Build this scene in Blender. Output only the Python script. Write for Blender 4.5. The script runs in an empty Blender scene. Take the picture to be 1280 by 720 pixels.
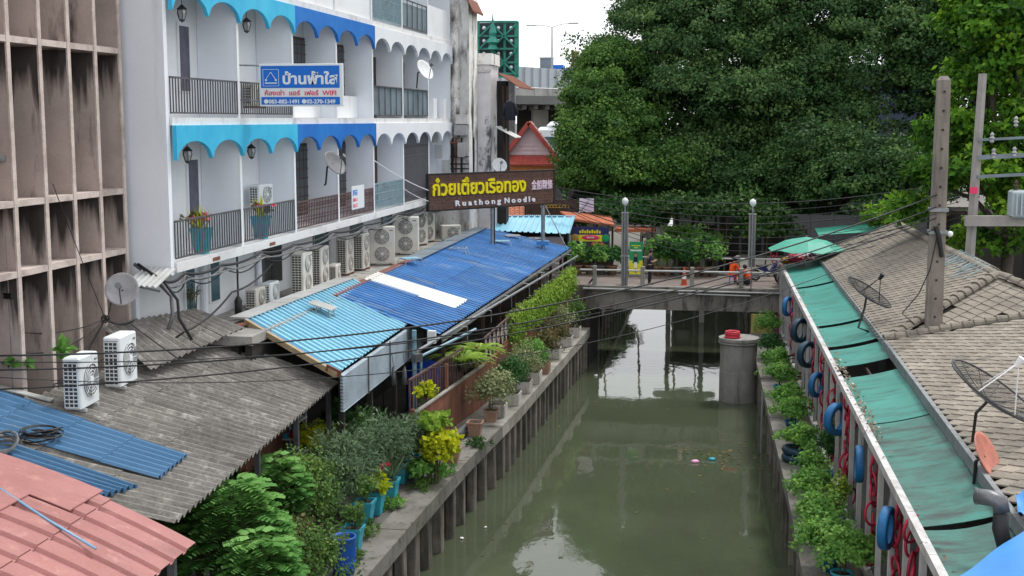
import bpy, math, random
import numpy as np
from mathutils import Vector, Matrix
R = math.radians
random.seed(7); rng = np.random.default_rng(11)
SC = bpy.context.scene
COL = SC.collection

# ------------------------------------------------------------------ camera
H = 12.0                                   # eye height above the canal water (z = 0)
cam_d = bpy.data.cameras.new('camera'); cam = bpy.data.objects.new('camera', cam_d); COL.objects.link(cam)
cam.location = (0, 0, H); cam.rotation_euler = (R(90 - 7.5), 0, R(9.15))
cam_d.sensor_width = 36; cam_d.lens = 45; cam_d.clip_start = .3; cam_d.clip_end = 6000
SC.camera = cam

# ------------------------------------------------------------------ overcast sky and a soft sun
w = bpy.data.worlds.new('World'); SC.world = w; w.use_nodes = True
nt = w.node_tree; nt.nodes.clear()
SUN_EL, SUN_AZ = R(62), R(35)
sky = nt.nodes.new('ShaderNodeTexSky'); sky.sky_type = 'NISHITA'; sky.sun_disc = False
sky.sun_elevation = SUN_EL; sky.sun_rotation = SUN_AZ; sky.dust_density = 4; sky.air_density = 1.2
hs = nt.nodes.new('ShaderNodeHueSaturation'); hs.inputs['Saturation'].default_value = .12
mx = nt.nodes.new('ShaderNodeMix'); mx.data_type = 'RGBA'; mx.inputs[0].default_value = .86
mx.inputs[7].default_value = (9.0, 9.25, 9.5, 1)
bg = nt.nodes.new('ShaderNodeBackground'); bg.inputs[1].default_value = .1
ow = nt.nodes.new('ShaderNodeOutputWorld')
nt.links.new(sky.outputs[0], hs.inputs['Color']); nt.links.new(hs.outputs[0], mx.inputs[6])
nt.links.new(mx.outputs[2], bg.inputs[0]); nt.links.new(bg.outputs[0], ow.inputs[0])
sl = bpy.data.lights.new('sun', 'SUN'); sl.energy = 1.5; sl.angle = R(12); sl.color = (1, .97, .92)
so = bpy.data.objects.new('sun', sl); COL.objects.link(so)
sd = Vector((math.sin(SUN_AZ) * math.cos(SUN_EL), math.cos(SUN_AZ) * math.cos(SUN_EL), math.sin(SUN_EL)))
so.rotation_euler = sd.to_track_quat('Z', 'Y').to_euler()
SC.view_settings.view_transform = 'Standard'; SC.view_settings.look = 'None'
SC.view_settings.exposure = 0.78; SC.view_settings.gamma = 1
SC.cycles.max_bounces = 7; SC.cycles.transparent_max_bounces = 12

# ------------------------------------------------------------------ measuring helpers (photo pixel -> place in the world)
_y, _p, _f = R(9.15), R(7.5), 1600.
_d = np.array([-math.sin(_y) * math.cos(_p), math.cos(_y) * math.cos(_p), -math.sin(_p)])
_r = np.array([math.cos(_y), math.sin(_y), 0]); _u = np.cross(_r, _d); _C = np.array([0, 0, H])
def ray(x, y): return _d + _r * (x - 640) / _f + _u * (360 - y) / _f
def Z(x, y, z): v = ray(x, y); return Vector(_C + v * ((z - H) / v[2]))
def YP(x, y, Y): v = ray(x, y); return Vector(_C + v * (Y / v[1]))
def XP(x, y, X): v = ray(x, y); return Vector(_C + v * (X / v[0]))
def PL(x, y, p, n):
    v = ray(x, y); n = np.array(n); p = np.array(p); return Vector(_C + v * (((p - _C) @ n) / (v @ n)))

# ------------------------------------------------------------------ materials
def srgb(h):
    c = [int(h[i:i + 2], 16) / 255 for i in (0, 2, 4)]
    return tuple(x / 12.92 if x < .04045 else ((x + .055) / 1.055) ** 2.4 for x in c)
def mat(name, c1, c2=None, scale=1.5, lo=.42, hi=.68, rough=.8, metal=0., grain=.18, gscale=25, bump=.25,
        c3=None, streak=2.2, slo=.52, shi=.72, sz=.12, objvar=0., spec=.4, axis=2, bscale=None, c4=None, rvar=0.1):
    m = bpy.data.materials.new(name); m.use_nodes = True; t = m.node_tree; N = t.nodes; L = t.links
    b = N['Principled BSDF']; b.inputs['Roughness'].default_value = rough; b.inputs['Metallic'].default_value = metal
    b.inputs['Specular IOR Level'].default_value = spec
    geo = N.new('ShaderNodeNewGeometry'); pos = geo.outputs['Position']
    def noise(sc, det=5, stretch=None, off=0):
        n = N.new('ShaderNodeTexNoise'); n.inputs['Scale'].default_value = sc; n.inputs['Detail'].default_value = det
        n.inputs['Roughness'].default_value = .62
        mp = N.new('ShaderNodeMapping'); mp.inputs['Location'].default_value = (off, off * 1.7, off * .3)
        if stretch is not None:
            s = [1, 1, 1]; s[stretch] = sz; mp.inputs['Scale'].default_value = s
        L.new(pos, mp.inputs[0]); L.new(mp.outputs[0], n.inputs['Vector']); return n.outputs[0]
    def ramp(v, a, z):
        r = N.new('ShaderNodeMapRange'); r.inputs[1].default_value = a; r.inputs[2].default_value = z; r.clamp = True
        L.new(v, r.inputs[0]); return r.outputs[0]
    def mixc(f, a, bb, mode='MIX'):
        k = N.new('ShaderNodeMix'); k.data_type = 'RGBA'; k.blend_type = mode
        if isinstance(f, (int, float)): k.inputs[0].default_value = f
        else: L.new(f, k.inputs[0])
        for s, q in ((6, a), (7, bb)):
            if isinstance(q, tuple): k.inputs[s].default_value = (*q[:3], 1)
            else: L.new(q, k.inputs[s])
        return k.outputs[2]
    cur = tuple(c1)
    if c2 is not None: cur = mixc(ramp(noise(scale, 6), lo, hi), cur, tuple(c2))
    if c4 is not None: cur = mixc(ramp(noise(scale * 3.1, 6, off=13), .55, .7), cur, tuple(c4))
    if c3 is not None: cur = mixc(ramp(noise(streak, 6, axis, 5), slo, shi), cur, tuple(c3))
    if grain:
        g = ramp(noise(gscale, 4, off=3), .25, .75)
        gm = N.new('ShaderNodeMapRange'); gm.inputs[3].default_value = 1 - grain; gm.inputs[4].default_value = 1 + grain
        L.new(g, gm.inputs[0])
        v = N.new('ShaderNodeVectorMath'); v.operation = 'SCALE'
        if isinstance(cur, tuple):
            rg = N.new('ShaderNodeRGB'); rg.outputs[0].default_value = (*cur[:3], 1); cur = rg.outputs[0]
        L.new(cur, v.inputs[0]); L.new(gm.outputs[0], v.inputs['Scale']); cur = v.outputs[0]
    if objvar:
        oi = N.new('ShaderNodeObjectInfo'); om = N.new('ShaderNodeMapRange')
        om.inputs[3].default_value = 1 - objvar; om.inputs[4].default_value = 1 + objvar
        L.new(oi.outputs['Random'], om.inputs[0])
        v = N.new('ShaderNodeVectorMath'); v.operation = 'SCALE'
        if isinstance(cur, tuple):
            rg = N.new('ShaderNodeRGB'); rg.outputs[0].default_value = (*cur[:3], 1); cur = rg.outputs[0]
        L.new(cur, v.inputs[0]); L.new(om.outputs[0], v.inputs['Scale']); cur = v.outputs[0]
    if isinstance(cur, tuple): b.inputs['Base Color'].default_value = (*cur[:3], 1)
    else: L.new(cur, b.inputs['Base Color'])
    if rvar:
        rr = N.new('ShaderNodeMapRange'); rr.inputs[3].default_value = max(.02, rough - rvar); rr.inputs[4].default_value = min(1, rough + rvar)
        L.new(noise(scale * 2, 4, off=9), rr.inputs[0]); L.new(rr.outputs[0], b.inputs['Roughness'])
    if bump:
        bn = N.new('ShaderNodeBump'); bn.inputs['Strength'].default_value = bump; bn.inputs['Distance'].default_value = .02
        L.new(noise(bscale or gscale, 6, off=7), bn.inputs['Height']); L.new(bn.outputs[0], b.inputs['Normal'])
    return m
def leafmat(name, a, b_, c=None, trans=.3, rough=.5):
    m = bpy.data.materials.new(name); m.use_nodes = True; t = m.node_tree; N = t.nodes; L = t.links
    b = N['Principled BSDF']; b.inputs['Roughness'].default_value = rough + .1; b.inputs['Specular IOR Level'].default_value = .16
    at = N.new('ShaderNodeAttribute'); at.attribute_name = 'tint'
    cr = N.new('ShaderNodeValToRGB'); e = cr.color_ramp.elements
    e[0].position = 0; e[0].color = (*a, 1); e[1].position = 1; e[1].color = (*(c or b_), 1)
    if c: k = e.new(.55); k.color = (*b_, 1)
    L.new(at.outputs['Fac'], cr.inputs[0]); L.new(cr.outputs[0], b.inputs['Base Color'])
    tr = N.new('ShaderNodeBsdfTranslucent'); mxs = N.new('ShaderNodeMixShader'); mxs.inputs[0].default_value = trans
    L.new(cr.outputs[0], tr.inputs[0]); L.new(b.outputs[0], mxs.inputs[1]); L.new(tr.outputs[0], mxs.inputs[2])
    L.new(mxs.outputs[0], N['Material Output'].inputs[0]); return m
M = {}
M['white'] = mat('white_paint', (.74, .76, .79), (.66, .67, .69), .5, .45, .75, .75, grain=.05, c3=(.36, .36, .36), streak=1.6, slo=.62, shi=.85, bump=.1)
M['whiteside'] = mat('white_side_lifted', (.78, .81, .87), (.70, .73, .79), .35, .4, .8, .75, grain=.04, c3=(.46, .47, .5), streak=1.0, slo=.6, shi=.9, bump=.1)  # same white, brightened in colour for faces the sun does not reach
M['slabw'] = mat('slab_white_worn', (.68, .68, .68), (.42, .40, .38), 1.2, .55, .75, .8, c3=(.22, .2, .18), streak=3, slo=.62, shi=.8, bump=.2)
M['cyan'] = mat('light_blue_paint', (.035, .40, .66), (.06, .50, .72), .8, .4, .7, .6, grain=.05, c3=(.02, .25, .42), streak=2, slo=.62, shi=.85, bump=.08)
M['royal'] = mat('royal_blue_paint', (.005, .13, .48), (.01, .18, .55), .8, .4, .7, .6, grain=.05, c3=(.01, .09, .3), streak=2, slo=.62, shi=.85, bump=.08)
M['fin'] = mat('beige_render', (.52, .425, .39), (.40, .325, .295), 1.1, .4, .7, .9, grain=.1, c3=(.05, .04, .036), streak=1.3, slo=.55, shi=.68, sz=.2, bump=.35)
M['finedge'] = mat('beige_edge', (.58, .49, .45), (.34, .28, .25), 2, .45, .7, .9, grain=.1, bump=.3)
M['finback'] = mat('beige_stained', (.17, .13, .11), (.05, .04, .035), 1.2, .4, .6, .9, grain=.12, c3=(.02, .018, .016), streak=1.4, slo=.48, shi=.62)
M['dkglass'] = mat('dark_window_glass', (.018, .024, .028), None, rough=.12, grain=0, bump=0, spec=.6, rvar=0)
M['bluglass'] = mat('teal_window_glass', (.03, .10, .13), None, rough=.2, grain=0, bump=0, spec=.6, rvar=0)
M['curtain'] = mat('violet_curtain', (.12, .12, .16), (.08, .08, .11), 3, rough=.8, c3=(.05, .05, .07), streak=14, bump=.1)
M['brownwood'] = mat('brown_frame_wood', (.07, .035, .025), (.03, .018, .014), 3, rough=.6)
M['plank'] = mat('red_brown_planks', (.19, .075, .045), (.10, .045, .032), 1.5, rough=.8, c3=(.30, .27, .24), streak=5, slo=.6, shi=.8, objvar=.2)
M['darkwood'] = mat('dark_old_wood', (.055, .03, .022), (.03, .02, .016), 2, rough=.8, objvar=.2)
M['railgrey'] = mat('grey_rail_paint', (.10, .105, .115), (.07, .06, .06), 4, rough=.5, grain=.1, bump=.05)
M['railbrown'] = mat('brown_rail_paint', (.13, .075, .07), (.08, .04, .04), 4, rough=.5, grain=.1, bump=.05)
M['railteal'] = mat('pale_teal_rail', (.25, .36, .40), (.17, .25, .28), 4, rough=.5, grain=.1, bump=.05)
M['steel'] = mat('galvanised_steel', (.30, .32, .34), (.2, .21, .22), 4, rough=.45, metal=.5, grain=.08, bump=.05)
M['bluepole'] = mat('pale_blue_pole', (.20, .36, .44), (.12, .2, .24), 3, rough=.5, grain=.08, bump=.05)
M['black'] = mat('black_metal', (.012, .012, .013), None, rough=.45, grain=0, bump=0, rvar=0)
M['cable'] = mat('black_cable', (.018, .018, .02), None, rough=.6, grain=0, bump=0, rvar=0)
M['greycable'] = mat('grey_cable', (.10, .10, .105), (.2, .2, .2), 4, rough=.6, grain=0, bump=0, rvar=0)
M['blackiron'] = mat('dark_lantern_iron', (.02, .02, .022), None, rough=.4, grain=0, bump=0, rvar=0)
M['lampglass'] = mat('lantern_glass', (.35, .36, .37), None, rough=.15, grain=0, bump=0, spec=.6, rvar=0)
M['globe'] = mat('lamp_globe', (.72, .74, .76), None, rough=.2, grain=0, bump=0, spec=.5, rvar=0)
M['ac'] = mat('beige_ac_casing', (.60, .58, .53), (.48, .45, .40), 3, .5, .75, .5, grain=.04, c3=(.30, .25, .2), streak=5, slo=.64, shi=.85, bump=.05, objvar=.08)
M['acw'] = mat('white_ac_casing', (.72, .76, .78), (.56, .58, .58), 3, .55, .8, .45, grain=.03, bump=.05, objvar=.05)
M['acgrille'] = mat('grey_fan_grille', (.20, .20, .20), (.12, .12, .12), 5, rough=.5, grain=.05, bump=.05)
M['acdark'] = mat('dark_coil', (.045, .045, .045), None, rough=.6, grain=0, bump=0)
M['asb'] = mat('old_fibre_cement', (.21, .196, .18), (.15, .14, .128), .9, .35, .65, .95, grain=.3, gscale=14, c3=(.085, .078, .07), streak=2.2, axis=0, sz=.12, slo=.50, shi=.75, bump=.3, objvar=.10, c4=(.36, .345, .32))
M['bluroof'] = mat('blue_sheet_faded', (.030, .165, .44), (.06, .225, .50), .9, .4, .7, .5, grain=.10, c3=(.26, .35, .48), streak=1.3, axis=0, sz=.25, slo=.56, shi=.76, bump=.1, objvar=.14, spec=.5, c4=(.05, .13, .27))
M['bluroof2'] = mat('blue_fibre_sheet', (.055, .155, .29), (.075, .18, .32), .9, .4, .7, .6, grain=.1, c3=(.05, .09, .14), streak=3, axis=0, sz=.15, slo=.58, shi=.75, bump=.2, objvar=.08)
M['skyroof'] = mat('sky_blue_sheet', (.23, .50, .65), (.28, .56, .70), .8, .4, .7, .4, grain=.04, c3=(.14, .36, .5), streak=4, axis=0, sz=.1, slo=.6, shi=.8, bump=.05, objvar=.05, spec=.5)
M['whitesheet'] = mat('white_plastic_sheet', (.88, .86, .82), (.82, .79, .74), 1, rough=.35, grain=.02, bump=.05)
M['flash'] = mat('grey_flashing', (.42, .43, .43), (.33, .33, .32), 1, rough=.5, grain=.06, bump=.1, objvar=.06)
M['flashb'] = mat('bluegrey_flashing', (.19, .24, .28), (.14, .16, .18), 1, rough=.5, grain=.06, bump=.1)
M['awn'] = mat('greyblue_cladding', (.33, .40, .46), (.20, .24, .27), 1, rough=.45, grain=.05, bump=.05, metal=.1)
M['pink'] = mat('faded_pink_sheet', (.36, .16, .15), (.30, .125, .115), 1, .35, .7, .7, grain=.09, c3=(.24, .11, .10), streak=2.2, axis=0, sz=.2, slo=.55, shi=.75, bump=.2, objvar=.05, c4=(.42, .21, .19))
M['rust'] = mat('rusty_strip', (.22, .08, .05), (.14, .05, .035), 3, rough=.8)
M['yellowfoam'] = mat('yellowed_flashing', (.42, .33, .2), (.3, .22, .13), 3, rough=.8)
M['conc'] = mat('grey_concrete', (.27, .26, .245), (.18, .172, .16), .9, .4, .7, .92, grain=.15, c3=(.09, .085, .075), streak=2.2, slo=.52, shi=.72, bump=.4)
M['ledge'] = mat('ledge_concrete', (.34, .325, .30), (.22, .21, .20), .8, .4, .7, .92, grain=.12, bump=.3, c4=(.14, .13, .12))
M['coping'] = mat('bank_concrete', (.175, .165, .15), (.105, .10, .085), .9, .4, .65, .92, grain=.2, c4=(.06, .065, .04), bump=.5, c3=(.075, .07, .06), streak=3, slo=.56, shi=.72)
M['copinglight'] = mat('bank_concrete_light', (.33, .31, .28), (.2, .19, .165), .9, .4, .65, .92, grain=.15, c4=(.11, .12, .07), bump=.4)
M['pile'] = mat('stained_piles', (.20, .18, .155), (.10, .09, .075), 1.4, .35, .65, .95, grain=.2, c3=(.045, .042, .032), streak=2.6, slo=.46, shi=.66, sz=.2, bump=.6, objvar=.18, bscale=12)
M['bridgec'] = mat('bridge_concrete', (.235, .22, .20), (.15, .14, .125), .7, .4, .65, .92, grain=.15, c3=(.045, .042, .038), streak=1.7, slo=.5, shi=.66, sz=.25, bump=.4)
M['deck'] = mat('bridge_deck', (.17, .135, .12), (.12, .095, .085), 1, rough=.9, grain=.15)
M['mural1'] = mat('yellow_mural', (.42, .36, .10), (.30, .33, .12), 2, .4, .6, .85, c3=(.3, .2, .05), streak=4)
M['mural2'] = mat('purple_mural', (.10, .03, .08), (.2, .05, .1), 2, .4, .6, .85)
M['tile'] = mat('grey_cement_tile', (.27, .235, .195), (.175, .155, .13), 1.1, .35, .7, .92, grain=.18, gscale=18, bump=.4, c3=(.11, .10, .085), streak=2.2, axis=0, sz=.4, slo=.52, shi=.75, objvar=.16, c4=(.16, .145, .12))
M['tileunder'] = mat('tile_underlay', (.03, .028, .025), None, rough=.95, grain=0, bump=0)
M['cap'] = mat('cement_ridge', (.235, .205, .17), (.15, .135, .11), 1.8, .35, .7, .95, grain=.2, bump=.6, c4=(.09, .085, .07), objvar=.1)
M['fascia'] = mat('grey_fascia', (.20, .21, .22), (.13, .135, .14), 3, rough=.6, c3=(.07, .07, .07), streak=4, slo=.6, shi=.8)
M['gutter'] = mat('white_worn_wood', (.50, .49, .49), (.33, .31, .30), 2.5, .45, .7, .8, grain=.15, bump=.3)
M['postw'] = mat('white_post_paint', (.44, .43, .43), (.33, .31, .31), 2, .4, .7, .75, grain=.08, c3=(.2, .17, .16), streak=4, slo=.6, shi=.8, bump=.15, objvar=.1)
M['teal'] = mat('teal_awning_sheet', (.030, .20, .165), (.042, .25, .21), .8, .35, .7, .5, grain=.07, c3=(.03, .10, .085), streak=2.8, axis=0, sz=.16, slo=.5, shi=.7, bump=.15, objvar=.1, c4=(.06, .25, .21))
M['tealdirty'] = mat('teal_awning_dirty', (.032, .185, .15), (.04, .10, .085), 1.2, .35, .65, .5, grain=.12, c3=(.03, .045, .04), streak=2.4, axis=0, sz=.25, slo=.47, shi=.66, bump=.25, objvar=.05)
M['tarp'] = mat('blue_tarpaulin', (.035, .20, .52), (.05, .25, .58), .7, rough=.45, grain=.05, bump=.15)
M['tyreblue'] = mat('blue_painted_tyre', (.01, .12, .30), (.012, .07, .16), 3, .45, .7, .5, grain=.1, bump=.15, objvar=.25)
M['tyredark'] = mat('dark_blue_tyre', (.012, .05, .085), (.012, .03, .045), 3, .45, .7, .5, grain=.1, bump=.15)
M['redring'] = mat('red_painted_ring', (.42, .015, .05), (.30, .02, .04), 4, rough=.5, grain=.1, bump=.05, objvar=.25)
M['potteal'] = mat('turquoise_pot', (.035, .34, .44), (.03, .24, .32), 2, .45, .75, .5, grain=.06, bump=.05, c3=(.12, .2, .2), streak=5, slo=.64, shi=.8, objvar=.12)
M['potblue'] = mat('blue_pot', (.015, .12, .36), (.02, .08, .22), 2, .45, .75, .45, grain=.06, bump=.05)
M['barrel'] = mat('blue_plastic_barrel', (.01, .08, .36), (.01, .06, .26), 2, .45, .75, .4, grain=.05, bump=.03)
M['terra'] = mat('clay_pot', (.30, .17, .115), (.22, .15, .11), 3, .4, .7, .9, grain=.15, c3=(.34, .3, .25), streak=4, bump=.3, objvar=.1)
M['planter'] = mat('pale_planter', (.50, .47, .44), (.34, .32, .29), 2, .4, .7, .85, grain=.1, c3=(.2, .19, .17), streak=4, bump=.25, objvar=.08)
M['soil'] = mat('dark_soil', (.035, .028, .022), None, rough=1, bump=.6)
M['bark'] = mat('tree_bark', (.085, .07, .055), (.05, .04, .032), 3, rough=.95, c3=(.03, .025, .02), streak=7, bump=.8)
M['stem'] = mat('plant_stem', (.07, .08, .03), None, rough=.8, grain=.1, bump=.1)
M['oldwall'] = mat('mouldy_plaster', (.86, .85, .84), (.66, .61, .54), 1.3, .45, .68, .9, grain=.12, c3=(.045, .04, .036), streak=.9, sz=.3, slo=.505, shi=.62, bump=.4, c4=(.50, .42, .30))
M['oldwall2'] = mat('flaking_plaster', (.72, .69, .70), (.58, .55, .56), 1, .4, .7, .9, grain=.1, c3=(.09, .085, .085), streak=1.5, sz=.6, slo=.56, shi=.66, bump=.3)
M['oldlight'] = mat('pale_plaster', (.6, .59, .58), (.45, .43, .41), 2, .4, .7, .9, grain=.1, c3=(.12, .11, .1), streak=2, sz=.3, slo=.55, shi=.7)
M['signwood'] = mat('brown_sign_board', (.125, .062, .045), (.085, .042, .032), 2, rough=.6, c3=(.06, .03, .024), streak=9, axis=0, sz=.05, slo=.5, shi=.6, grain=.1, bump=.1, objvar=.14)
M['yellow'] = mat('yellow_letter', (.82, .68, .005), None, rough=.4, grain=0, bump=0, rvar=0)
M['whitel'] = mat('white_letter', (.82, .80, .82), None, rough=.4, grain=0, bump=0, rvar=0)
M['pinkl'] = mat('pale_pink_letter', (.80, .62, .72), None, rough=.4, grain=0, bump=0, rvar=0)
M['redl'] = mat('red_letter', (.72, .04, .13), None, rough=.5, grain=0, bump=0, rvar=0)
M['signblue'] = mat('sign_blue', (.008, .15, .60), None, rough=.35, grain=0, bump=0, rvar=0)
M['signwhite'] = mat('sign_white', (.74, .78, .80), None, rough=.35, grain=0, bump=0, rvar=0)
M['gold'] = mat('gold_letter', (.45, .28, .06), None, rough=.4, metal=.3, grain=0, bump=0, rvar=0)
M['redroof'] = mat('red_glazed_tile', (.38, .06, .045), (.25, .045, .035), 2, rough=.45, grain=.1, bump=.2, objvar=.1)
M['orangeroof'] = mat('orange_clay_tile', (.48, .17, .09), (.36, .12, .07), 2, rough=.7, grain=.12, bump=.2, objvar=.1)
M['orangeawn'] = mat('orange_canopy', (.42, .12, .05), (.32, .09, .05), 2, rough=.6, grain=.1)
M['gable'] = mat('lilac_gable', (.62, .52, .56), (.54, .45, .48), 2, rough=.7, grain=.04)
M['ochre'] = mat('orange_timber', (.40, .13, .03), (.28, .09, .03), 2, rough=.6)
M['greentruss'] = mat('green_steel', (.03, .26, .20), (.02, .18, .14), 2, rough=.5, grain=.05)
M['darkpanel'] = mat('dark_panel', (.035, .06, .075), (.03, .045, .055), .6, rough=.7, grain=.05)
M['barrier'] = mat('pale_noise_barrier', (.44, .49, .54), (.38, .42, .47), .4, rough=.4, grain=.03, bump=0, c3=(.33, .36, .4), streak=.5)
M['flyc'] = mat('viaduct_concrete', (.42, .41, .39), (.30, .29, .28), .25, .4, .7, .9, grain=.06, c3=(.12, .115, .11), streak=.55, slo=.5, shi=.68, sz=.2, bump=.1)
M['flyd'] = mat('viaduct_shaded_soffit', (.15, .15, .15), (.11, .11, .11), .3, rough=.9, grain=.05, bump=.05)  # viaduct concrete darkened, the shade underneath is put into the colour
M['water'] = None
M['dirt'] = mat('packed_earth', (.10, .085, .065), (.06, .052, .04), .4, rough=1, grain=.2, bump=.5)
M['ground'] = mat('city_ground', (.14, .13, .115), (.09, .085, .075), .05, rough=1, grain=.15)
M['pave'] = mat('yard_paving', (.13, .12, .11), (.08, .075, .068), .6, rough=.95, grain=.18, c4=(.05, .055, .035))
M['bluebld'] = mat('dark_blue_cladding', (.035, .055, .09), (.03, .045, .07), .3, rough=.5, grain=.04, bump=.05)
M['greywall'] = mat('grey_low_wall', (.12, .125, .13), (.09, .09, .095), .5, rough=.9, grain=.1)
M['umb'] = mat('green_umbrella', (.06, .33, .24), (.05, .27, .2), 2, rough=.6, grain=.05, bump=.1)
M['skin'] = mat('skin', (.36, .20, .14), None, rough=.6, grain=.05, bump=0)
M['hair'] = mat('black_hair', (.012, .01, .01), None, rough=.5, grain=.1, bump=.1)
M['navy'] = mat('navy_cloth', (.025, .02, .055), (.018, .016, .035), 5, rough=.9, grain=.1)
M['darkcloth'] = mat('dark_cloth', (.015, .018, .026), None, rough=.9, grain=.1)
M['orange'] = mat('orange_cloth', (.85, .10, .012), (.65, .07, .012), 6, rough=.8, grain=.08)
M['conered'] = mat('cone_red', (.50, .07, .03), None, rough=.5, grain=.1)
M['bangreen'] = mat('banner_green', (.01, .30, .11), (.01, .25, .09), 2, rough=.5, grain=.02, bump=0)
M['banyellow'] = mat('banner_yellow', (.72, .66, .03), None, rough=.5, grain=.02, bump=0)
M['bannavy'] = mat('banner_navy', (.02, .025, .13), None, rough=.5, grain=.02, bump=0)
M['brightred'] = mat('bright_red_hose', (.60, .04, .07), (.5, .03, .05), 4, rough=.4, grain=.05, bump=.05)
M['maroon'] = mat('maroon_hose', (.16, .025, .03), (.09, .02, .02), 4, rough=.5)
M['mesh'] = mat('dish_mesh_metal', (.035, .035, .04), None, rough=.5, grain=0, bump=0)
M['dishgrey'] = mat('grey_dish', (.36, .355, .37), (.28, .27, .28), 3, rough=.5, grain=.04, bump=.05)
M['dishdark'] = mat('dark_grey_dish', (.15, .15, .16), (.11, .11, .12), 3, rough=.5, grain=.06, bump=.05)
M['dishwhite'] = mat('white_dish', (.68, .70, .72), (.58, .58, .58), 3, rough=.4, grain=.03, bump=.03)
M['dishorange'] = mat('orange_dish', (.48, .17, .12), (.34, .12, .09), 4, .4, .65, .6, grain=.1, bump=.1)
M['pvc'] = mat('blue_pvc_pipe', (.20, .36, .52), (.12, .32, .5), 4, rough=.4, grain=.05, bump=0)
M['duct'] = mat('grey_duct', (.16, .165, .175), (.09, .09, .095), 3, rough=.4, metal=.4, grain=.1, bump=.1)
M['polec'] = mat('pole_concrete', (.25, .215, .19), (.18, .155, .14), 1.5, .4, .7, .9, grain=.12, c3=(.10, .09, .08), streak=3, bump=.3)
M['polec2'] = mat('pole_concrete_pale', (.33, .31, .29), (.25, .235, .22), 1.5, .4, .7, .9, grain=.12, bump=.3)
M['transf'] = mat('transformer_paint', (.40, .47, .50), (.33, .38, .4), 2, rough=.4, grain=.04)
M['buswhite'] = mat('white_vehicle_paint', (.72, .75, .78), None, rough=.25, grain=.02, bump=0, spec=.5)
M['lattice'] = mat('pale_lattice', (.42, .36, .34), (.3, .25, .23), 3, rough=.8)
M['whitecloth'] = mat('plain_white', (.62, .64, .65), None, rough=.7, grain=.04)
M['cushion'] = mat('bright_blue_plastic', (.02, .30, .46), None, rough=.4, grain=.03)
M['tankblue'] = mat('deep_blue_plastic', (.012, .06, .42), None, rough=.4, grain=.03)
M['pinkbag'] = mat('pink_plastic', (.75, .35, .55), None, rough=.4, grain=0)
M['debris'] = mat('floating_leaf_litter', (.09, .075, .05), (.03, .03, .02), 9, rough=.8)
M['flower'] = mat('red_petals', (.55, .02, .06), (.6, .08, .15), 9, rough=.6, grain=.1)
M['void'] = mat('shade_near_black', (.03, .027, .025), (.02, .018, .017), 1, rough=.95)  # near-black colour that carries the shade of covered places
L_ = leafmat
M['lf_big'] = L_('dark_tree_leaves', (.030, .078, .026), (.075, .155, .050), (.18, .28, .085), .35)
M['lf_left'] = L_('mid_green_leaves', (.03, .085, .02), (.08, .175, .035), (.18, .30, .055), .35)
M['lf_right'] = L_('yellow_green_leaves', (.02, .065, .01), (.10, .25, .02), (.32, .50, .045), .4)
M['lf_low'] = L_('shade_leaves', (.018, .05, .016), (.042, .10, .026), (.09, .17, .04), .25)
M['lf_fern'] = L_('fresh_green_fronds', (.06, .18, .04), (.13, .32, .08), (.24, .46, .13), .4)
M['lf_bush'] = L_('olive_bush_leaves', (.045, .10, .025), (.10, .19, .045), (.21, .31, .07), .35)
M['lf_oleander'] = L_('grey_green_leaves', (.06, .10, .05), (.10, .16, .085), (.16, .23, .12), .3)
M['lf_yellow'] = L_('yellow_croton_leaves', (.15, .26, .02), (.45, .50, .02), (.72, .66, .03), .35)
M['lf_lime'] = L_('lime_hanging_leaves', (.12, .24, .03), (.24, .38, .05), (.36, .50, .09), .35)
M['lf_green'] = L_('potted_green_leaves', (.06, .17, .035), (.15, .33, .07), (.32, .52, .12), .4)
M['lf_pale'] = L_('variegated_leaves', (.10, .15, .06), (.25, .29, .14), (.46, .46, .28), .3)
M['lf_red'] = L_('bronze_leaves', (.05, .08, .03), (.13, .12, .05), (.26, .17, .08), .3)
M['lf_dry'] = L_('dry_leaves', (.18, .13, .09), (.36, .30, .24), (.55, .50, .42), .2)
M['lf_dark'] = L_('deep_green_leaves', (.02, .07, .02), (.04, .12, .03), (.07, .17, .05), .3)

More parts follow.
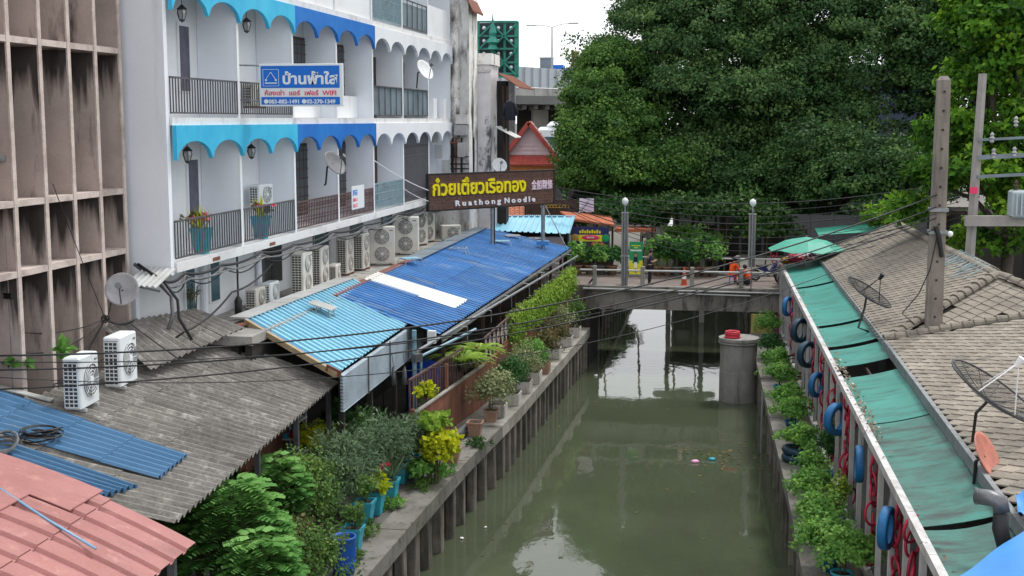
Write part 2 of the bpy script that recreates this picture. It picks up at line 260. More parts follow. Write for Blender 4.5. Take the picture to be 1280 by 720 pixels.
def add_soot(m, shelves, span=1.5):
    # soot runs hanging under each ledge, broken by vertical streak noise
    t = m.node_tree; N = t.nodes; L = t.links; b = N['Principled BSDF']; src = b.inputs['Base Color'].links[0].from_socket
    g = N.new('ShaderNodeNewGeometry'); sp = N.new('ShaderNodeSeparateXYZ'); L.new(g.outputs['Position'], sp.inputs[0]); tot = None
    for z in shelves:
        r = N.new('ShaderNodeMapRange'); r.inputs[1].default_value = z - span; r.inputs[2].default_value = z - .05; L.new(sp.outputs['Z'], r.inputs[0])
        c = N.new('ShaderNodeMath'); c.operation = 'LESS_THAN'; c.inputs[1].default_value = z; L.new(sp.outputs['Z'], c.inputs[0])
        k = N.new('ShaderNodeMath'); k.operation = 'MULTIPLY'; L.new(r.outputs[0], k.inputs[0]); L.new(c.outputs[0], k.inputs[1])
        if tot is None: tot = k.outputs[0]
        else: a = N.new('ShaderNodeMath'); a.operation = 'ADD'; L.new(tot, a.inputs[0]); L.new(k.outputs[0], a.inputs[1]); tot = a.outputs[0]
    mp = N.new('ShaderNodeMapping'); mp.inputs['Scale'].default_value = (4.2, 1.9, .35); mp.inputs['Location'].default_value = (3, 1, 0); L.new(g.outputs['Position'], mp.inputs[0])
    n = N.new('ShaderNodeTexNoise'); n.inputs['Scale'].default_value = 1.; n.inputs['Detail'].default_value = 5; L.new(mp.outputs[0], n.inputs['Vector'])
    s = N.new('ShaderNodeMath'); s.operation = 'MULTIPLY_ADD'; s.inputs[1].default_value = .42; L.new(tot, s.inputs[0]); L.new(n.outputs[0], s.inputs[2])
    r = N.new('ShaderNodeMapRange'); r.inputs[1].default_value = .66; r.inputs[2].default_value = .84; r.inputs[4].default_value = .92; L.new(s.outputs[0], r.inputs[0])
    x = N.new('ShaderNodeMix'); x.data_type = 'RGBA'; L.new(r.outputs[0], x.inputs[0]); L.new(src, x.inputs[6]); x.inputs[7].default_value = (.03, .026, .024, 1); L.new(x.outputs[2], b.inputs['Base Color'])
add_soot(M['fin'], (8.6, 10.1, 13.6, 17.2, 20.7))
def water_mat():
    m = bpy.data.materials.new('murky_canal_water'); m.use_nodes = True; t = m.node_tree; N = t.nodes; L = t.links
    b = N['Principled BSDF']; b.inputs['Roughness'].default_value = .035; b.inputs['IOR'].default_value = 1.36
    b.inputs['Specular IOR Level'].default_value = .5
    g = N.new('ShaderNodeNewGeometry')
    n0 = N.new('ShaderNodeTexNoise'); n0.inputs['Scale'].default_value = .25; n0.inputs['Detail'].default_value = 5; L.new(g.outputs['Position'], n0.inputs['Vector'])
    cr = N.new('ShaderNodeValToRGB'); cr.color_ramp.elements[0].position = .35; cr.color_ramp.elements[1].position = .7
    cr.color_ramp.elements[0].color = (.052, .064, .038, 1); cr.color_ramp.elements[1].color = (.066, .079, .049, 1)
    L.new(n0.outputs[0], cr.inputs[0]); L.new(cr.outputs[0], b.inputs['Base Color'])
    mp = N.new('ShaderNodeMapping'); mp.inputs['Scale'].default_value = (1.3, .55, 1); L.new(g.outputs['Position'], mp.inputs[0])
    n1 = N.new('ShaderNodeTexNoise'); n1.inputs['Scale'].default_value = 1.5; n1.inputs['Detail'].default_value = 3; L.new(mp.outputs[0], n1.inputs['Vector'])
    n2 = N.new('ShaderNodeTexNoise'); n2.inputs['Scale'].default_value = .35; n2.inputs['Detail'].default_value = 2; L.new(mp.outputs[0], n2.inputs['Vector'])
    # a ring ripple in front of the bridge
    sub = N.new('ShaderNodeVectorMath'); sub.operation = 'DISTANCE'; c = Z(815, 465, 0); sub.inputs[1].default_value = (c.x, c.y, 0)
    L.new(g.outputs['Position'], sub.inputs[0])
    sn = N.new('ShaderNodeMath'); sn.operation = 'MULTIPLY'; sn.inputs[1].default_value = 9.0; L.new(sub.outputs['Value'], sn.inputs[0])
    si = N.new('ShaderNodeMath'); si.operation = 'SINE'; L.new(sn.outputs[0], si.inputs[0])
    fa = N.new('ShaderNodeMapRange'); fa.inputs[1].default_value = 0; fa.inputs[2].default_value = 5; fa.inputs[3].default_value = .05; fa.inputs[4].default_value = 0
    L.new(sub.outputs['Value'], fa.inputs[0])
    rp = N.new('ShaderNodeMath'); rp.operation = 'MULTIPLY'; L.new(si.outputs[0], rp.inputs[0]); L.new(fa.outputs[0], rp.inputs[1])
    a1 = N.new('ShaderNodeMath'); a1.operation = 'MULTIPLY_ADD'; a1.inputs[1].default_value = .35; L.new(n1.outputs[0], a1.inputs[0]); L.new(n2.outputs[0], a1.inputs[2])
    a2 = N.new('ShaderNodeMath'); a2.operation = 'ADD'; L.new(a1.outputs[0], a2.inputs[0]); L.new(rp.outputs[0], a2.inputs[1])
    bn = N.new('ShaderNodeBump'); bn.inputs['Strength'].default_value = .12; bn.inputs['Distance'].default_value = .12
    L.new(a2.outputs[0], bn.inputs['Height']); L.new(bn.outputs[0], b.inputs['Normal'])
    return m
M['water'] = water_mat()

# ------------------------------------------------------------------ mesh building
class G:
    def __init__(s): s.v = []; s.f = []
    def add(s, vs, fs):
        k = len(s.v); s.v += [tuple(p) for p in vs]; s.f += [tuple(i + k for i in f) for f in fs]; return s
    def hexa(s, p):   # bottom 4 ccw, top 4 ccw
        return s.add(p, [(3, 2, 1, 0), (4, 5, 6, 7), (0, 1, 5, 4), (1, 2, 6, 5), (2, 3, 7, 6), (3, 0, 4, 7)])
    def box(s, c, d, rz=0, m=None):
        x, y, z = d[0] / 2, d[1] / 2, d[2] / 2
        q = [Vector((a, b, e)) for e in (-z, z) for a, b in ((-x, -y), (x, -y), (x, y), (-x, y))]
        if m is None: m = Matrix.Rotation(rz, 3, 'Z')
        return s.hexa([m @ v + Vector(c) for v in q])
    def bb(s, a, b):  # box by two opposite corners
        c = [(a[i] + b[i]) / 2 for i in range(3)]; d = [abs(a[i] - b[i]) for i in range(3)]
        return s.box(c, d)
    def cbox(s, c, d, b=.02, rz=0):   # box with chamfered edges
        x, y, z = d[0] / 2, d[1] / 2, d[2] / 2; m = Matrix.Rotation(rz, 3, 'Z'); b = min(b, x * .9, y * .9, z * .9)
        ring = lambda xx, yy, zz, bb_: [(-xx + bb_, -yy, zz), (xx - bb_, -yy, zz), (xx, -yy + bb_, zz), (xx, yy - bb_, zz), (xx - bb_, yy, zz), (-xx + bb_, yy, zz), (-xx, yy - bb_, zz), (-xx, -yy + bb_, zz)]
        vs = ring(x - b, y - b, -z, b * .6) + ring(x, y, -z + b, b) + ring(x, y, z - b, b) + ring(x - b, y - b, z, b * .6)
        fs = [tuple(range(7, -1, -1)), tuple(range(24, 32))]
        for k in range(3):
            for i in range(8): j = (i + 1) % 8; fs.append((k * 8 + i, k * 8 + j, k * 8 + 8 + j, k * 8 + 8 + i))
        return s.add([m @ Vector(v) + Vector(c) for v in vs], fs)
    def beam(s, a, b, wd, h, up=(0, 0, 1)):  # rectangular bar from a to b
        a = Vector(a); b = Vector(b); d = (b - a).normalized(); r = d.cross(Vector(up))
        if r.length < 1e-4: r = d.cross(Vector((0, 1, 0)))
        r.normalize(); u = r.cross(d); r = r * wd / 2; u = u * h / 2
        return s.hexa([a - r - u, a + r - u, b + r - u, b - r - u, a - r + u, a + r + u, b + r + u, b - r + u])
    def tube(s, pts, r, n=6, close=False, cap=True):
        pts = [Vector(p) for p in pts]; k = len(pts); rs = r if isinstance(r, (list, tuple)) else [r] * k
        vs = []; prev = None
        for i, p in enumerate(pts):
            if close: d = pts[(i + 1) % k] - pts[i - 1]
            else: d = pts[min(i + 1, k - 1)] - pts[max(i - 1, 0)]
            d.normalize()
            a = prev if prev is not None else (Vector((0, 0, 1)) if abs(d.z) < .9 else Vector((1, 0, 0)))
            a = (a - d * a.dot(d)); a.normalize(); prev = a; b = d.cross(a)
            for j in range(n): t = 2 * math.pi * j / n; vs.append(p + (a * math.cos(t) + b * math.sin(t)) * rs[i])
        fs = []
        for i in range(k if close else k - 1):
            i2 = (i + 1) % k
            for j in range(n): j2 = (j + 1) % n; fs.append((i * n + j, i * n + j2, i2 * n + j2, i2 * n + j))
        if cap and not close: fs += [tuple(range(n - 1, -1, -1)), tuple((k - 1) * n + j for j in range(n))]
        return s.add(vs, fs)
    def cyl(s, a, b, r0, r1=None, n=10): return s.tube([a, b], [r0, r0 if r1 is None else r1], n)
    def lathe(s, prof, c=(0, 0, 0), n=12, m=None):
        vs = []; c = Vector(c)
        for r_, z_ in prof:
            for j in range(n):
                t = 2 * math.pi * j / n; v = Vector((r_ * math.cos(t), r_ * math.sin(t), z_)); vs.append((m @ v if m else v) + c)
        fs = []
        for i in range(len(prof) - 1):
            for j in range(n): j2 = (j + 1) % n; fs.append((i * n + j, i * n + j2, (i + 1) * n + j2, (i + 1) * n + j))
        return s.add(vs, fs)
    def sph(s, c, r, n=10, sc=(1, 1, 1)):
        pr = [(math.sin(math.pi * i / (n // 2 + 1)), -math.cos(math.pi * i / (n // 2 + 1))) for i in range(n // 2 + 2)]
        k = len(s.v); s.lathe([(max(a, .001) * r, b * r) for a, b in pr], (0, 0, 0), n)
        s.v[k:] = [(v[0] * sc[0] + c[0], v[1] * sc[1] + c[1], v[2] * sc[2] + c[2]) for v in s.v[k:]]; return s
    def torus(s, c, R_, r, m=None, n=16, k=8, sq=1.0):
        pts = []; vs = []
        for i in range(n):
            a = 2 * math.pi * i / n
            for j in range(k):
                b = 2 * math.pi * j / k
                v = Vector(((R_ + r * math.cos(b)) * math.cos(a), (R_ + r * math.cos(b)) * math.sin(a), r * sq * math.sin(b)))
                vs.append((m @ v if m else v) + Vector(c))
        fs = [(i * k + j, ((i + 1) % n) * k + j, ((i + 1) % n) * k + (j + 1) % k, i * k + (j + 1) % k) for i in range(n) for j in range(k)]
        return s.add(vs, fs)
    def quad(s, *p): return s.add(p, [tuple(range(len(p)))])
    def slab(s, poly, z0, z1):
        n = len(poly); vs = [(p[0], p[1], z0) for p in poly] + [(p[0], p[1], z1) for p in poly]
        return s.add(vs, [tuple(range(n - 1, -1, -1)), tuple(range(n, 2 * n))] + [(i, (i + 1) % n, n + (i + 1) % n, n + i) for i in range(n)])

WM = {}     # world matrices of the empties and parts
def thing(name, label, cat, loc=(0, 0, 0), rz=0., group=None):
    o = bpy.data.objects.new(name, None); COL.objects.link(o); o.empty_display_size = .2
    o.location = loc; o.rotation_euler = (0, 0, rz); WM[o] = Matrix.Translation(loc) @ Matrix.Rotation(rz, 4, 'Z')
    o['label'] = label; o['category'] = cat
    if group: o['group'] = group
    return o
def mkmesh(name, g, m, smooth=False):
    me = bpy.data.meshes.new(name); me.from_pydata(g.v, [], g.f); me.materials.append(M[m] if isinstance(m, str) else m)
    if smooth: me.polygons.foreach_set('use_smooth', [True] * len(me.polygons))
    me.update(); return me
def part(name, g, m, parent, smooth=False, local=False, label=None, kind=None):
    if isinstance(g, G):
        if not local:
            iv = WM[parent].inverted(); g.v = [tuple(iv @ Vector(v)) for v in g.v]
        me = mkmesh(name, g, m, smooth)
    else: me = g
    o = bpy.data.objects.new(name, me); COL.objects.link(o); o.parent = parent; WM[o] = WM[parent]
    if label: o['label'] = label
    if kind: o['kind'] = kind
    return o
def solo(name, g, m, label, cat, loc, group=None, smooth=False, kind=None):
    if isinstance(g, G):
        g.v = [(v[0] - loc[0], v[1] - loc[1], v[2] - loc[2]) for v in g.v]; me = mkmesh(name, g, m, smooth)
    else: me = g
    o = bpy.data.objects.new(name, me); COL.objects.link(o); o.location = loc; WM[o] = Matrix.Translation(loc)
    o['label'] = label; o['category'] = cat
    if group: o['group'] = group
    if kind: o['kind'] = kind
    return o
def struct(name, g, m, smooth=False, kind='structure'):
    o = bpy.data.objects.new(name, mkmesh(name, g, m, smooth)); COL.objects.link(o); o['kind'] = kind; WM[o] = Matrix.Identity(4); return o
def kids(o): return [c for c in KID.get(o, [])]
def copy_tree(o, loc=None, rz=None, label=None, sc=None):
    c = o.copy(); COL.objects.link(c)
    if loc is not None: c.location = loc
    if rz is not None: c.rotation_euler = (0, 0, rz)
    if sc is not None: c.scale = (sc,) * 3
    if label: c['label'] = label
    def rec(src, dst):
        for ch in src.children:
            d = ch.copy(); COL.objects.link(d); d.parent = dst; rec(ch, d)
    rec(o, c); return c
def text(s, size, m, parent, mw, ext=.01, bold=0., name='lettering', align='LEFT', sx=1., width=None):
    cu = bpy.data.curves.new('lettering', 'FONT'); cu.body = s; cu.size = size; cu.extrude = ext; cu.offset = bold
    cu.align_x = align; cu.resolution_u = 3
    to = bpy.data.objects.new('lettering', cu); COL.objects.link(to)
    bpy.context.view_layer.update()
    me = bpy.data.meshes.new_from_object(to.evaluated_get(bpy.context.evaluated_depsgraph_get()))
    bpy.data.objects.remove(to)
    if width and len(me.vertices):
        xs = [v.co.x for v in me.vertices]; wd = max(xs) - min(xs)
        sx = width / max(wd, 1e-3); x0 = min(xs)
        for v in me.vertices: v.co.x = (v.co.x - x0) * sx
    me.transform(WM[parent].inverted() @ mw); me.materials.clear(); me.materials.append(M[m])
    return part(name, me, m, parent)

# ------------------------------------------------------------------ foliage
def leaf_mesh(name, P, Nn, T, Ls, Ws, tint, m, fold=.25):
    """rhombic leaves: P base, T long direction, Nn normal, with a fold along the midrib"""
    n = len(P); T = T / np.linalg.norm(T, axis=1)[:, None]
    B = np.cross(Nn, T); B /= (np.linalg.norm(B, axis=1)[:, None] + 1e-9); Nn = np.cross(T, B)
    Ls = Ls[:, None]; Ws = Ws[:, None]
    a = P; c = P + T * Ls; b = P + T * Ls * .45 + B * Ws + Nn * Ws * fold; d = P + T * Ls * .45 - B * Ws + Nn * Ws * fold
    V = np.stack([a, b, c, d], 1).reshape(-1, 3).astype(np.float32)
    me = bpy.data.meshes.new(name); me.vertices.add(4 * n); me.vertices.foreach_set('co', V.ravel())
    idx = (np.arange(n)[:, None] * 4 + np.array([0, 1, 2, 0, 2, 3])).ravel().astype(np.int32)
    me.loops.add(6 * n); me.loops.foreach_set('vertex_index', idx)
    me.polygons.add(2 * n); me.polygons.foreach_set('loop_start', np.arange(0, 6 * n, 3, dtype=np.int32))
    try: me.polygons.foreach_set('loop_total', np.full(2 * n, 3, np.int32))
    except Exception: pass
    at = me.attributes.new('tint', 'FLOAT', 'POINT'); at.data.foreach_set('value', np.repeat(np.clip(tint, 0, 1), 4).astype(np.float32))
    me.materials.append(M[m]); me.update(); me.validate(); return me
def unit(n):
    v = rng.normal(size=(n, 3)); return v / np.linalg.norm(v, axis=1)[:, None]
def crown(name, lobes, m, n_clump, per, cl_r, leaf, wd=.42, inner=.72, up=.35, bias=0., droop=.3):
    """lobes: (centre, radii). Clumps over each lobe's shell, leaves in each clump."""
    vol = np.array([l[1][0] * l[1][1] + l[1][1] * l[1][2] + l[1][0] * l[1][2] for l in lobes]); pr = vol / vol.sum()
    k = rng.choice(len(lobes), n_clump, p=pr)
    C = np.array([l[0] for l in lobes])[k]; Rr = np.array([l[1] for l in lobes])[k]
    u = unit(n_clump); u[:, 2] = np.where(u[:, 2] < -.3, -u[:, 2] * .6, u[:, 2])
    rad = inner + (1.08 - inner) * rng.random(n_clump) ** .6; rad = np.where(rng.random(n_clump) < .14, rad * 1.22, rad)
    CC = C + u * Rr * rad[:, None]; ctint = rng.random(n_clump) * .72 + .02 + bias
    idx = np.repeat(np.arange(n_clump), per); n = len(idx)
    lu = unit(n) * np.array([1, 1, .6]); lu[:, 2] += .2
    out = u[idx]
    P = CC[idx] + lu * cl_r * (.4 + .8 * rng.random(n))[:, None] * (.7 + .6 * rng.random(n_clump)[idx])[:, None]
    Nn = lu * .8 + out * .6 + np.array([0, 0, up]) + rng.normal(size=(n, 3)) * .35
    T = rng.normal(size=(n, 3)) + lu * .6 - np.array([0, 0, droop])
    Ls = leaf * (.6 + .8 * rng.random(n)); tint = ctint[idx] + rng.normal(size=n) * .13 + .18 * lu[:, 2]
    return leaf_mesh(name, P, Nn, T, Ls, Ls * wd, tint, m)
def bushmesh(name, c, r, n, leaf, m, wd=.3, fill=.35, up=.4, clump=None):
    c = np.array(c); r = np.array(r); k = clump or max(4, n // 26)
    cu = unit(k); cu[:, 2] = np.abs(cu[:, 2]) * 1.0 - .25; CC = cu * (fill + (1 - fill) * rng.random(k) ** .5)[:, None] * np.where(rng.random(k) < .3, 1.45, .92)[:, None] + rng.normal(size=3) * np.array([.16, .16, .05])
    idx = rng.integers(0, k, n); lu = unit(n)
    P = c + (CC[idx] * .8 + lu * (.17 + .22 * rng.random(k)[idx])[:, None] * rng.random(n)[:, None] ** .4 * 1.1) * r
    Nn = CC[idx] + lu * .6 + np.array([0, 0, up]); T = CC[idx] * .6 + unit(n) + np.array([0, 0, .1])
    Ls = leaf * (.6 + .8 * rng.random(n)); tint = rng.random(k)[idx] * .55 + .2 + rng.normal(size=n) * .12 + .12 * CC[idx][:, 2]
    return leaf_mesh(name, P, Nn, T, Ls, Ls * wd, tint, m)
def frondmesh(name, bases, m, length=.9, leaflets=12, ll=.16, wd=.3, arch=.55, up0=.7):
    """pinnate leaf sprays: bases = list of (point, heading angle, length factor, tint)"""
    P = []; Nn = []; T = []; Ls = []; ti = []
    for b, a, lf, tt in bases:
        h = np.array([math.cos(a), math.sin(a), 0]); s = np.array([-h[1], h[0], 0]); L0 = length * lf
        for i in range(leaflets):
            t = (i + 1) / leaflets
            p = np.array(b) + h * L0 * t + np.array([0, 0, 1]) * L0 * (up0 * t - arch * t * t)
            sl_ = h + np.array([0, 0, up0 - 2 * arch * t])
            for sg in (-1, 1):
                P.append(p); T.append(s * sg + h * .45 + np.array([0, 0, -.15])); Nn.append(np.array([0, 0, 1]) - sl_ * .3 + s * sg * .2)
                Ls.append(ll * (1.1 - .6 * abs(t - .45)) * (.85 + .3 * random.random())); ti.append(tt + random.gauss(0, .06))
    P = np.array(P); Ls = np.array(Ls)
    return leaf_mesh(name, P, np.array(Nn), np.array(T), Ls, Ls * wd, np.array(ti), m, fold=.1)
# ================================================================== THE SETTING
def interp(tab, y):
    return float(np.interp(y, [a for a, b in tab], [b for a, b in tab]))
TL = [(-60, -7.8), (15, -7.72), (28.2, -7.53), (36.15, -7.26), (42.7, -6.80), (50, -6.52), (59.2, -6.14), (62, -6.05), (220, -6)]
TR = [(-60, 2.12), (34, 2.03), (53, 1.74), (62, 1.6), (220, 1.6)]
XL = lambda y: interp(TL, y)
XR = lambda y: interp(TR, y)
g = G()
ysL = [-60, 15, 28.2, 36.15, 42.7, 50, 59.2, 62, 220]
for a, b in zip(ysL[:-1], ysL[1:]):
    g.quad((-1500, a, 1.84), (XL(a) - .5, a, 1.84), (XL(b) - .5, b, 1.84), (-1500, b, 1.84))
    g.quad((XR(a) + .4, a, 1.84), (1500, a, 1.84), (1500, b, 1.84), (XR(b) + .4, b, 1.84))
g.quad((-1500, 220, 1.84), (1500, 220, 1.84), (1500, 3000, 1.84), (-1500, 3000, 1.84))
g.quad((-1500, -1500, 1.84), (1500, -1500, 1.84), (1500, -60, 1.84), (-1500, -60, 1.84))
g.quad((-8, 219.9, -1), (5, 219.9, -1), (5, 219.9, 1.84), (-8, 219.9, 1.84)); g.quad((-8, -59.9, -1), (5, -59.9, -1), (5, -59.9, 1.84), (-8, -59.9, 1.84))
struct('ground', g, 'ground')
g = G(); g.quad((-10, -60, 0), (5, -60, 0), (5, 220, 0), (-10, 220, 0)); struct('canal_water', g, 'water')
g = G(); g.quad((-15.5, 14, 1.88), (-8.2, 14, 1.88), (-7.3, 61.5, 1.88), (-15.5, 61.5, 1.88)); struct('yard_paving', g, 'pave')
g = G(); g.quad((2.3, 10, 1.88), (3.5, 10, 1.88), (3.5, 61.5, 1.88), (2.1, 61.5, 1.88)); struct('bank_path', g, 'dirt')
# raised road on both sides of the bridge
g = G(); g.bb((-60, 62.3, 1.7), (-6.2, 67.6, 3.93)); g.bb((3.4, 62.3, 1.7), (60, 67.6, 3.93)); struct('road', g, 'deck')

# ------------------------------------------------------------------ canal walls
def canal_wall(nm, label, side, segs):
    t = thing(nm, label, 'canal wall', ((XL if side < 0 else XR)(35), 35, 0))
    F = XL if side < 0 else XR
    for (y0, y1, m, sp, wdt) in segs:
        n = max(1, round((y1 - y0) / 2.2))
        for i in range(n):
            a = y0 + (y1 - y0) * i / n; b = y0 + (y1 - y0) * (i + 1) / n - .015; xa, xb = F(a), F(b); s = side
            hz = random.uniform(-.012, .012)
            bt = 1.9 + hz - (.42 if side < 0 else .30)
            g = G(); p = [(xa + s * .75, a), (xa, a), (xb, b), (xb + s * .75, b)]
            if s > 0: p = p[::-1]
            g.slab(p, bt, 1.9 + hz); part('coping_block', g, m, t)
        k = int((y1 - y0) / sp)
        for i in range(k):
            y = y0 + (i + .5) * (y1 - y0) / k + random.uniform(-.05, .05); x = F(y) + side * .2
            g = G(); ww = wdt * random.uniform(.85, 1.1); o_ = random.uniform(-.02, .02)
            g.cbox((x + o_, y, .25), (.26, ww, 2 * (1.9 - (.42 if side < 0 else .3) - .25) - .01), .03, random.uniform(-.05, .05))
            part('pile', g, 'pile', t)
    g = G(); ys = sorted(set([segs[0][0]] + [a for a, b in TL + TR if segs[0][0] < a < segs[-1][1]] + [segs[-1][1]]))
    for a, b in zip(ys[:-1], ys[1:]):
        x0, x1 = F(a) + side * .36, F(b) + side * .36
        p = [(x0, a), (x0 + side * .5, a), (x1 + side * .5, b), (x1, b)]
        g.slab(p if side > 0 else p[::-1], -1.2, 1.5)
    part('panel_wall', g, 'pile', t); return t
canal_wall('canal_wall', 'stained concrete canal wall with piles on the planted left bank', -1, [(10, 41, 'coping', 1.25, .42), (41, 61.6, 'copinglight', .95, .4)])
canal_wall('canal_wall', 'narrow concrete canal wall with thin piles along the right bank', 1, [(10, 61.6, 'coping', 1.45, .26)])
canal_wall('canal_wall', 'dim canal wall beyond the bridge on the left side', -1, [(68, 110, 'coping', 2.2, .4)])
canal_wall('canal_wall', 'dim canal wall beyond the bridge on the right side', 1, [(68, 110, 'coping', 2.2, .4)])

# ================================================================== THE BRIDGE
t = thing('footbridge', 'stained concrete bridge crossing the canal with posts and pipe rails', 'bridge', (-1.4, 64.5, 3.95))
g = G(); g.bb((-6.3, 61.75, 2.85), (3.5, 62.15, 3.75)); part('edge_beam', g, 'bridgec', t)
g = G(); g.bb((-6.3, 67.2, 2.85), (3.5, 67.6, 3.75)); part('edge_beam', g, 'bridgec', t)
g = G(); g.bb((-6.3, 62.15, 3.2), (3.5, 67.2, 3.93)); part('deck', g, 'deck', t)
g = G(); g.bb((-6.4, 61.6, 3.755), (3.5, 62.35, 3.98)); part('kerb', g, 'bridgec', t)
g = G(); g.bb((-6.4, 67.0, 3.94), (3.5, 67.7, 4.05)); part('kerb', g, 'bridgec', t)
g = G(); g.bb((-7.2, 61.9, -1), (-6.12, 67.4, 2.845)); part('abutment', g, 'void', t)  # left abutment near-black, the shadow under the bridge is in its colour
g = G(); g.bb((1.75, 62.1, -1), (3.6, 67.4, 2.845)); part('abutment', g, 'bridgec', t)
for i, px in enumerate((742, 803, 865, 926, 975)):
    p = Z(px, 357.5, 3.98); g = G(); g.cbox((p.x, 62.0, 4.45), (.2, .2, .96), .03); part('rail_post', g, 'conc', t)
for i, px in enumerate((742, 800, 860, 922, 985)):
    g = G(); x = YP(px, 330, 67.35).x; g.cbox((x, 67.35, 4.5), (.2, .2, .95), .03); part('rail_post', g, 'conc', t)
for y, z in ((61.95, 4.72), (67.35, 4.80)):
    g = G(); g.cyl((-6.6, y, z), (3.6, y, z), .045, n=6); part('handrail', g, 'flash', t)
g = G(); g.cyl((-6.4, 61.52, 3.86), (3.3, 61.52, 3.80), .04, n=6); g.cyl((-1.8, 61.48, 3.70), (1.6, 61.48, 3.66), .035, n=6)
part('water_pipe', g, 'flash', t)
# mural wall
t = thing('mural_wall', 'yellow and purple painted wall under the right end of the bridge', 'painted wall', (2.5, 61.4, 1.84))
g = G(); g.bb((1.66, 61.3, .6), (2.66, 61.5, 2.8)); part('yellow_panel', g, 'mural1', t)
g = G(); g.bb((2.665, 61.3, .6), (3.05, 61.5, 2.8)); part('purple_panel', g, 'mural2', t)
g = G(); g.bb((3.055, 61.3, .6), (3.4, 61.5, 2.8)); part('pale_panel', g, 'oldlight', t)
g = G()
for k in range(7): g.beam((1.75 + k * .13, 61.29, 1.7), (1.8 + k * .13 + .05 * (-1) ** k, 61.29, 2.65), .03, .02)
part('brush_stripe', g, 'terra', t)
# lamps on the bridge
for px, lab in ((781, 'bridge lamp post with a white globe beside the green banner'), (940, 'bridge lamp post with a white globe beside the orange dressed workers')):
    p = Z(px, 352, 3.98); x = YP(px, 300, 61.9).x
    t = thing('lamp_post', lab, 'street lamp', (x, 61.9, 3.93), group='lamp posts on the bridge')
    for s in (-.13, .13):
        g = G(); g.bb((x + s - .035, 61.87, 5.0 if px == 940 else 3.99), (x + s + .035, 61.95, 7.5)); part('frame_bar', g, 'conc', t)
    g = G(); g.cyl((x, 61.82, 3.6), (x, 61.82, 7.9), .03, n=6); part('pole', g, 'steel', t)
    g = G()
    for z in (5.4, 7.5): g.bb((x - .19, 61.84, z), (x + .19, 61.98, z + .06))
    part('cross_plate', g, 'steel', t)
    g = G(); g.bb((x - .1, 61.9, 5.0 if px == 940 else 3.99), (x + .1, 61.94, 7.48)); part('panel', g, 'duct', t)
    g = G(); g.lathe([(.03, 7.88), (.10, 7.93), (.15, 8.02), (.16, 8.11), (.12, 8.21), (.01, 8.27)], (x, 61.84, 0), 12); part('globe', g, 'globe', t, True)

# concrete cylinder in the water
t = thing('concrete_pier', 'round concrete pier standing in the water by the right bank', 'pier', (1.0, 55.0, 0))
g = G(); g.lathe([(.80, -1), (.80, 1.3), (.785, 1.31), (.785, 2.6), (.86, 2.62), (.86, 2.75), (.001, 2.75)], (1.0, 55.0, 0), 32); part('shaft', g, 'conc', t)
g = G(); g.lathe([(.875, 2.52), (.875, 2.57), (.80, 2.57)], (1.0, 55, 0), 32); part('rim_band', g, 'conc', t)
g = G()
for k in range(4): g.torus((.72, 54.75, 2.80 + k * .07), .30 - .02 * (k % 2), .045, n=20, k=6)
g.torus((.76, 54.72, 2.86), .17, .045, n=16, k=6)
solo('coiled_hose', g, 'brightred', 'bright red coiled hose lying on the round concrete pier', 'hose', (.72, 54.75, 2.76), smooth=True)

# ladder on the right wall
t = thing('ladder', 'small metal ladder fixed to the right canal wall', 'ladder', (1.7, 46.5, 0))
for dy in (0, .5):
    g = G(); g.cyl((1.72, 46.2 + dy, -.3), (1.72, 46.2 + dy, 2.2), .025, n=6); part('side_rail', g, 'steel', t)
for k in range(5):
    g = G(); g.cyl((1.72, 46.2, .2 + .42 * k), (1.72, 46.7, .2 + .42 * k), .02, n=6); part('rung', g, 'steel', t)

# floating litter
for px, py, m, lab, r in ((869, 578, 'pinkbag', 'pink plastic ball of rubbish floating among leaf litter', .13), (890, 575, 'potteal', 'pale blue plastic scrap floating beside the pink one', .12),
                          (577, 674, 'whitel', 'small white scrap floating near the left wall', .06), (607, 660, 'whitel', 'tiny white scrap floating further out from the left wall', .04), (745, 470, 'whitel', 'pale scrap floating below the left end of the bridge', .07)):
    p = Z(px, py, 0); g = G(); g.sph((p.x, p.y, .03), r, 10, (1.2, .9, .55))
    g.v = [(v[0] + random.uniform(-.012, .012), v[1] + random.uniform(-.012, .012), v[2] + random.uniform(-.01, .01)) for v in g.v]
    solo('floating_litter', g, m, lab, 'litter', (p.x, p.y, 0), smooth=True)
P = []
for k in range(150):
    q = Z(random.gauss(905, 26), random.gauss(572, 9), 0) if k < 105 else Z(random.uniform(560, 940), random.uniform(500, 700), 0)
    P.append((q.x, q.y, .012))
P = np.array(P); n = len(P)
me = leaf_mesh('leaf_litter', P, np.tile([0, 0, 1.], (n, 1)) + rng.normal(size=(n, 3)) * .1, np.c_[rng.normal(size=(n, 2)), np.zeros(n)], .06 + .2 * rng.random(n) ** 2, .03 + .06 * rng.random(n), rng.random(n), 'lf_red', .05)
o = bpy.data.objects.new('leaf_litter', me); COL.objects.link(o); o['kind'] = 'stuff'; o['label'] = 'scattered leaf litter floating on the murky canal'; o['category'] = 'leaf litter'

